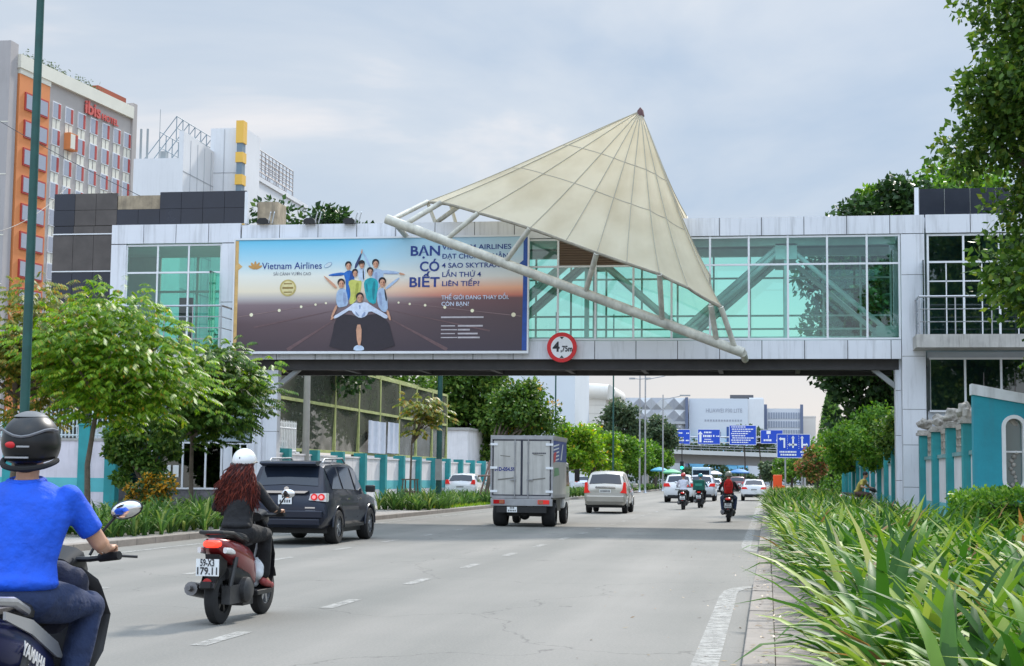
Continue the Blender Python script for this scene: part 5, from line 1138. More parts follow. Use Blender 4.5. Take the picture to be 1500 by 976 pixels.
tree('broad_tree', 'small round dark tree just above the bridge roof right of the canopy', (5.2, 92, .1), (5.2, 92, 8), (6.4, 92, 15.9), (2.1, 1.7, 3.1), 34, 170, .26, leaf_bright, 54, r0=.22, bk=bark_dark, group='trees behind the right end of the bridge', clump=.4)
iv = thing('ivy_column', 'tall pointed column of ivy behind the lane sign', 'ivy column', (4.3, 110, .1))
b = MB(); b.tube([(4.3, 110, .1), (4.3, 110, 7.2)], .16, 8); b.build('trunk', bark_dark, iv)
b = MB(); r = random.Random(8)
for i in range(5200):
    z = r.uniform(.6, 7.6); rad = 1.05*(1-(z/8.0)**2.4)+.1; a = r.uniform(0, 6.283); q = rad*(.75+.3*r.random()); p = Vector((4.3+q*math.cos(a), 110+q*math.sin(a), z)); d = Vector((math.cos(a)*.5, math.sin(a)*.5, -.8)).normalized(); leafq(b, p, (d+rv(r)*.3).normalized(), Vector((-math.sin(a), math.cos(a), 0)), .2, .08)
b.build('foliage', leaf_bright, iv, fix=False)
tree('overhanging_shrub', 'bright green bush spilling over the right wall below the dark tree', (5.4, 68, .1), (5.2, 68, 2.2), (4.4, 68, 3.3), (1.5, 3.0, 1.5), 34, 170, .15, leaf_bright, 55, r0=.1, bk=bark_dark, group='bushes over the right wall', clump=.42, cat='shrub')
tree('overhanging_shrub', 'darker bush hanging down the right wall beside the bridge pier', (5.6, 59, .1), (5.4, 59, 2.4), (4.7, 60, 3.3), (.85, 2.6, 1.1), 26, 150, .13, leaf_mid, 56, r0=.1, bk=bark_dark, group='bushes over the right wall', clump=.45, cat='shrub')
tree('overhanging_shrub', 'large bush on the right wall farther back under the ivy column', (5.6, 86, .1), (5.3, 86, 2.2), (4.2, 86, 3.2), (1.5, 5, 1.4), 34, 150, .18, leaf_bright, 57, r0=.1, bk=bark_dark, group='bushes over the right wall', clump=.42, cat='shrub')
tree('flowering_shrub', 'red and yellow flowering bush right of the lane sign posts', (2.9, 95, .1), (2.9, 95, 1.4), (2.8, 95, 2.5), (1.35, 1.2, 1.05), 22, 130, .17, leaf_flower, 58, r0=.06, clump=.42, cat='shrub')
# clipped hedge
hg = thing('clipped_hedge', 'clipped bright green hedge in front of the turquoise wall', 'hedge', (5.2, 31, .1))
b = MB(); r = random.Random(12)
for i in range(15000):
    f = r.random(); x_ = r.uniform(3.75, 7.5); y_ = r.uniform(29.4, 33.4); z = r.uniform(.2, 1.22); e_ = .10*math.sin(x_*3.1)+.06*math.sin(y_*4)
    if f < .42: z = 1.22+e_*.5
    elif f < .75: y_ = 29.4+e_
    else: x_ = 3.75+e_
    p = Vector((x_+r.gauss(0, .05), y_+r.gauss(0, .05), z+r.gauss(0, .05))); d = (rv(r)+Vector((-.1, -.3, .6))).normalized(); s = d.cross(rv(r))
    if s.length > .05: leafq(b, p, d, s.normalized(), .085, .03)
b.build('foliage', leaf_bright, hg, fix=False)
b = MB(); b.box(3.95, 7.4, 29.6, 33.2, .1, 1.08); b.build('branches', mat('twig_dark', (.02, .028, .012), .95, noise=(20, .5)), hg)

# ---- strap-leaved lilies
def strapmat(name, cols):
    m = leafmat(name, cols, .30, .52); return m
strap_g = strapmat('lily_leaf', [(0, (.022, .07, .012)), (.35, (.05, .135, .02)), (.60, (.10, .21, .03)), (.80, (.23, .32, .045)), (.92, (.30, .36, .08)), (.965, (.42, .42, .22)), (.98, (.30, .17, .06)), (1, (.16, .09, .05))])
strap_l = strapmat('lily_leaf_left', [(0, (.035, .085, .022)), (.4, (.07, .15, .035)), (.8, (.13, .23, .05)), (1, (.28, .33, .09))])
def strap(b, p, az, L, wd, lift, droop, r, n=6):
    h = Vector((math.cos(az), math.sin(az), 0)); sd = Vector((-h.y, h.x, 0)); k0 = len(b.v); ang = lift; q = Vector(p); tw = r.uniform(-.3, .3)
    for i in range(n+1):
        t = i/n; d = h*math.cos(ang)+Vector((0, 0, math.sin(ang))); nn = h*(-math.sin(ang))+Vector((0, 0, math.cos(ang)))
        w_ = wd*(.55+.9*t if t < .4 else .91*(1-((t-.4)/.6)**2.2))+.001; s = (sd+nn*tw*t).normalized()
        b.v += [q-s*w_+nn*w_*.35, q, q+s*w_+nn*w_*.35]
        q = q+d*(L/n); ang -= droop*(.35+1.3*t)/n
    for i in range(n):
        a = k0+3*i
        for j in (0, 1): b.f.append([a+j, a+j+1, a+j+4, a+j+3]); b.m.append(0); b.s.append(True)
def lily_bed(name, label, x0, x1, y0, y1, gap, nl, Lr, wd, m, seed, z=.11, bias=None):
    r = random.Random(seed); b = MB(); y = y0
    while y < y1:
        x = x0
        while x < x1:
            cx, cy = x+r.uniform(-.5, .5)*gap, y+r.uniform(-.5, .5)*gap; sc = r.uniform(.75, 1.2)
            for k in range(nl):
                az = r.uniform(0, 2*PI)
                if bias and r.random() < .12: az = r.gauss(bias, .6)
                strap(b, (cx+r.uniform(-.05, .05), cy+r.uniform(-.05, .05), z), az, r.uniform(*Lr)*sc, wd*r.uniform(.7, 1.2), r.uniform(.85, 1.5), r.uniform(.9, 2.3), r, 6 if y < 40 else 4)
            x += gap
        y += gap
    return tag(b.build(name, m, fix=False), label, 'lily bed', kind='stuff')
lily_bed('lily_bed', 'mass of long strap leaved lilies in the right verge nearest the viewer', .86, 3.3, 6.4, 22, .44, 34, (.55, 1.18), .042, strap_g, 1, bias=PI*1.05)
lily_bed('lily_bed', 'mass of strap leaved lilies farther along the right verge', .62, 3.2, 22, 46, .50, 22, (.65, 1.12), .040, strap_g, 2, bias=PI)
lily_bed('lily_bed', 'distant lilies along the right verge towards the lane sign', .45, 3.0, 46, 118, .62, 13, (.7, 1.1), .045, strap_g, 3, bias=PI)
lily_bed('lily_bed', 'strap leaved lilies on the left pavement behind the woman rider', -16.2, -13.5, 31.5, 46, .45, 13, (.6, .95), .034, strap_l, 4)
lily_bed('lily_bed', 'dense dark clump of lilies beyond the bridge on the left pavement', -15.2, -13.4, 60.5, 67, .45, 14, (.65, 1.0), .036, strap_l, 5)
lily_bed('lily_bed', 'lilies in front of the parked white hatchback', -15.4, -13.3, 68, 84, .55, 12, (.55, .85), .04, strap_l, 6)
lily_bed('lily_bed', 'low green verge of lilies under the left kerb trees', -14.4, -13.2, 92, 205, .8, 12, (.6, .9), .06, strap_l, 7)
gb = MB(); r = random.Random(3)
for i in range(9000):
    yy = r.uniform(64, 92); xx = r.uniform(-15.6, -13.15); p = Vector((xx, yy, .12)); a = r.uniform(0, 6.28); d = Vector((.4*math.cos(a), .4*math.sin(a), 1)).normalized(); leafq(gb, p, d, Vector((-math.sin(a), math.cos(a), 0)), r.uniform(.08, .2), .012)
tag(gb.build('verge_grass', leaf_lime, fix=False), 'short bright grass edging the left lily bed', 'grass', kind='stuff')

b = MB(); r = random.Random(91)
for i in range(9000):
    x_ = r.uniform(-70, 60); h_ = 4.2+1.6*math.sin(x_*.35)+1.0*math.sin(x_*.9+1); p = Vector((x_, r.uniform(404, 410), h_*r.random()**.6)); d = rv(r); s = rv(r).cross(d)
    if s.length > .1: leafq(b, p, d, s.normalized(), 1.1, .35)
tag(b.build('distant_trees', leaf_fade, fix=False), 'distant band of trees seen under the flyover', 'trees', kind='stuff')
# ================================================================ VEHICLES
win_dark = mat('car_glass', (.014, .02, .034), .05, spec=.5)
def paint(name, col, metal=.0): return mat('paint_'+name, col, .3, metal, noise=(3, .05), coat=.8 if max(col) > .1 else .25, spec=.5 if max(col) > .1 else .3)
def wheel(parent, x, y, r, w, name='wheel', spokes=5, rim_m=None, z=None):
    z = r if z is None else z; b = MB()
    b.lathe([(r*.6, -w/2), (r*.9, -w/2), (r*.985, -w*.36), (r, -w*.2), (r, w*.2), (r*.985, w*.36), (r*.9, w/2), (r*.6, w/2)], (x, y, z), 'x', 28)
    o = b.build(name, rubber, parent, W=False)
    b = MB(); b.lathe([(r*.62, -w*.42), (r*.56, -w*.40), (r*.56, w*.40), (r*.62, w*.42)], (x, y, z), 'x', 24)
    for k in range(spokes):
        a = 2*PI*k/spokes+.3; M_ = Matrix.Rotation(a, 3, 'X'); b.obox(Vector((x, y, z))+M_ @ Vector((0, 0, r*.31)), (w*.40, r*.075, r*.29), M_)
    b.lathe([(0, -w*.44), (r*.15, -w*.44), (r*.15, w*.44), (0, w*.44)], (x, y, z), 'x', 12)
    b.build('rim', rim_m or steel, o, W=False); return o
def ringpts(st):
    y, zb, hb, zm, hm, zt, ht_, zr, hr_ = st
    p = [(0, zb), (hb*.9, zb), (hb, zb+.07), (hm, zm), (ht_, zt), (hr_, zr-.05), (hr_-.09, zr), (0, zr+.035)]
    p += [(-a, c) for a, c in p[6:0:-1]]
    return [Vector((a, y, c)) for a, c in p]
def car(name, label, stations, col, wheels, sidewin, rearwin, group=None, detail=None, cat='car', wr=.33, ww=.22):
    """stations run from tail to nose; side windows are (station a, station b) spans; the tail glass is a span too"""
    t = thing(name, label, cat, (0, 0, 0), group=group); rings = [ringpts(s) for s in stations]
    def sp(f, k):
        i = min(int(f), len(rings)-2); q = f-i; k0 = int(k); kf = k-k0
        g = lambda rr: rr[k0 % 14].lerp(rr[(k0+1) % 14], kf)
        return g(rings[i]).lerp(g(rings[i+1]), q)
    b = MB(); b.loft(rings); body = b.build('body', col, t, W=False, sharp=32)
    c = MB()
    for wy in wheels:
        for s in (-1, 1):
            hw = stations[len(stations)//2][4]; c.lathe([(0, s*(hw-.30)), (wr*1.17, s*(hw-.30)), (wr*1.17, s*(hw+.2)), (0, s*(hw+.2))], (0, wy, wr), 'x', 28)
    cut(body, c); body.data.set_sharp_from_angle(angle=R(32))
    hw = stations[len(stations)//2][4]
    for wy in wheels:
        for s in (-1, 1): b = MB(); b.tube([(s*(hw-.02), wy+math.cos(PI*k/12-.0)*wr*1.19, max(.28, wr+math.sin(PI*k/12)*wr*1.19)) for k in range(13)], .028, 6); b.build('wheel_arch', col, t, W=False)
    b = MB(); hb = stations[2][2]; b.box(-hb+.05, hb-.05, wheels[0]-.5, wheels[1]+.3, .24, .42); b.build('underbody', black_plastic, t, W=False)
    for wy in wheels:
        for s in (-1, 1): wheel(t, s*(hw-.13), wy, wr, ww)
    for a, e_ in sidewin:
        for s in (1, -1):
            b = MB(); k0, k1 = (4.1, 4.92)
            q = [sp(a+.05, k0), sp(e_-.05, k0), sp(e_-.05, k1), sp(a+.05, k1)]
            if s < 0: q = [Vector((-v.x, v.y, v.z)) for v in q]
            n_ = (q[1]-q[0]).cross(q[3]-q[0]).normalized(); n_ = n_ if n_.x*s > 0 else -n_
            b.poly([v+n_*.012 for v in q]); b.build('side_window', win_dark, t, W=False)
    a, e_, f0, f1 = rearwin
    b = MB(); rows = []
    for q in (f0, (f0+f1)/2, f1):
        l, m_ = sp(a+(e_-a)*q, 6), sp(a+(e_-a)*q, 7); rows.append([Vector((-l.x*.97, l.y, l.z)), m_, Vector((l.x*.97, l.y, l.z))])
    n_ = Vector((0, -1, .35)).normalized()*.014
    b.add([v+n_ for r_ in rows for v in r_], [(i*3+j, i*3+j+1, (i+1)*3+j+1, (i+1)*3+j) for i in range(2) for j in range(2)], 0, True); b.build('rear_window', win_dark, t, W=False)
    if detail: detail(t, sp)
    return t
def bars(parent, x0, x1, y, z, h, rows_, m=plate_black, n=6):     # illegible plate characters
    b = MB()
    for r_ in range(rows_):
        zz = z+h*(rows_-1-r_)/rows_-h/2+h*.16; w = (x1-x0)/n
        for k in range(n):
            if rows_ == 1 or (r_ or k not in (0, n-1)): b.box(x0+k*w+w*.2, x0+k*w+w*.78, y-.004, y, zz, zz+h/rows_*.62)
    return b.build('plate_marks', m, parent, W=False)
def plate(parent, x, y, z, w, h, rows_, n=5, words=None):
    b = MB(); b.box(x-w/2, x+w/2, y, y+.012, z-h/2, z+h/2); o = b.build('number_plate', plate_white, parent, W=False)
    if words:
        for i, s_ in enumerate(words): text('lettering', s_, h*.46/.73*(.95 if len(words) > 1 else 1.5), plate_black, o, (x, y-.004, z+h*(.09 if i == 0 and len(words) > 1 else -.40)), W=False, align='CENTER', bold=.002, ext=.001, width=w*(.62 if i == 0 and len(words) > 1 else .88))
    else: bars(o, x-w*.42, x+w*.42, y-.0, z, h, rows_, n=n)
    return o
def lampbox(b, x0, x1, y0, y1, z0, z1, mi=0): b.box(x0, x1, y0, y1, z0, z1, mi)

# ---- dark grey SUV
def suv_detail(t, sp):
    for s in (-1, 1):
        b = MB(); b.prism([(s*.52, .98), (s*.90, .95), (s*.90, 1.14), (s*.56, 1.12)], -.0, .22); o = b.build('tail_lamp', clear_lens, t, W=False)
        b = MB()
        for cx in (.64, .80): b.lathe([(0, -.02), (.07, -.02), (.075, .01)], (s*cx, -.0, 1.05), 'y', 20)
        b.build('red_lens', red_light, o, W=False)
        b = MB(); b.lathe([(.04, -.024), (0, -.026)], (s*.64, -.0, 1.05), 'y', 14); b.lathe([(.04, -.024), (0, -.026)], (s*.80, -.0, 1.05), 'y', 14); b.build('lamp_core', glow('lamp_pink', (1, .25, .25), .6), o, W=False)
        b = MB(); b.obox((s*1.0, 3.35, 1.22), (.11, .07, .085), Matrix.Rotation(.1, 3, 'Z')); b.build('mirror', black_plastic, t, W=False, bevel=.03)
        b = MB(); b.tube([(s*.60, .7, 1.80), (s*.60, .85, 1.89), (s*.60, 2.3, 1.92), (s*.60, 2.5, 1.82)], .022, 8); b.tube([(s*.60, 1.5, 1.80), (s*.60, 1.5, 1.90)], .02, 6); b.build('roof_rail', steel, t, W=False)
        b = MB(); b.box(s*.62-.1, s*.62+.1, -.03, .0, .60, .66); b.build('reflector', red_lens, t, W=False)
        b = MB(); b.box(s*.80, s*.95, 1.35, 3.0, .36, .43); b.build('side_step', black_plastic, t, W=False)
        for yy in (1.62, 2.62):
            b = MB(); b.box(s*.905-.004, s*.905+.004, yy, yy+.012, .55, 1.12); b.build('door_gap', joint_dark, t, W=False)
        for yy in (1.68, 2.68):
            b = MB(); b.box(s*.915-.015, s*.915+.015, yy, yy+.16, .98, 1.01); b.build('door_handle', chrome, t, W=False)
    b = MB(); b.prism([(-.42, 1.13), (.42, 1.13), (.50, 1.18), (-.50, 1.18)], .02, .16); b.build('chrome_bar', chrome, t, W=False)
    b = MB(); b.prism([(.30, 1.72), (.10, 1.78), (.14, 1.82), (.6, 1.85)], -.62, .62, 0, 'x'); b.build('spoiler', t.children[0].data.materials[0], t, W=False)
    b = MB(); b.box(-.78, .78, -.05, .08, .42, .58); b.box(-.84, .84, -.07, .1, .58, .76); b.build('bumper', t.children[0].data.materials[0], t, W=False, bevel=.03)
    b = MB(); b.tube([(0, .17, 1.22), (-.2, .2, 1.28), (-.42, .21, 1.26)], .012, 5); b.build('wiper', black_plastic, t, W=False)
    b = MB(); b.lathe([(0, -.01), (.055, -.01), (.055, .02)], (0, .10, 1.22), 'y', 16); b.build('emblem', chrome, t, W=False)
    plate(t, 0, -.005, .99, .30, .20, 2)
    b = MB(); b.box(.44, .66, .0, .02, .80, .83); b.build('model_badge', chrome, t, W=False)
    b = MB(); b.tube([(-.55, .2, .32), (-.55, -.02, .32)], .03, 8); b.build('exhaust', steel, t, W=False)
SUVS = [(0, .42, .74, .56, .84, .72, .80, .78, .74), (.03, .38, .80, .6, .90, .8, .86, .95, .80), (.14, .36, .84, .62, .925, 1.12, .88, 1.20, .80), (.44, .36, .86, .66, .925, 1.17, .905, 1.74, .70), (.62, .36, .86, .66, .925, 1.17, .905, 1.80, .69), (1.6, .36, .86, .66, .925, 1.15, .905, 1.83, .69), (2.6, .36, .86, .66, .925, 1.12, .905, 1.81, .69), (2.95, .36, .86, .66, .925, 1.11, .905, 1.74, .68), (3.65, .36, .86, .66, .925, 1.07, .88, 1.13, .78), (4.4, .38, .82, .62, .88, .98, .82, 1.02, .70), (4.68, .42, .7, .6, .78, .8, .7, .88, .6)]
suv_paint = paint('dark_grey', (.016, .02, .034), .3)
suv = car('suv', 'dark grey SUV with round red tail lamps beside the woman on the scooter', SUVS, suv_paint, (1.0, 3.72), [(3.1, 4.7), (4.75, 5.75), (5.8, 7.1)], (2, 3, .16, .93), detail=suv_detail, wr=.385, ww=.27)
suv.location = (-10.12, 32.3, .003); suv.scale = (1, 1, .965)
# ---- silver minivan
def mpv_detail(t, sp):
    for s in (-1, 1):
        b = MB(); b.prism([(s*.62, .86), (s*.88, .84), (s*.85, 1.28), (s*.76, 1.30), (s*.72, 1.0)], .0, .2); b.build('tail_lamp', red_light, t, W=False)
        b = MB(); b.obox((s*.98, 3.25, 1.15), (.1, .06, .08)); b.build('mirror', t.children[0].data.materials[0], t, W=False, bevel=.02)
        for yy in (1.5, 2.5): b = MB(); b.box(s*.895-.004, s*.895+.004, yy, yy+.012, .5, 1.05); b.build('door_gap', joint_dark, t, W=False)
    b = MB(); b.box(-.42, .42, -.0, .06, 1.08, 1.12); b.build('chrome_bar', chrome, t, W=False)
    b = MB(); b.box(-.80, .80, -.06, .08, .46, .74); b.build('bumper', t.children[0].data.materials[0], t, W=False, bevel=.04)
    plate(t, 0, .0, .93, .48, .14, 1, 8)
MPVS = [(0, .42, .74, .56, .84, .74, .80, .80, .74), (.04, .36, .78, .6, .87, .85, .85, .98, .80), (.12, .34, .82, .62, .885, 1.08, .86, 1.17, .80), (.38, .34, .84, .64, .885, 1.10, .875, 1.62, .68), (.62, .34, .84, .64, .885, 1.10, .875, 1.71, .66), (1.8, .34, .84, .64, .885, 1.08, .875, 1.75, .66), (2.6, .34, .84, .64, .885, 1.05, .875, 1.70, .66), (3.5, .34, .84, .64, .885, 1.0, .86, 1.06, .76), (4.25, .36, .8, .6, .85, .9, .8, .94, .68), (4.5, .40, .66, .56, .74, .74, .66, .80, .56)]
mpv = car('minivan', 'silver beige minivan with red corner lamps, right of the box truck', MPVS, paint('silver_beige', (.43, .41, .37), .5), (.85, 3.55), [(3.1, 4.6), (4.65, 5.5), (5.55, 6.6)], (2, 3, .10, .95), detail=mpv_detail, wr=.32)
mpv.location = (-6.68, 65.3, .003)
# ---- hatchback, sedan and the farther traffic
def small_detail(zl=.92, h=.26, x0=.56, x1=.80, wide=False, two=True):
    def f(t, sp):
        for s in (-1, 1):
            b = MB(); b.prism([(s*x0, zl), (s*x1, zl), (s*(x1-.03), zl+h), (s*(x0+.10), zl+h)], -.005, .22); b.build('tail_lamp', red_light, t, W=False)
            b = MB(); b.obox((s*.93, 2.75, 1.02), (.09, .06, .07)); b.build('mirror', t.children[0].data.materials[0], t, W=False, bevel=.02)
        plate(t, 0, -.012, .80 if not wide else .78, .46, .13, 1, 7)
        b = MB(); b.box(-.66, .66, -.03, .06, .30, .46); b.build('lower_bumper', black_plastic, t, W=False)
    return f
HATS = [(0, .40, .70, .54, .80, .70, .78, .78, .70), (.04, .34, .74, .58, .83, .86, .80, .94, .74), (.14, .30, .78, .6, .85, .98, .82, 1.05, .76), (.62, .30, .80, .6, .85, 1.0, .83, 1.42, .62), (.95, .30, .80, .6, .85, 1.0, .83, 1.48, .62), (2.0, .30, .80, .6, .85, .97, .83, 1.49, .62), (2.9, .30, .80, .6, .85, .92, .82, .98, .72), (3.6, .32, .76, .58, .82, .80, .76, .84, .62), (3.85, .36, .62, .52, .7, .66, .62, .72, .52)]
SEDS = [(0, .40, .72, .54, .82, .74, .80, .90, .74), (.05, .34, .76, .58, .87, .86, .84, 1.0, .78), (.5, .28, .80, .6, .90, .92, .86, 1.04, .76), (.62, .28, .80, .6, .90, .93, .86, 1.06, .74), (1.3, .28, .80, .6, .90, .94, .86, 1.40, .62), (2.1, .28, .80, .6, .90, .93, .86, 1.45, .62), (2.7, .28, .80, .6, .90, .92, .86, 1.38, .62), (3.5, .28, .80, .6, .90, .9, .84, .96, .74), (4.3, .30, .78, .58, .86, .78, .80, .82, .66), (4.6, .34, .64, .52, .74, .64, .64, .70, .56)]
white_p = paint('white', (.72, .72, .73)); silver_p = paint('silver', (.52, .54, .57), .4)
hatch = car('hatchback', 'white hatchback parked behind the lilies on the left pavement', HATS, white_p, (.7, 3.1), [(3.1, 4.4), (4.5, 5.8)], (2, 3, .08, .92), detail=small_detail(.95, .22), wr=.30, ww=.2)
hatch.location = (-16.0, 81.5, .126)
sed = car('sedan', 'white sedan near the right kerb ahead of the rider with the red backpack', SEDS, white_p, (.95, 3.75), [(3.2, 4.9), (5.0, 6.6)], (3, 4, .06, .93), group='cars in the traffic ahead', detail=small_detail(.80, .14, .42, .84, True), wr=.33)
sed.location = (-.95, 108.5, .003)
SUVW = [(y_, a, b_, c_, d, e_, f, g-.12 if g > 1.3 else g, h) for y_, a, b_, c_, d, e_, f, g, h in SUVS]
wsuv = car('suv', 'white crossover behind the rider in the pale shirt', SUVW, white_p, (.95, 3.6), [(3.1, 4.7), (4.75, 5.75), (5.8, 7.1)], (2, 3, .10, .95), group='cars in the traffic ahead', detail=small_detail(.98, .20, .50, .92), wr=.35)
wsuv.location = (-5.45, 97.5, .003)
def recolor(o, m):
    for ch in o.children:
        if ch.type == 'MESH' and ch.name.startswith(('body', 'wheel_arch')): ch.data = ch.data.copy(); ch.data.materials[0] = m
silver2 = dup(wsuv, (-4.35, 104.5, .003), label='silver crossover half hidden behind the green delivery box rider'); recolor(silver2, silver_p)
d = dup(hatch, (-4.95, 146, .003), label='white hatchback in the middle lane beyond the two crossovers'); d['group'] = 'cars in the traffic ahead'
d = dup(wsuv, (-3.2, 168, .003), label='dark red and grey SUV in the distance left of the white sedan'); recolor(d, paint('maroon', (.12, .02, .025), .2))
d = dup(sed, (-2.2, 178, .003), label='pale sedan far ahead partly hidden by the white sedan'); recolor(d, silver_p)
d = dup(sed, (-7.6, 152, .003), label='silver sedan far ahead in the left lane under the traffic light'); recolor(d, silver_p)
d = dup(hatch, (-15.9, 118, .126), label='white hatchback parked among the left kerb trees'); d['group'] = 'cars parked on the left pavement'; hatch['group'] = 'cars parked on the left pavement'
d = dup(hatch, (-16.2, 140, .126), label='grey hatchback parked farther along the left kerb trees'); recolor(d, silver_p); d['group'] = 'cars parked on the left pavement'
bus = thing('bus', 'pale blue bus far down the road under the flyover', 'bus', (-8.9, 214, 0))
b = MB(); b.box(-1.25, 1.25, 0, 9.5, .45, 3.0); b.build('body', paint('pale_blue', (.45, .60, .70)), bus, W=False, bevel=.15)
b = MB(); b.box(-1.1, 1.1, -.02, .0, 1.5, 2.6); b.build('rear_window', win_dark, bus, W=False)
for s in (-1, 1):
    b = MB(); b.box(s*1.26-.01, s*1.26+.01, .5, 9, 1.5, 2.5); b.build('side_window', win_dark, bus, W=False)
    for y_ in (2, 7.5): wheel(bus, s*1.1, y_, .48, .28)
    b = MB(); b.box(s*1.05-.1, s*1.05+.1, -.02, 0, .9, 1.3); b.build('tail_lamp', red_light, bus, W=False)

# ---- box truck
tk = thing('box_truck', 'dirty silver box truck with closed rear doors under the bridge', 'truck', (-7.26, 46.5, .003))
tb_ = mat('truck_silver', (.50, .485, .455), .45, .2, noise=(1.4, .16), streak=.5); frame_m = mat('truck_frame', (.36, .36, .37), .4, .5, noise=(3, .2)); trim = mat('truck_trim', (.03, .032, .05), .6)
b = MB(); b.box(-.93, .93, .03, 3.25, .90, 2.68); b.build('cargo_box', tb_, tk, W=False)
b = MB()
for s in (-1, 1): b.box(s*.92-.025, s*.92+.025, -.02, .06, .88, 2.72); b.box(s*.935-.012, s*.935+.012, .06, 3.28, 2.6, 2.72); b.box(s*.935-.012, s*.935+.012, .06, 3.28, .86, .96)
b.box(-.895, .895, -.02, .06, 2.60, 2.72); b.box(-.895, .895, -.02, .06, .84, .92); b.build('edge_frame', frame_m, tk, W=False)
for s in (-1, 1):
    b = MB(); b.box(min(s*.03, s*.85), max(s*.03, s*.85), -.012, .03, .95, 2.57); o = b.build('rear_door', tb_, tk, W=False, bevel=.006)
    b = MB(); b.box(s*.86-.012, s*.86+.012, -.02, .03, .93, 2.59); b.box(min(s*.03, s*.87), max(s*.03, s*.87), -.02, .03, 2.56, 2.59); b.box(min(s*.03, s*.87), max(s*.03, s*.87), -.02, .03, .925, .955); b.box(s*.012-.014, s*.012+.014, -.024, .03, .93, 2.59); b.build('seal', trim, o, W=False)
    b = MB(); b.tube([(s*.20, -.04, .86), (s*.20, -.04, 2.62)], .018, 8)
    for z in (1.0, 1.5, 1.9, 2.5): b.box(s*.20-.03, s*.20+.03, -.05, -.01, z-.03, z+.03)
    b.box(min(s*.16, s*.34), max(s*.16, s*.34), -.06, -.03, 1.38, 1.42); b.build('lock_bar', frame_m, o, W=False)
    for z in (1.05, 1.75, 2.45): b = MB(); b.box(s*.84-.11, s*.84+.11, -.035, -.012, z-.035, z+.035); b.build('hinge', white_metal, o, W=False)
    if s < 0: text('lettering', '51D-054.59', .15, mat('truck_letter', (.03, .04, .20), .6), o, (-.82, -.016, 1.66), W=False, bold=.006, width=.62)
    else:
        b = MB()
        for k in range(7): b.box(.32+k*.06, .365+k*.06, -.016, -.012, 2.17, 2.21)
        b.build('small_lettering', trim, o, W=False)
    b = MB(); b.obox((s*.48, -.014, 1.42), (.24, .004, .02), Matrix.Rotation(-.12, 3, 'Y')); b.obox((s*.5, -.014, 2.12+.02*s), (.15, .003, .012), Matrix.Rotation(.1, 3, 'Y')); b.build('scratch', mat('scratch', (.18, .17, .15), .8), o, W=False)
b = MB(); b.box(-.93, .93, -.02, .1, .62, .83); b.build('rear_sill', frame_m, tk, W=False, bevel=.01)
for s in (-1, 1): b = MB(); b.box(min(s*.5, s*.84), max(s*.5, s*.84), -.05, -.02, .68, .80); o = b.build('tail_lamp', red_lens if s < 0 else red_light, tk, W=False); b = MB(); b.box(min(s*.52, s*.66), max(s*.52, s*.66), -.054, -.05, .69, .79); b.build('reverse_lens', mat('amber_lens', (.35, .12, .06), .2), o, W=False)
b = MB(); b.box(-.75, .75, .0, .12, .42, .60); b.box(-.38, -.32, .1, 4.6, .5, .86); b.box(.32, .38, .1, 4.6, .5, .86); b.box(-.9, .9, .2, 3.2, .80, .90); b.box(-.6, .6, .6, .75, .3, .5); b.ball((0, .68, .36), .17); b.box(.5, .85, 1.5, 2.5, .45, .8); b.build('chassis', black_plastic, tk, W=False)
plate(tk, -.28, -.01, .51, .30, .16, 2)
for s in (-1, 1): b = MB(); b.box(min(s*.55, s*.88), max(s*.55, s*.88), 1.15, 1.17, .22, .8); b.build('mud_flap', rubber, tk, W=False)
for s in (-1, 1):
    wheel(tk, s*.74, .78, .36, .40, spokes=6, rim_m=black_plastic); wheel(tk, s*.76, 3.95, .36, .22, spokes=6)
b = MB(); b.prism([(3.35, .5), (4.75, .5), (4.8, 1.1), (4.45, 1.95), (3.4, 2.02)], -.85, .85, 0, 'x'); b.build('cab', paint('cab_white', (.62, .63, .64)), tk, W=False, bevel=.05)
for s in (-1, 1):
    b = MB(); b.prism([(3.65, 1.2), (4.6, 1.2), (4.35, 1.8), (3.65, 1.85)], s*.852-.004, s*.852+.004, 0, 'x'); b.build('side_window', win_dark, tk, W=False)
    b = MB(); b.tube([(s*.86, 4.6, 1.7), (s*1.08, 4.75, 1.72)], .015, 6); b.box(s*1.1-.08, s*1.1+.08, 4.7, 4.76, 1.35, 1.75); b.build('mirror', black_plastic, tk, W=False)
b = MB()
for s in (1, -1): X = s*.934; b.poly([(X, .1, 1.95), (X, 3.2, 1.95), (X, 3.2, 2.58), (X, .1, 2.58)])
b.build('blue_print', mat('truck_blue', S(46, 72, 140), .5, noise=(1, .1)), tk, W=False, fix=False)
b = MB()
for k in range(5):
    z = 2.46-k*.11; b.poly([(.938, .15, z-.08), (.938, 1.4, z), (.938, 1.4, z+.045), (.938, .15, z-.035)])
b.poly([(.939, 1.7, 2.0), (.939, 2.0, 2.0), (.939, 2.4, 2.5), (.939, 2.2, 2.5)]); b.build('white_print', plate_white, tk, W=False, fix=False)
b = MB(); b.poly([(.94, .1, 1.9), (.94, .55, 1.95), (.94, .8, 2.25), (.94, .2, 2.2)]); b.build('red_print', mat('truck_red', S(196, 40, 50), .5), tk, W=False, fix=False)
b = MB(); b.poly([(.939, .3, 1.5), (.939, 1.5, 1.55), (.939, 1.3, 1.78), (.939, .4, 1.75)]); b.build('green_print', mat('truck_green', S(110, 150, 110), .6), tk, W=False, fix=False)
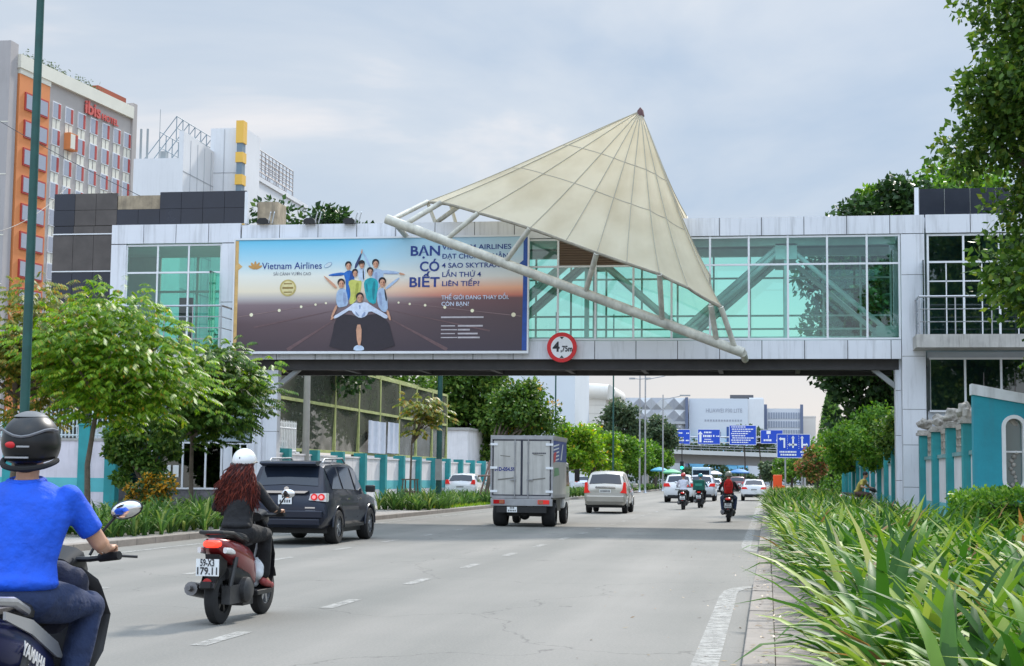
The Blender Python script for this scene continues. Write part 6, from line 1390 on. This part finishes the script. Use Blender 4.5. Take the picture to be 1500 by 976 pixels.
# parasols at the far kerbs
def parasol(label, px_, py, Y, rad, col, group='parasols at the far kerbs'):
    p = at(px_, py, Y); t = thing('parasol', label, 'parasol', (p.x, Y, .1), group=group)
    b = MB(); b.lathe([(0, .35*rad), (rad*.5, .25*rad), (rad, 0), (rad*.98, -.12), (rad*.5, .2*rad), (0, .3*rad)], (0, 0, p.z-.1), 'z', 12); b.build('canopy', mat('parasol_'+label.split()[0], col, .7), t, W=False)
    b = MB(); b.tube([(0, 0, 0), (0, 0, p.z-.1+.3*rad)], .03, 6); b.build('pole', steel, t, W=False)
parasol('blue parasol standing over the far right traffic', 1083, 692, 185, 1.2, (.03, .17, .42))
parasol('green parasol among the left kerb trees', 984, 692, 150, .9, (.12, .42, .22)); parasol('turquoise parasol beside the traffic light', 966, 689, 172, 1.0, (.05, .30, .45)); parasol('white parasol in front of the flyover pier', 1046, 694, 230, 1.2, (.7, .7, .7))
t = thing('barrier_box', 'orange and yellow plastic barrier at the far end of the right verge', 'barrier', (.75, 112, .1)); b = MB(); b.prism([(-.5, 0), (.5, 0), (.4, .95), (.22, 1.0), (.22, 1.7), (-.4, 1.7), (-.4, .95)], -.25, .25); b.build('body', mat('barrier_orange', S(240, 84, 30), .5), t, W=False, bevel=.03); b = MB(); b.box(-.2, .3, -.26, -.25, .4, .8); b.build('yellow_patch', mat('barrier_yellow', S(240, 180, 40), .5), t, W=False)
# ================================================================ MOTORBIKES AND PEOPLE
def srng(y, z, hw, hh, n=14, e=2.6, tilt=0):
    o = []
    for k in range(n):
        a = 2*PI*k/n; c, s_ = math.cos(a), math.sin(a); x_ = abs(c)**(2/e)*(1 if c > 0 else -1)*hw; zz = abs(s_)**(2/e)*(1 if s_ > 0 else -1)*hh
        o.append(Vector((x_, y+zz*tilt, z+zz)))
    return o
def scooter(name, label, col, group=None, words=None, brake=False, fine=True):
    t = thing(name, label, 'scooter', (0, 0, 0), group=group)
    for nm, y_ in (('rear_wheel', -.62), ('front_wheel', .63)): wheel(t, 0, y_, .275, .115, nm, 6, steel if y_ > 0 else black_plastic)
    b = MB(); b.loft([srng(-.86, .80, .05, .03), srng(-.80, .79, .11, .07), srng(-.62, .74, .155, .115), srng(-.38, .67, .175, .15), srng(-.12, .60, .17, .17), srng(.04, .52, .15, .17), srng(.12, .44, .12, .13)]); b.build('tail_body', col, t, W=False)
    b = MB(); b.loft([srng(-.60, .50, .10, .07), srng(-.4, .46, .14, .15), srng(-.1, .40, .14, .14), srng(.08, .34, .12, .07)]); b.build('inner_fairing', black_plastic, t, W=False)
    b = MB(); b.loft([srng(-.70, .875, .09, .03), srng(-.55, .88, .14, .045), srng(-.3, .85, .16, .05), srng(-.05, .80, .14, .05), srng(.14, .78, .08, .035)]); b.build('seat', mat('seat_black', (.014, .014, .015), .55, noise=(12, .2), bump=(60, .2)), t, W=False)
    b = MB(); b.tube([(.15, -.42, .84), (.155, -.66, .90), (.11, -.86, .915), (0, -.91, .915), (-.11, -.86, .915), (-.155, -.66, .90), (-.15, -.42, .84)], .02, 8); b.build('grab_rail', black_plastic, t, W=False)
    b = MB(); b.loft([srng(-.885, .80, .055, .022), srng(-.86, .80, .085, .036), srng(-.80, .80, .098, .045)]); tl_ = b.build('tail_lamp', brake_light if brake else red_light, t, W=False)
    b = MB()
    for s in (-1, 1): b.loft([srng(-.83, .74, .02, .03), srng(-.72, .73, .03, .035), srng(-.5, .70, .012, .02)]); 
    for v in range(len(b.v)):
        p = b.v[v]; b.v[v] = (p[0]+(.135 if v < len(b.v)//2 else -.135)*(1+.1*0), p[1], p[2])
    b.build('indicator', clear_lens, t, W=False)
    b = MB(); b.prism([(-.82, .70), (-.60, .62), (-.62, .52), (-.92, .42), (-.96, .38), (-.93, .36), (-.84, .44), (-.80, .60)], -.075, .075, 0, 'x'); b.box(-.05, .05, -.99, -.93, .38, .44); b.build('rear_mudguard', black_plastic, t, W=False)
    b = MB(); b.lathe([(0, 0), (.05, 0), (.05, .01), (0, .012)], (0, -.945, .42), 'y', 12); b.build('reflector', red_lens, t, W=False)
    pl = plate(t, 0, -.945, .575, .235, .165, 2, words=words)
    b = MB(); b.tube([(-.17, -.2, .30), (-.19, -.5, .31), (-.20, -.86, .36)], [.05, .075, .07], 12); b.tube([(-.20, -.86, .36), (-.20, -.93, .37)], [.03, .025], 8); b.build('exhaust', mat('muffler', (.20, .19, .19), .35, .7, noise=(6, .3)), t, W=False)
    b = MB(); b.box(.06, .15, -.70, -.1, .20, .38); b.lathe([(0, .10), (.13, .10), (.13, .19), (.09, .22), (0, .22)], (0, -.30, .32), 'x', 16); b.lathe([(0, .06), (.075, .06), (.075, .14), (0, .15)], (0, -.62, .275), 'x', 14); b.tube([(.12, -.66, .30), (.15, -.55, .66)], .025, 8); b.tube([(-.12, -.66, .30), (-.15, -.55, .66)], .025, 8); b.box(-.1, .1, -.2, .1, .15, .22); b.build('engine', mat('engine_grey', (.06, .06, .062), .5, .4, noise=(8, .4)), t, W=False)
    b = MB(); b.box(-.17, .17, .05, .50, .24, .29); b.build('floorboard', black_plastic, t, W=False, bevel=.01)
    b = MB(); b.loft([srng(.44, .30, .17, .05), srng(.48, .45, .19, .05, tilt=.3), srng(.50, .65, .19, .05), srng(.46, .82, .17, .05), srng(.40, .95, .13, .05), srng(.37, 1.02, .08, .03)]); b.build('leg_shield', col, t, W=False)
    b = MB(); b.box(-.14, .14, .42, .45, .42, .86); b.build('inner_panel', black_plastic, t, W=False, bevel=.02)
    b = MB(); b.tube([(0, .63, .30), (0, .40, 1.0)], .035, 8); b.tube([(.09, .63, .275), (.09, .52, .62)], .024, 6); b.tube([(-.09, .63, .275), (-.09, .52, .62)], .024, 6); b.build('fork', steel, t, W=False)
    b = MB(); b.tube([(0, .63+.33*math.cos(a), .275+.33*math.sin(a)) for a in [R(20+14*k) for k in range(11)]], .055, 8, flat=.35); b.build('front_mudguard', col, t, W=False)
    b = MB(); b.loft([srng(.30, 1.04, .10, .05), srng(.38, 1.06, .14, .07), srng(.48, 1.02, .12, .08), srng(.54, .98, .06, .04)]); b.tube([(-.36, .30, 1.07), (-.2, .36, 1.06), (.2, .36, 1.06), (.36, .30, 1.07)], .016, 8); b.build('handlebar', black_plastic, t, W=False)
    for s in (-1, 1):
        b = MB(); b.tube([(s*.36, .30, 1.07), (s*.26, .335, 1.065)], .021, 8); b.build('grip', rubber, t, W=False)
        b = MB(); b.tube([(s*.22, .36, 1.08), (s*.29, .38, 1.20), (s*.34, .36, 1.26)], .008, 6); m_ = b.build('mirror', black_plastic, t, W=False)
        b = MB(); b.ball((s*.37, .355, 1.29), (.075, .018, .048), 14, 8); b.build('mirror_glass', chrome, m_, W=False)
    return t

def V(*a): return Vector(a)
def hand(b, w, s, fingers=True, bar=True):       # palm on the grip, four fingers curled over it, thumb below
    c = w+V(s*-.005, .065, -.012)
    b.ball(w+V(0, .04, 0), (.040, .050, .020), 10, 6)
    if not fingers: return
    for k, (ox, ln) in enumerate(((-.030, .9), (-.010, 1.0), (.010, .95), (.029, .78))):
        p0 = w+V(s*ox, .075, .008); p1 = p0+V(0, .034*ln, -.004); p2 = p1+V(0, .012, -.026*ln); p3 = p2+V(0, -.020, -.016)
        b.limb([p0, p1, p2, p3], [.0098, .0092, .0085, .0075], 7)
    b.limb([w+V(-s*.035, .03, -.005), w+V(-s*.052, .058, -.020), w+V(-s*.040, .088, -.034)], [.013, .011, .009], 7)
def rider(label, loc, rotz, shirt_m, trouser_m, shoe_m, sleeve='short', scale=1.0, fine=.02, wide=1.0, hips=(-.22, .885), lean=0., feet='floor', skinm=None, group=None, hands=((-.30, .335, 1.085), (.30, .335, 1.085)), helmet=None, hair=None, name='person', neck_y=0):
    t = thing(name, label, 'person', loc, rotz, group); skinm = skinm or skin
    hy, hz = hips; W_ = wide
    pel = V(0, hy, hz); wst = V(0, hy+.03+lean*.2, hz+.17); chs = V(0, hy+.09+lean*.5, hz+.38); nck = V(0, hy+.13+lean, hz+.575); hd = nck+V(0, .045, .145)
    hip = [V(s*.095*W_, hy+.03, hz+.0) for s in (-1, 1)]; sh = [V(s*.165*W_, hy+.115+lean*.85, hz+.475) for s in (-1, 1)]
    hnd = [V(*h) for h in hands]; wri = [h+V(0, -.07, .028) for h in hnd]
    elb = [(sh[i]+wri[i])/2+V((-1, 1)[i]*.075, -.06, -.09) for i in (0, 1)]
    if feet == 'floor': kne = [V(s*.15*W_, hy+.45, hz-.03) for s in (-1, 1)]; ank = [V(s*.13, hy+.50, .40) for s in (-1, 1)]; toe = [V(s*.14, hy+.66, .315) for s in (-1, 1)]
    else: kne = [V(s*.20*W_, hy+.40, hz-.06) for s in (-1, 1)]; ank = [V(s*.20, hy+.24, .38) for s in (-1, 1)]; toe = [V(s*.21, hy+.40, .30) for s in (-1, 1)]
    def torso(b, g=0., low=True):
        if low: b.ball(pel+V(0, .01, .02), (.165*W_+g, .125+g, .115+g), 14, 9)
        rings = []
        for c, rx, ry in ((pel+V(0, 0, .06), .160*W_, .118), (wst, .140*W_, .105), (wst.lerp(chs, .5), .155*W_, .115), (chs, .175*W_, .122), (chs.lerp(nck, .42), .172*W_, .112), (chs.lerp(nck, .68), .125*W_, .09), (chs.lerp(nck, .85), .080*W_, .072), (nck+V(0, -.01, -.02), .062+g*.2, .062)):
            rings.append([c+V((rx+g)*math.cos(a), (ry+g)*math.sin(a), 0) for a in [2*PI*k/18 for k in range(18)]])
        b.loft(rings)
    b = MB(); torso(b)
    b.limb([nck-V(0, .01, .05), nck+V(0, .02, .07)], [.056, .054], 12)
    b.ball(hd+V(0, 0, .01), (.076, .095, .108), 16, 11); b.ball(hd+V(0, .035, -.06), (.055, .06, .055), 12, 8); b.ball(hd+V(0, .098, -.015), (.013, .017, .022), 8, 6); b.ball(hd+V(0, .092, -.068), (.026, .010, .009), 8, 6)
    for s in (-1, 1): b.ball(hd+V(s*.078, -.005, -.01), (.010, .022, .032), 8, 6)
    for i, s in ((0, -1), (1, 1)):
        b.limb([sh[i], elb[i], wri[i]], [.052, .042, .028], 12); b.limb([elb[i], elb[i].lerp(wri[i], .35)], [.041, .041], 10); hand(b, wri[i], s, fine < .015)
        b.limb([hip[i], kne[i], ank[i]], [.074, .050, .036], 12); b.limb([kne[i], kne[i].lerp(ank[i], .35)], [.048, .048], 10); b.limb([ank[i], toe[i]], [.04, .032], 8); b.ball(ank[i].lerp(toe[i], .5)-V(0, 0, .01), (.042, .085, .03), 10, 6)
    body = blob('body', b, skinm, t, fine, 3)
    for s in (-1, 1):
        b = MB(); b.ball(hd+V(s*.031, .082, .012), (.013, .009, .009), 8, 6); b.build('eye', mat('eye_dark', (.03, .02, .02), .2), t, W=False)
    b = MB(); torso(b, .018, False)
    for i in (0, 1):
        if sleeve == 'short': e_ = sh[i].lerp(elb[i], .78); b.limb([sh[i], sh[i].lerp(elb[i], .4)], [.066, .064], 12); b.tube([sh[i].lerp(elb[i], .3), e_], [.066, .060], 14)
        else: b.limb([sh[i], elb[i], wri[i]-(wri[i]-elb[i]).normalized()*.02], [.064, .052, .038], 12)
    b.ball(pel+V(0, -.005, .08), (.178*W_, .145, .06), 16, 8)
    blob('shirt', b, shirt_m, t, max(fine, .011), 5)
    b = MB(); b.ball(pel+V(0, .0, .0), (.178*W_, .14, .12), 16, 10)
    for i in (0, 1):
        b.limb([hip[i], hip[i].lerp(kne[i], .5), kne[i], kne[i].lerp(ank[i], .4), ank[i]+(kne[i]-ank[i]).normalized()*.05], [.110, .099, .083, .075, .063], 14)
    blob('trousers', b, trouser_m, t, max(fine, .011), 5)
    for i in (0, 1):
        b = MB(); b.limb([ank[i]+V(0, -.03, -.03), toe[i]+V(0, .02, .0)], [.045, .040], 10); b.ball(ank[i].lerp(toe[i], .45)-V(0, 0, .02), (.048, .12, .035), 12, 8); blob('shoe', b, shoe_m, t, max(fine, .012), 2)
    if helmet: helmet(t, hd)
    if hair: hair(t, hd, nck)
    return t, hd
def shell(b, c, r, n=28, m=16, cut_=.62, mi=0, rear=1.0):
    vs = []
    for i in range(m+1):
        for j in range(n):
            q = 2*PI*j/n; lim = PI*(cut_+(.0 if math.sin(q) > 0 else .10*rear*abs(math.sin(q)))); a = lim*i/m
            vs.append(c+V(r[0]*math.sin(a)*math.cos(q), r[1]*math.sin(a)*math.sin(q), r[2]*math.cos(a)))
    return b.add(vs, [(i*n+j, i*n+(j+1) % n, (i+1)*n+(j+1) % n, (i+1)*n+j) for i in range(m) for j in range(n)], mi, True)
def helmet_cap(m_, stripe=None):
    def f(t, hd):
        b = MB(); shell(b, hd+V(0, -.005, .03), (.125, .145, .128), cut_=.55); o = b.build('helmet', m_, t, W=False); sd = o.modifiers.new('s', 'SOLIDIFY'); sd.thickness = .012
        b = MB(); q = [hd+V(.127*math.cos(a), -.005+.147*math.sin(a), .012-.035*max(0, -math.sin(a))) for a in [2*PI*k/30 for k in range(31)]]; b.tube(q, .008, 6, cap=False); b.build('rim', stripe or black_plastic, o, W=False)
        b = MB(); b.ball(hd+V(0, -.148, .055), (.006, .006, .012), 8, 6); b.build('knob', black_plastic, o, W=False)
        b = MB(); b.prism([(hd.y+.12, hd.z+.03), (hd.y+.2, hd.z+.01), (hd.y+.2, hd.z+.018), (hd.y+.12, hd.z+.05)], -.08, .08, 0, 'x'); b.build('peak', m_, o, W=False)
    return f
cloth = lambda n_, c, r_=.85: mat('cloth_'+n_, c, r_, noise=(9, .18), bump=(5.5, 1.0))
jeans = cloth('jeans', (.035, .055, .115)); blackc = cloth('black', (.010, .010, .012)); shoe_b = mat('shoe_black', (.015, .015, .016), .5)

# ---- woman on the red scooter
red_p = paint('scooter_red', (.24, .018, .022), .25)
sc = scooter('scooter', 'red scooter with lit tail lamp and white number plate, ridden by the long haired woman', red_p, words=('59-X3', '179.11'), brake=True)
sc.location = (-5.41, 15.82, .0); sc.rotation_euler.z = R(-1.5)
ls = [c for c in sc.children if c.name.startswith(('leg_shield', 'front_mudguard'))]
for o in ls: o.data.materials[0] = paint('scooter_black', (.012, .012, .014))
def red_hair(t, hd, nk):
    b = MB(); r = random.Random(4)
    b.ball(hd+V(0, -.035, -.03), (.105, .10, .13), 14, 9); b.ball(nk+V(0, -.09, -.02), (.12, .07, .15), 14, 9); b.ball(nk+V(-.03, -.12, -.13), (.14, .045, .12), 14, 9)
    o = blob('hair', b, mat('hair_auburn', (.055, .012, .010), .45, noise=(14, .5)), t, .018, 3)
    b = MB()
    for i in range(1700):
        a = r.uniform(-1, 1); x0 = a*.105; p0 = hd+V(x0, -.115+.07*a*a, r.uniform(-.10, .0)); L_ = r.uniform(.22, .44); x1 = a*r.uniform(.15, .27)-.02; wv = r.uniform(0, 6.28); am = r.uniform(.008, .028)
        b.tube([p0+V((x1-x0)*q+am*math.sin(wv+q*9), -.085*math.sin(min(1, q*1.5)*PI*.5)-.03*r.random()+am*.6*math.cos(wv+q*8), -L_*q) for q in [k/6 for k in range(7)]], [.005, .006, .006, .0055, .005, .004, .0015], 4, cap=False)
    b.build('hair_strands', leafmat('hair_red', [(0, (.03, .007, .007)), (.5, (.075, .014, .011)), (.85, (.15, .028, .018)), (1, (.24, .05, .028))], .1, .4), o, W=False, fix=False)
    b = MB(); b.ball(hd+V(0, .02, -.03), (.082, .085, .07), 12, 8)
    o2 = b.build('face_mask', cloth('mask', (.28, .30, .32)), t, W=False)
woman, _ = rider('woman in black long sleeved clothes and white helmet with long auburn hair', (-5.41, 15.82, 0), R(-1.5), blackc, blackc, mat('sandal_red', (.30, .05, .05), .5), 'long', fine=.0085, wide=.95, hips=(-.16, .885), helmet=helmet_cap(mat('helmet_white', (.80, .80, .80), .25, coat=1, noise=(5, .04))), hair=red_hair, hands=((-.31, .305, 1.084), (.31, .305, 1.084)))
bg = thing('carrier_bag', 'white plastic bag on the floorboard of the red scooter', 'bag', (-5.41, 15.82, 0), R(-1.5))
b = MB()
for k in range(12): b.ball((.03+rnd.uniform(-.05, .06), .30+rnd.uniform(-.04, .05), .42+rnd.uniform(-.08, .16)), rnd.uniform(.06, .09), 8, 6)
blob('bag', b, mat('bag_white', (.72, .76, .80), .4, noise=(12, .1)), bg, .012, 2); b = MB(); b.tube([(.02, .32, .60), (.04, .38, .80), (.06, .36, .86)], .012, 6); b.build('handle', mat('bag_white', (.7,.7,.7), .4), bg, W=False)

# ---- man in the blue shirt, nearest
navy_p = paint('navy', (.012, .018, .085), .3)
HY, RZ = 7.2, R(9)
mx_, my_ = -3.52, 7.16
mb_ = thing('motorbike', 'dark blue motorbike with silver side stripe at the near left corner', 'motorbike', (mx_, my_, 0), RZ)
for nm, y_ in (('rear_wheel', -.62), ('front_wheel', .64)): wheel(mb_, 0, y_, .29, .10, nm, 8, steel)
b = MB(); b.loft([srng(-.98, .86, .03, .03), srng(-.88, .82, .11, .07), srng(-.62, .74, .165, .135), srng(-.3, .66, .17, .16), srng(-.02, .58, .15, .14), srng(.12, .50, .10, .10)]); b.build('tail_body', navy_p, mb_, W=False)
b = MB(); b.loft([srng(-.80, .88, .10, .035), srng(-.5, .875, .14, .05), srng(-.15, .84, .15, .055), srng(.14, .80, .10, .05), srng(.24, .74, .05, .03)]); b.build('seat', mat('seat_black', (.014,.014,.015), .5), mb_, W=False)
b = MB(); b.tube([(.14, -.45, .87), (.16, -.7, .93), (.12, -.95, .95), (-.12, -.95, .95), (-.16, -.7, .93), (-.14, -.45, .87)], .022, 8); b.build('grab_rail', steel, mb_, W=False)
for s in (-1, 1):
    b = MB(); pts = [(-.84, .90), (-.45, .83), (-.05, .69), (.06, .60), (-.05, .62), (-.45, .765), (-.84, .865)]
    b.prism(pts, s*.168-.006, s*.168+.006, 0, 'x'); b.build('side_stripe', mat('stripe_silver', (.42, .43, .45), .3, .6), mb_, W=False)
    text('lettering', 'YAMAHA', .085, mat('badge_silver', (.6, .6, .6), .4), mb_, (s*.182, -.62 if s > 0 else -.12, .70 if s > 0 else .55), (PI/2, R(20) if s > 0 else R(-20), s*PI/2), W=False, bold=.002, shear=.2)
b = MB(); b.box(-.12, .12, -.3, .25, .22, .5); b.tube([(.16, .2, .25), (.18, -.3, .28), (.2, -.8, .40)], [.025, .05, .055], 10); b.tube([(.13, -.6, .32), (.16, -.5, .72)], .028, 8); b.tube([(-.13, -.6, .32), (-.16, -.5, .72)], .028, 8); b.build('engine', mat('engine_grey', (.06,.06,.06), .5), mb_, W=False)
b = MB(); b.loft([srng(.30, .42, .20, .06), srng(.42, .60, .27, .07), srng(.46, .78, .29, .08), srng(.42, .92, .25, .07), srng(.38, 1.0, .16, .05)]); b.build('leg_shield', black_plastic, mb_, W=False)
b = MB(); b.loft([srng(.30, 1.02, .12, .05), srng(.40, 1.05, .17, .08), srng(.52, 1.0, .15, .09), srng(.60, .95, .07, .05)]); b.tube([(-.37, .28, 1.085), (-.2, .36, 1.06), (.2, .36, 1.06), (.37, .28, 1.085)], .014, 8); b.build('handlebar', black_plastic, mb_, W=False)
b = MB(); b.tube([(0, .64, .29), (0, .40, 1.0)], .04, 8); b.tube([(.09, .64, .29), (.09, .5, .7)], .024, 6); b.tube([(-.09, .64, .29), (-.09, .5, .7)], .024, 6); b.build('fork', steel, mb_, W=False)
b = MB(); b.tube([(0, .64+.34*math.cos(a), .29+.34*math.sin(a)) for a in [R(20+14*k) for k in range(11)]], .06, 8, flat=.35); b.build('front_mudguard', mat('pale_blue_plastic', (.45, .55, .68), .4), mb_, W=False)
for s in (-1, 1):
    b = MB(); b.tube([(s*.37, .28, 1.085), (s*.26, .33, 1.07)], .022, 10); b.build('grip', rubber, mb_, W=False)
    b = MB(); b.tube([(s*.25, .36, 1.075), (s*.33, .44, 1.075), (s*.42, .45, 1.07)], .007, 6); b.build('brake_lever', black_plastic, mb_, W=False)
    b = MB(); b.tube([(s*.20, .36, 1.08), (s*.25, .40, 1.2), (s*.31, .40, 1.27)], .008, 6); m_ = b.build('mirror', black_plastic, mb_, W=False)
    b = MB(); b.ball((s*.37, .395, 1.31), (.085, .022, .048), 16, 10, M=Matrix.Rotation(-s*.25, 3, 'Y')); b.build('mirror_shell', black_plastic, m_, W=False)
    b = MB(); b.ball((s*.37, .385, 1.31), (.078, .018, .042), 16, 10, M=Matrix.Rotation(-s*.25, 3, 'Y')); b.build('mirror_glass', chrome, m_, W=False)
hb = thing('hanging_bag', 'dark navy bag hanging ahead of the man in the blue shirt', 'bag', (mx_, my_, 0), RZ)
b = MB()
for k in range(14): b.ball((.12+rnd.uniform(-.05, .05), .24+rnd.uniform(-.05, .05), .80+rnd.uniform(-.12, .22)), rnd.uniform(.06, .09), 8, 6)
blob('bag', b, cloth('navy_bag', (.03, .035, .065)), hb, .012, 3); b = MB(); b.tube([(.10, .26, 1.0), (.12, .34, 1.06)], .01, 6); b.build('strap', blackc, hb, W=False)
def big_helmet(t, hd):
    c = hd+V(0, -.005, .015); rr = (.138, .158, .148)
    b = MB(); shell(b, c, rr, 40, 22, .66, rear=.9); o = b.build('helmet', mat('helmet_black', (.010, .010, .011), .34, noise=(5, .2), coat=.15, spec=.35), t, W=False); sd = o.modifiers.new('s', 'SOLIDIFY'); sd.thickness = .014
    b = MB(); shell(b, c+V(-.006, .006, .004), tuple(q+.003 for q in rr), 32, 10, .19, rear=.2); b.build('crown_panel', mat('helmet_silver', (.13, .13, .13), .35, .0, noise=(6, .06)), o, W=False)
    b = MB(); q = [c+V(rr[0]*1.03*math.cos(a)*.9, rr[1]*1.03*math.sin(a)*.9, -.082-.045*max(0, -math.sin(a))) for a in [PI*1.0+PI*k/14 for k in range(15)]]; b.tube(q, .014, 8); b.build('neck_roll', mat('foam_black', (.012, .012, .013), .9), o, W=False)
    b = MB(); b.tube([c+V((rr[0]+.004)*math.sin(a), -(rr[1]+.004)*math.cos(a), .045-.02*math.cos(3*a)) for a in [R(-75+15*k) for k in range(11)]], .007, 6); b.build('seam_line', mat('helmet_grey', (.14, .14, .15), .4), o, W=False)
    b = MB(); b.ball(c+V(-.050, -.146, -.012), (.030, .010, .016), 12, 8); b.build('logo_mark', mat('logo_red', S(200, 30, 34), .5), o, W=False)
    for xo, w_, zz in ((.008, .03, -.02), (-.02, .055, -.072)): b = MB(); b.obox(c+V(xo, -.152, zz), (w_, .006, .004)); b.build('logo_bar', mat('logo_grey', (.35, .35, .36), .4), o, W=False)
def short_hair(t, hd, nk):
    b = MB(); b.ball(hd+V(0, -.02, .0), (.082, .088, .10), 14, 9); b.ball(nk+V(0, -.035, .06), (.058, .035, .05), 12, 8); blob('hair', b, mat('hair_black', (.012, .011, .011), .6), t, .012, 2)
bluesh = bpy.data.materials.get('x') or cloth('royal_blue', (.006, .085, .62), .8)
man, hd_ = rider('man in royal blue polo shirt and black helmet at the near left edge', (mx_, my_, 0), RZ, bluesh, cloth('dark_jeans', (.016, .03, .085)), shoe_b, 'short', fine=.0085, wide=1.28, hips=(-.24, .90), lean=.05, feet='pegs', helmet=big_helmet, hair=short_hair, hands=((-.315, .29, 1.096), (.315, .29, 1.096)))
b = MB(); nk = V(0, -.24+.13+.05, .90+.575)
b.tube([nk+V(.078*math.cos(a), .078*math.sin(a)-.01, -.035+.012*math.sin(a)) for a in [2*PI*k/20 for k in range(21)]], .022, 8, cap=False, flat=1.3); b.build('collar', bluesh, man, W=False)

# ---- the three riders ahead
def rider_pack(label_b, label_p, x, y, col, shirt_m, trs, hel, words=None, wide=1.05, skinm=None, rz=0, feet='pegs'):
    s_ = scooter('scooter', label_b, col, 'scooters in the traffic ahead'); s_.location = (x, y, 0); s_.rotation_euler.z = rz
    p_, h_ = rider(label_p, (x, y, 0), rz, shirt_m, trs, shoe_b, 'long', fine=.022, wide=wide, feet=feet, helmet=hel, group='riders in the traffic ahead', hips=(-.2, .885))
    return s_, p_, h_
dkp = paint('scooter_dark', (.014, .016, .022), .2)
s1, p1_, h1 = rider_pack('dark scooter under the rider with the red backpack', 'rider in black jacket and grey helmet wearing a bright red backpack', -1.37, 56.0, dkp, blackc, jeans, helmet_cap(mat('helmet_olive', (.30, .31, .25), .35)), wide=1.15)
bp = thing('backpack', 'bright red backpack on the rider near the right kerb', 'backpack', (-1.37, 56.0, 0)); b = MB(); b.ball((0, -.24, 1.24), (.165, .10, .26), 14, 10); b.ball((0, -.31, 1.13), (.12, .07, .14), 12, 8); b.ball((0, -.27, 1.05), (.15, .09, .12), 12, 8); o = blob('pack', b, cloth('red_pack', (.62, .018, .015)), bp, .018, 2)
b = MB(); b.tube([(-.09, -.335, 1.42), (-.10, -.36, 1.1)], .008, 4); b.tube([(.09, -.335, 1.42), (.10, -.36, 1.1)], .008, 4); b.tube([(-.11, -.39, 1.2), (0, -.395, 1.22), (.11, -.39, 1.2)], .007, 4); b.build('zip', cloth('red_dark', (.25, .01, .01)), bp, W=False)
for s in (-1, 1): b = MB(); b.tube([(s*.11, -.2, 1.42), (s*.13, -.08, 1.44), (s*.13, .02, 1.3), (s*.13, -.1, 1.05)], .018, 6); b.build('strap', blackc, bp, W=False)
rider_pack('dark scooter under the rider in the pale shirt', 'rider in pale lavender shirt and red helmet behind the white crossover', -4.02, 76.2, dkp, cloth('lavender', (.58, .58, .66)), blackc, helmet_cap(mat('helmet_red', (.45, .04, .04), .3)))
rider_pack('dark scooter carrying the green delivery box', 'rider in teal jacket and teal helmet with a delivery box', -3.42, 81.5, dkp, cloth('teal', (.02, .20, .22)), blackc, helmet_cap(mat('helmet_teal', (.02, .22, .26), .3)), rz=R(-4))
dbx = thing('delivery_box', 'dark green delivery box strapped behind the teal jacket rider', 'delivery box', (-3.42, 81.5, 0), R(-4)); b = MB(); b.box(-.29, .29, -.92, -.42, .90, 1.42); b.build('box', cloth('box_green', (.008, .10, .075)), dbx, W=False, bevel=.03); b = MB(); b.box(-.18, .18, -.925, -.92, 1.12, 1.24); b.build('patch', mat('patch_green', (.03, .25, .18), .6), dbx, W=False)

# ---- man on a parked motorbike beside the right wall
pk = scooter('scooter', 'parked silver scooter behind the lilies by the right wall', paint('scooter_silver', (.5, .52, .53), .3)); pk.location = (3.55, 61.2, .1); pk.rotation_euler.z = R(-118)
ym, yh = rider('man with black hair in yellow shirt leaning on the parked scooter', (3.55, 61.2, .1), R(-118), cloth('yellow', (.50, .42, .10)), cloth('brown', (.10, .06, .05)), shoe_b, 'short', fine=.02, lean=.16, hair=lambda t, hd, nk: blob('hair', MB().ball(hd+V(0, -.012, .035), (.092, .108, .10), 14, 9), mat('hair_black', (.012,.011,.011), .6), t, .015, 2))
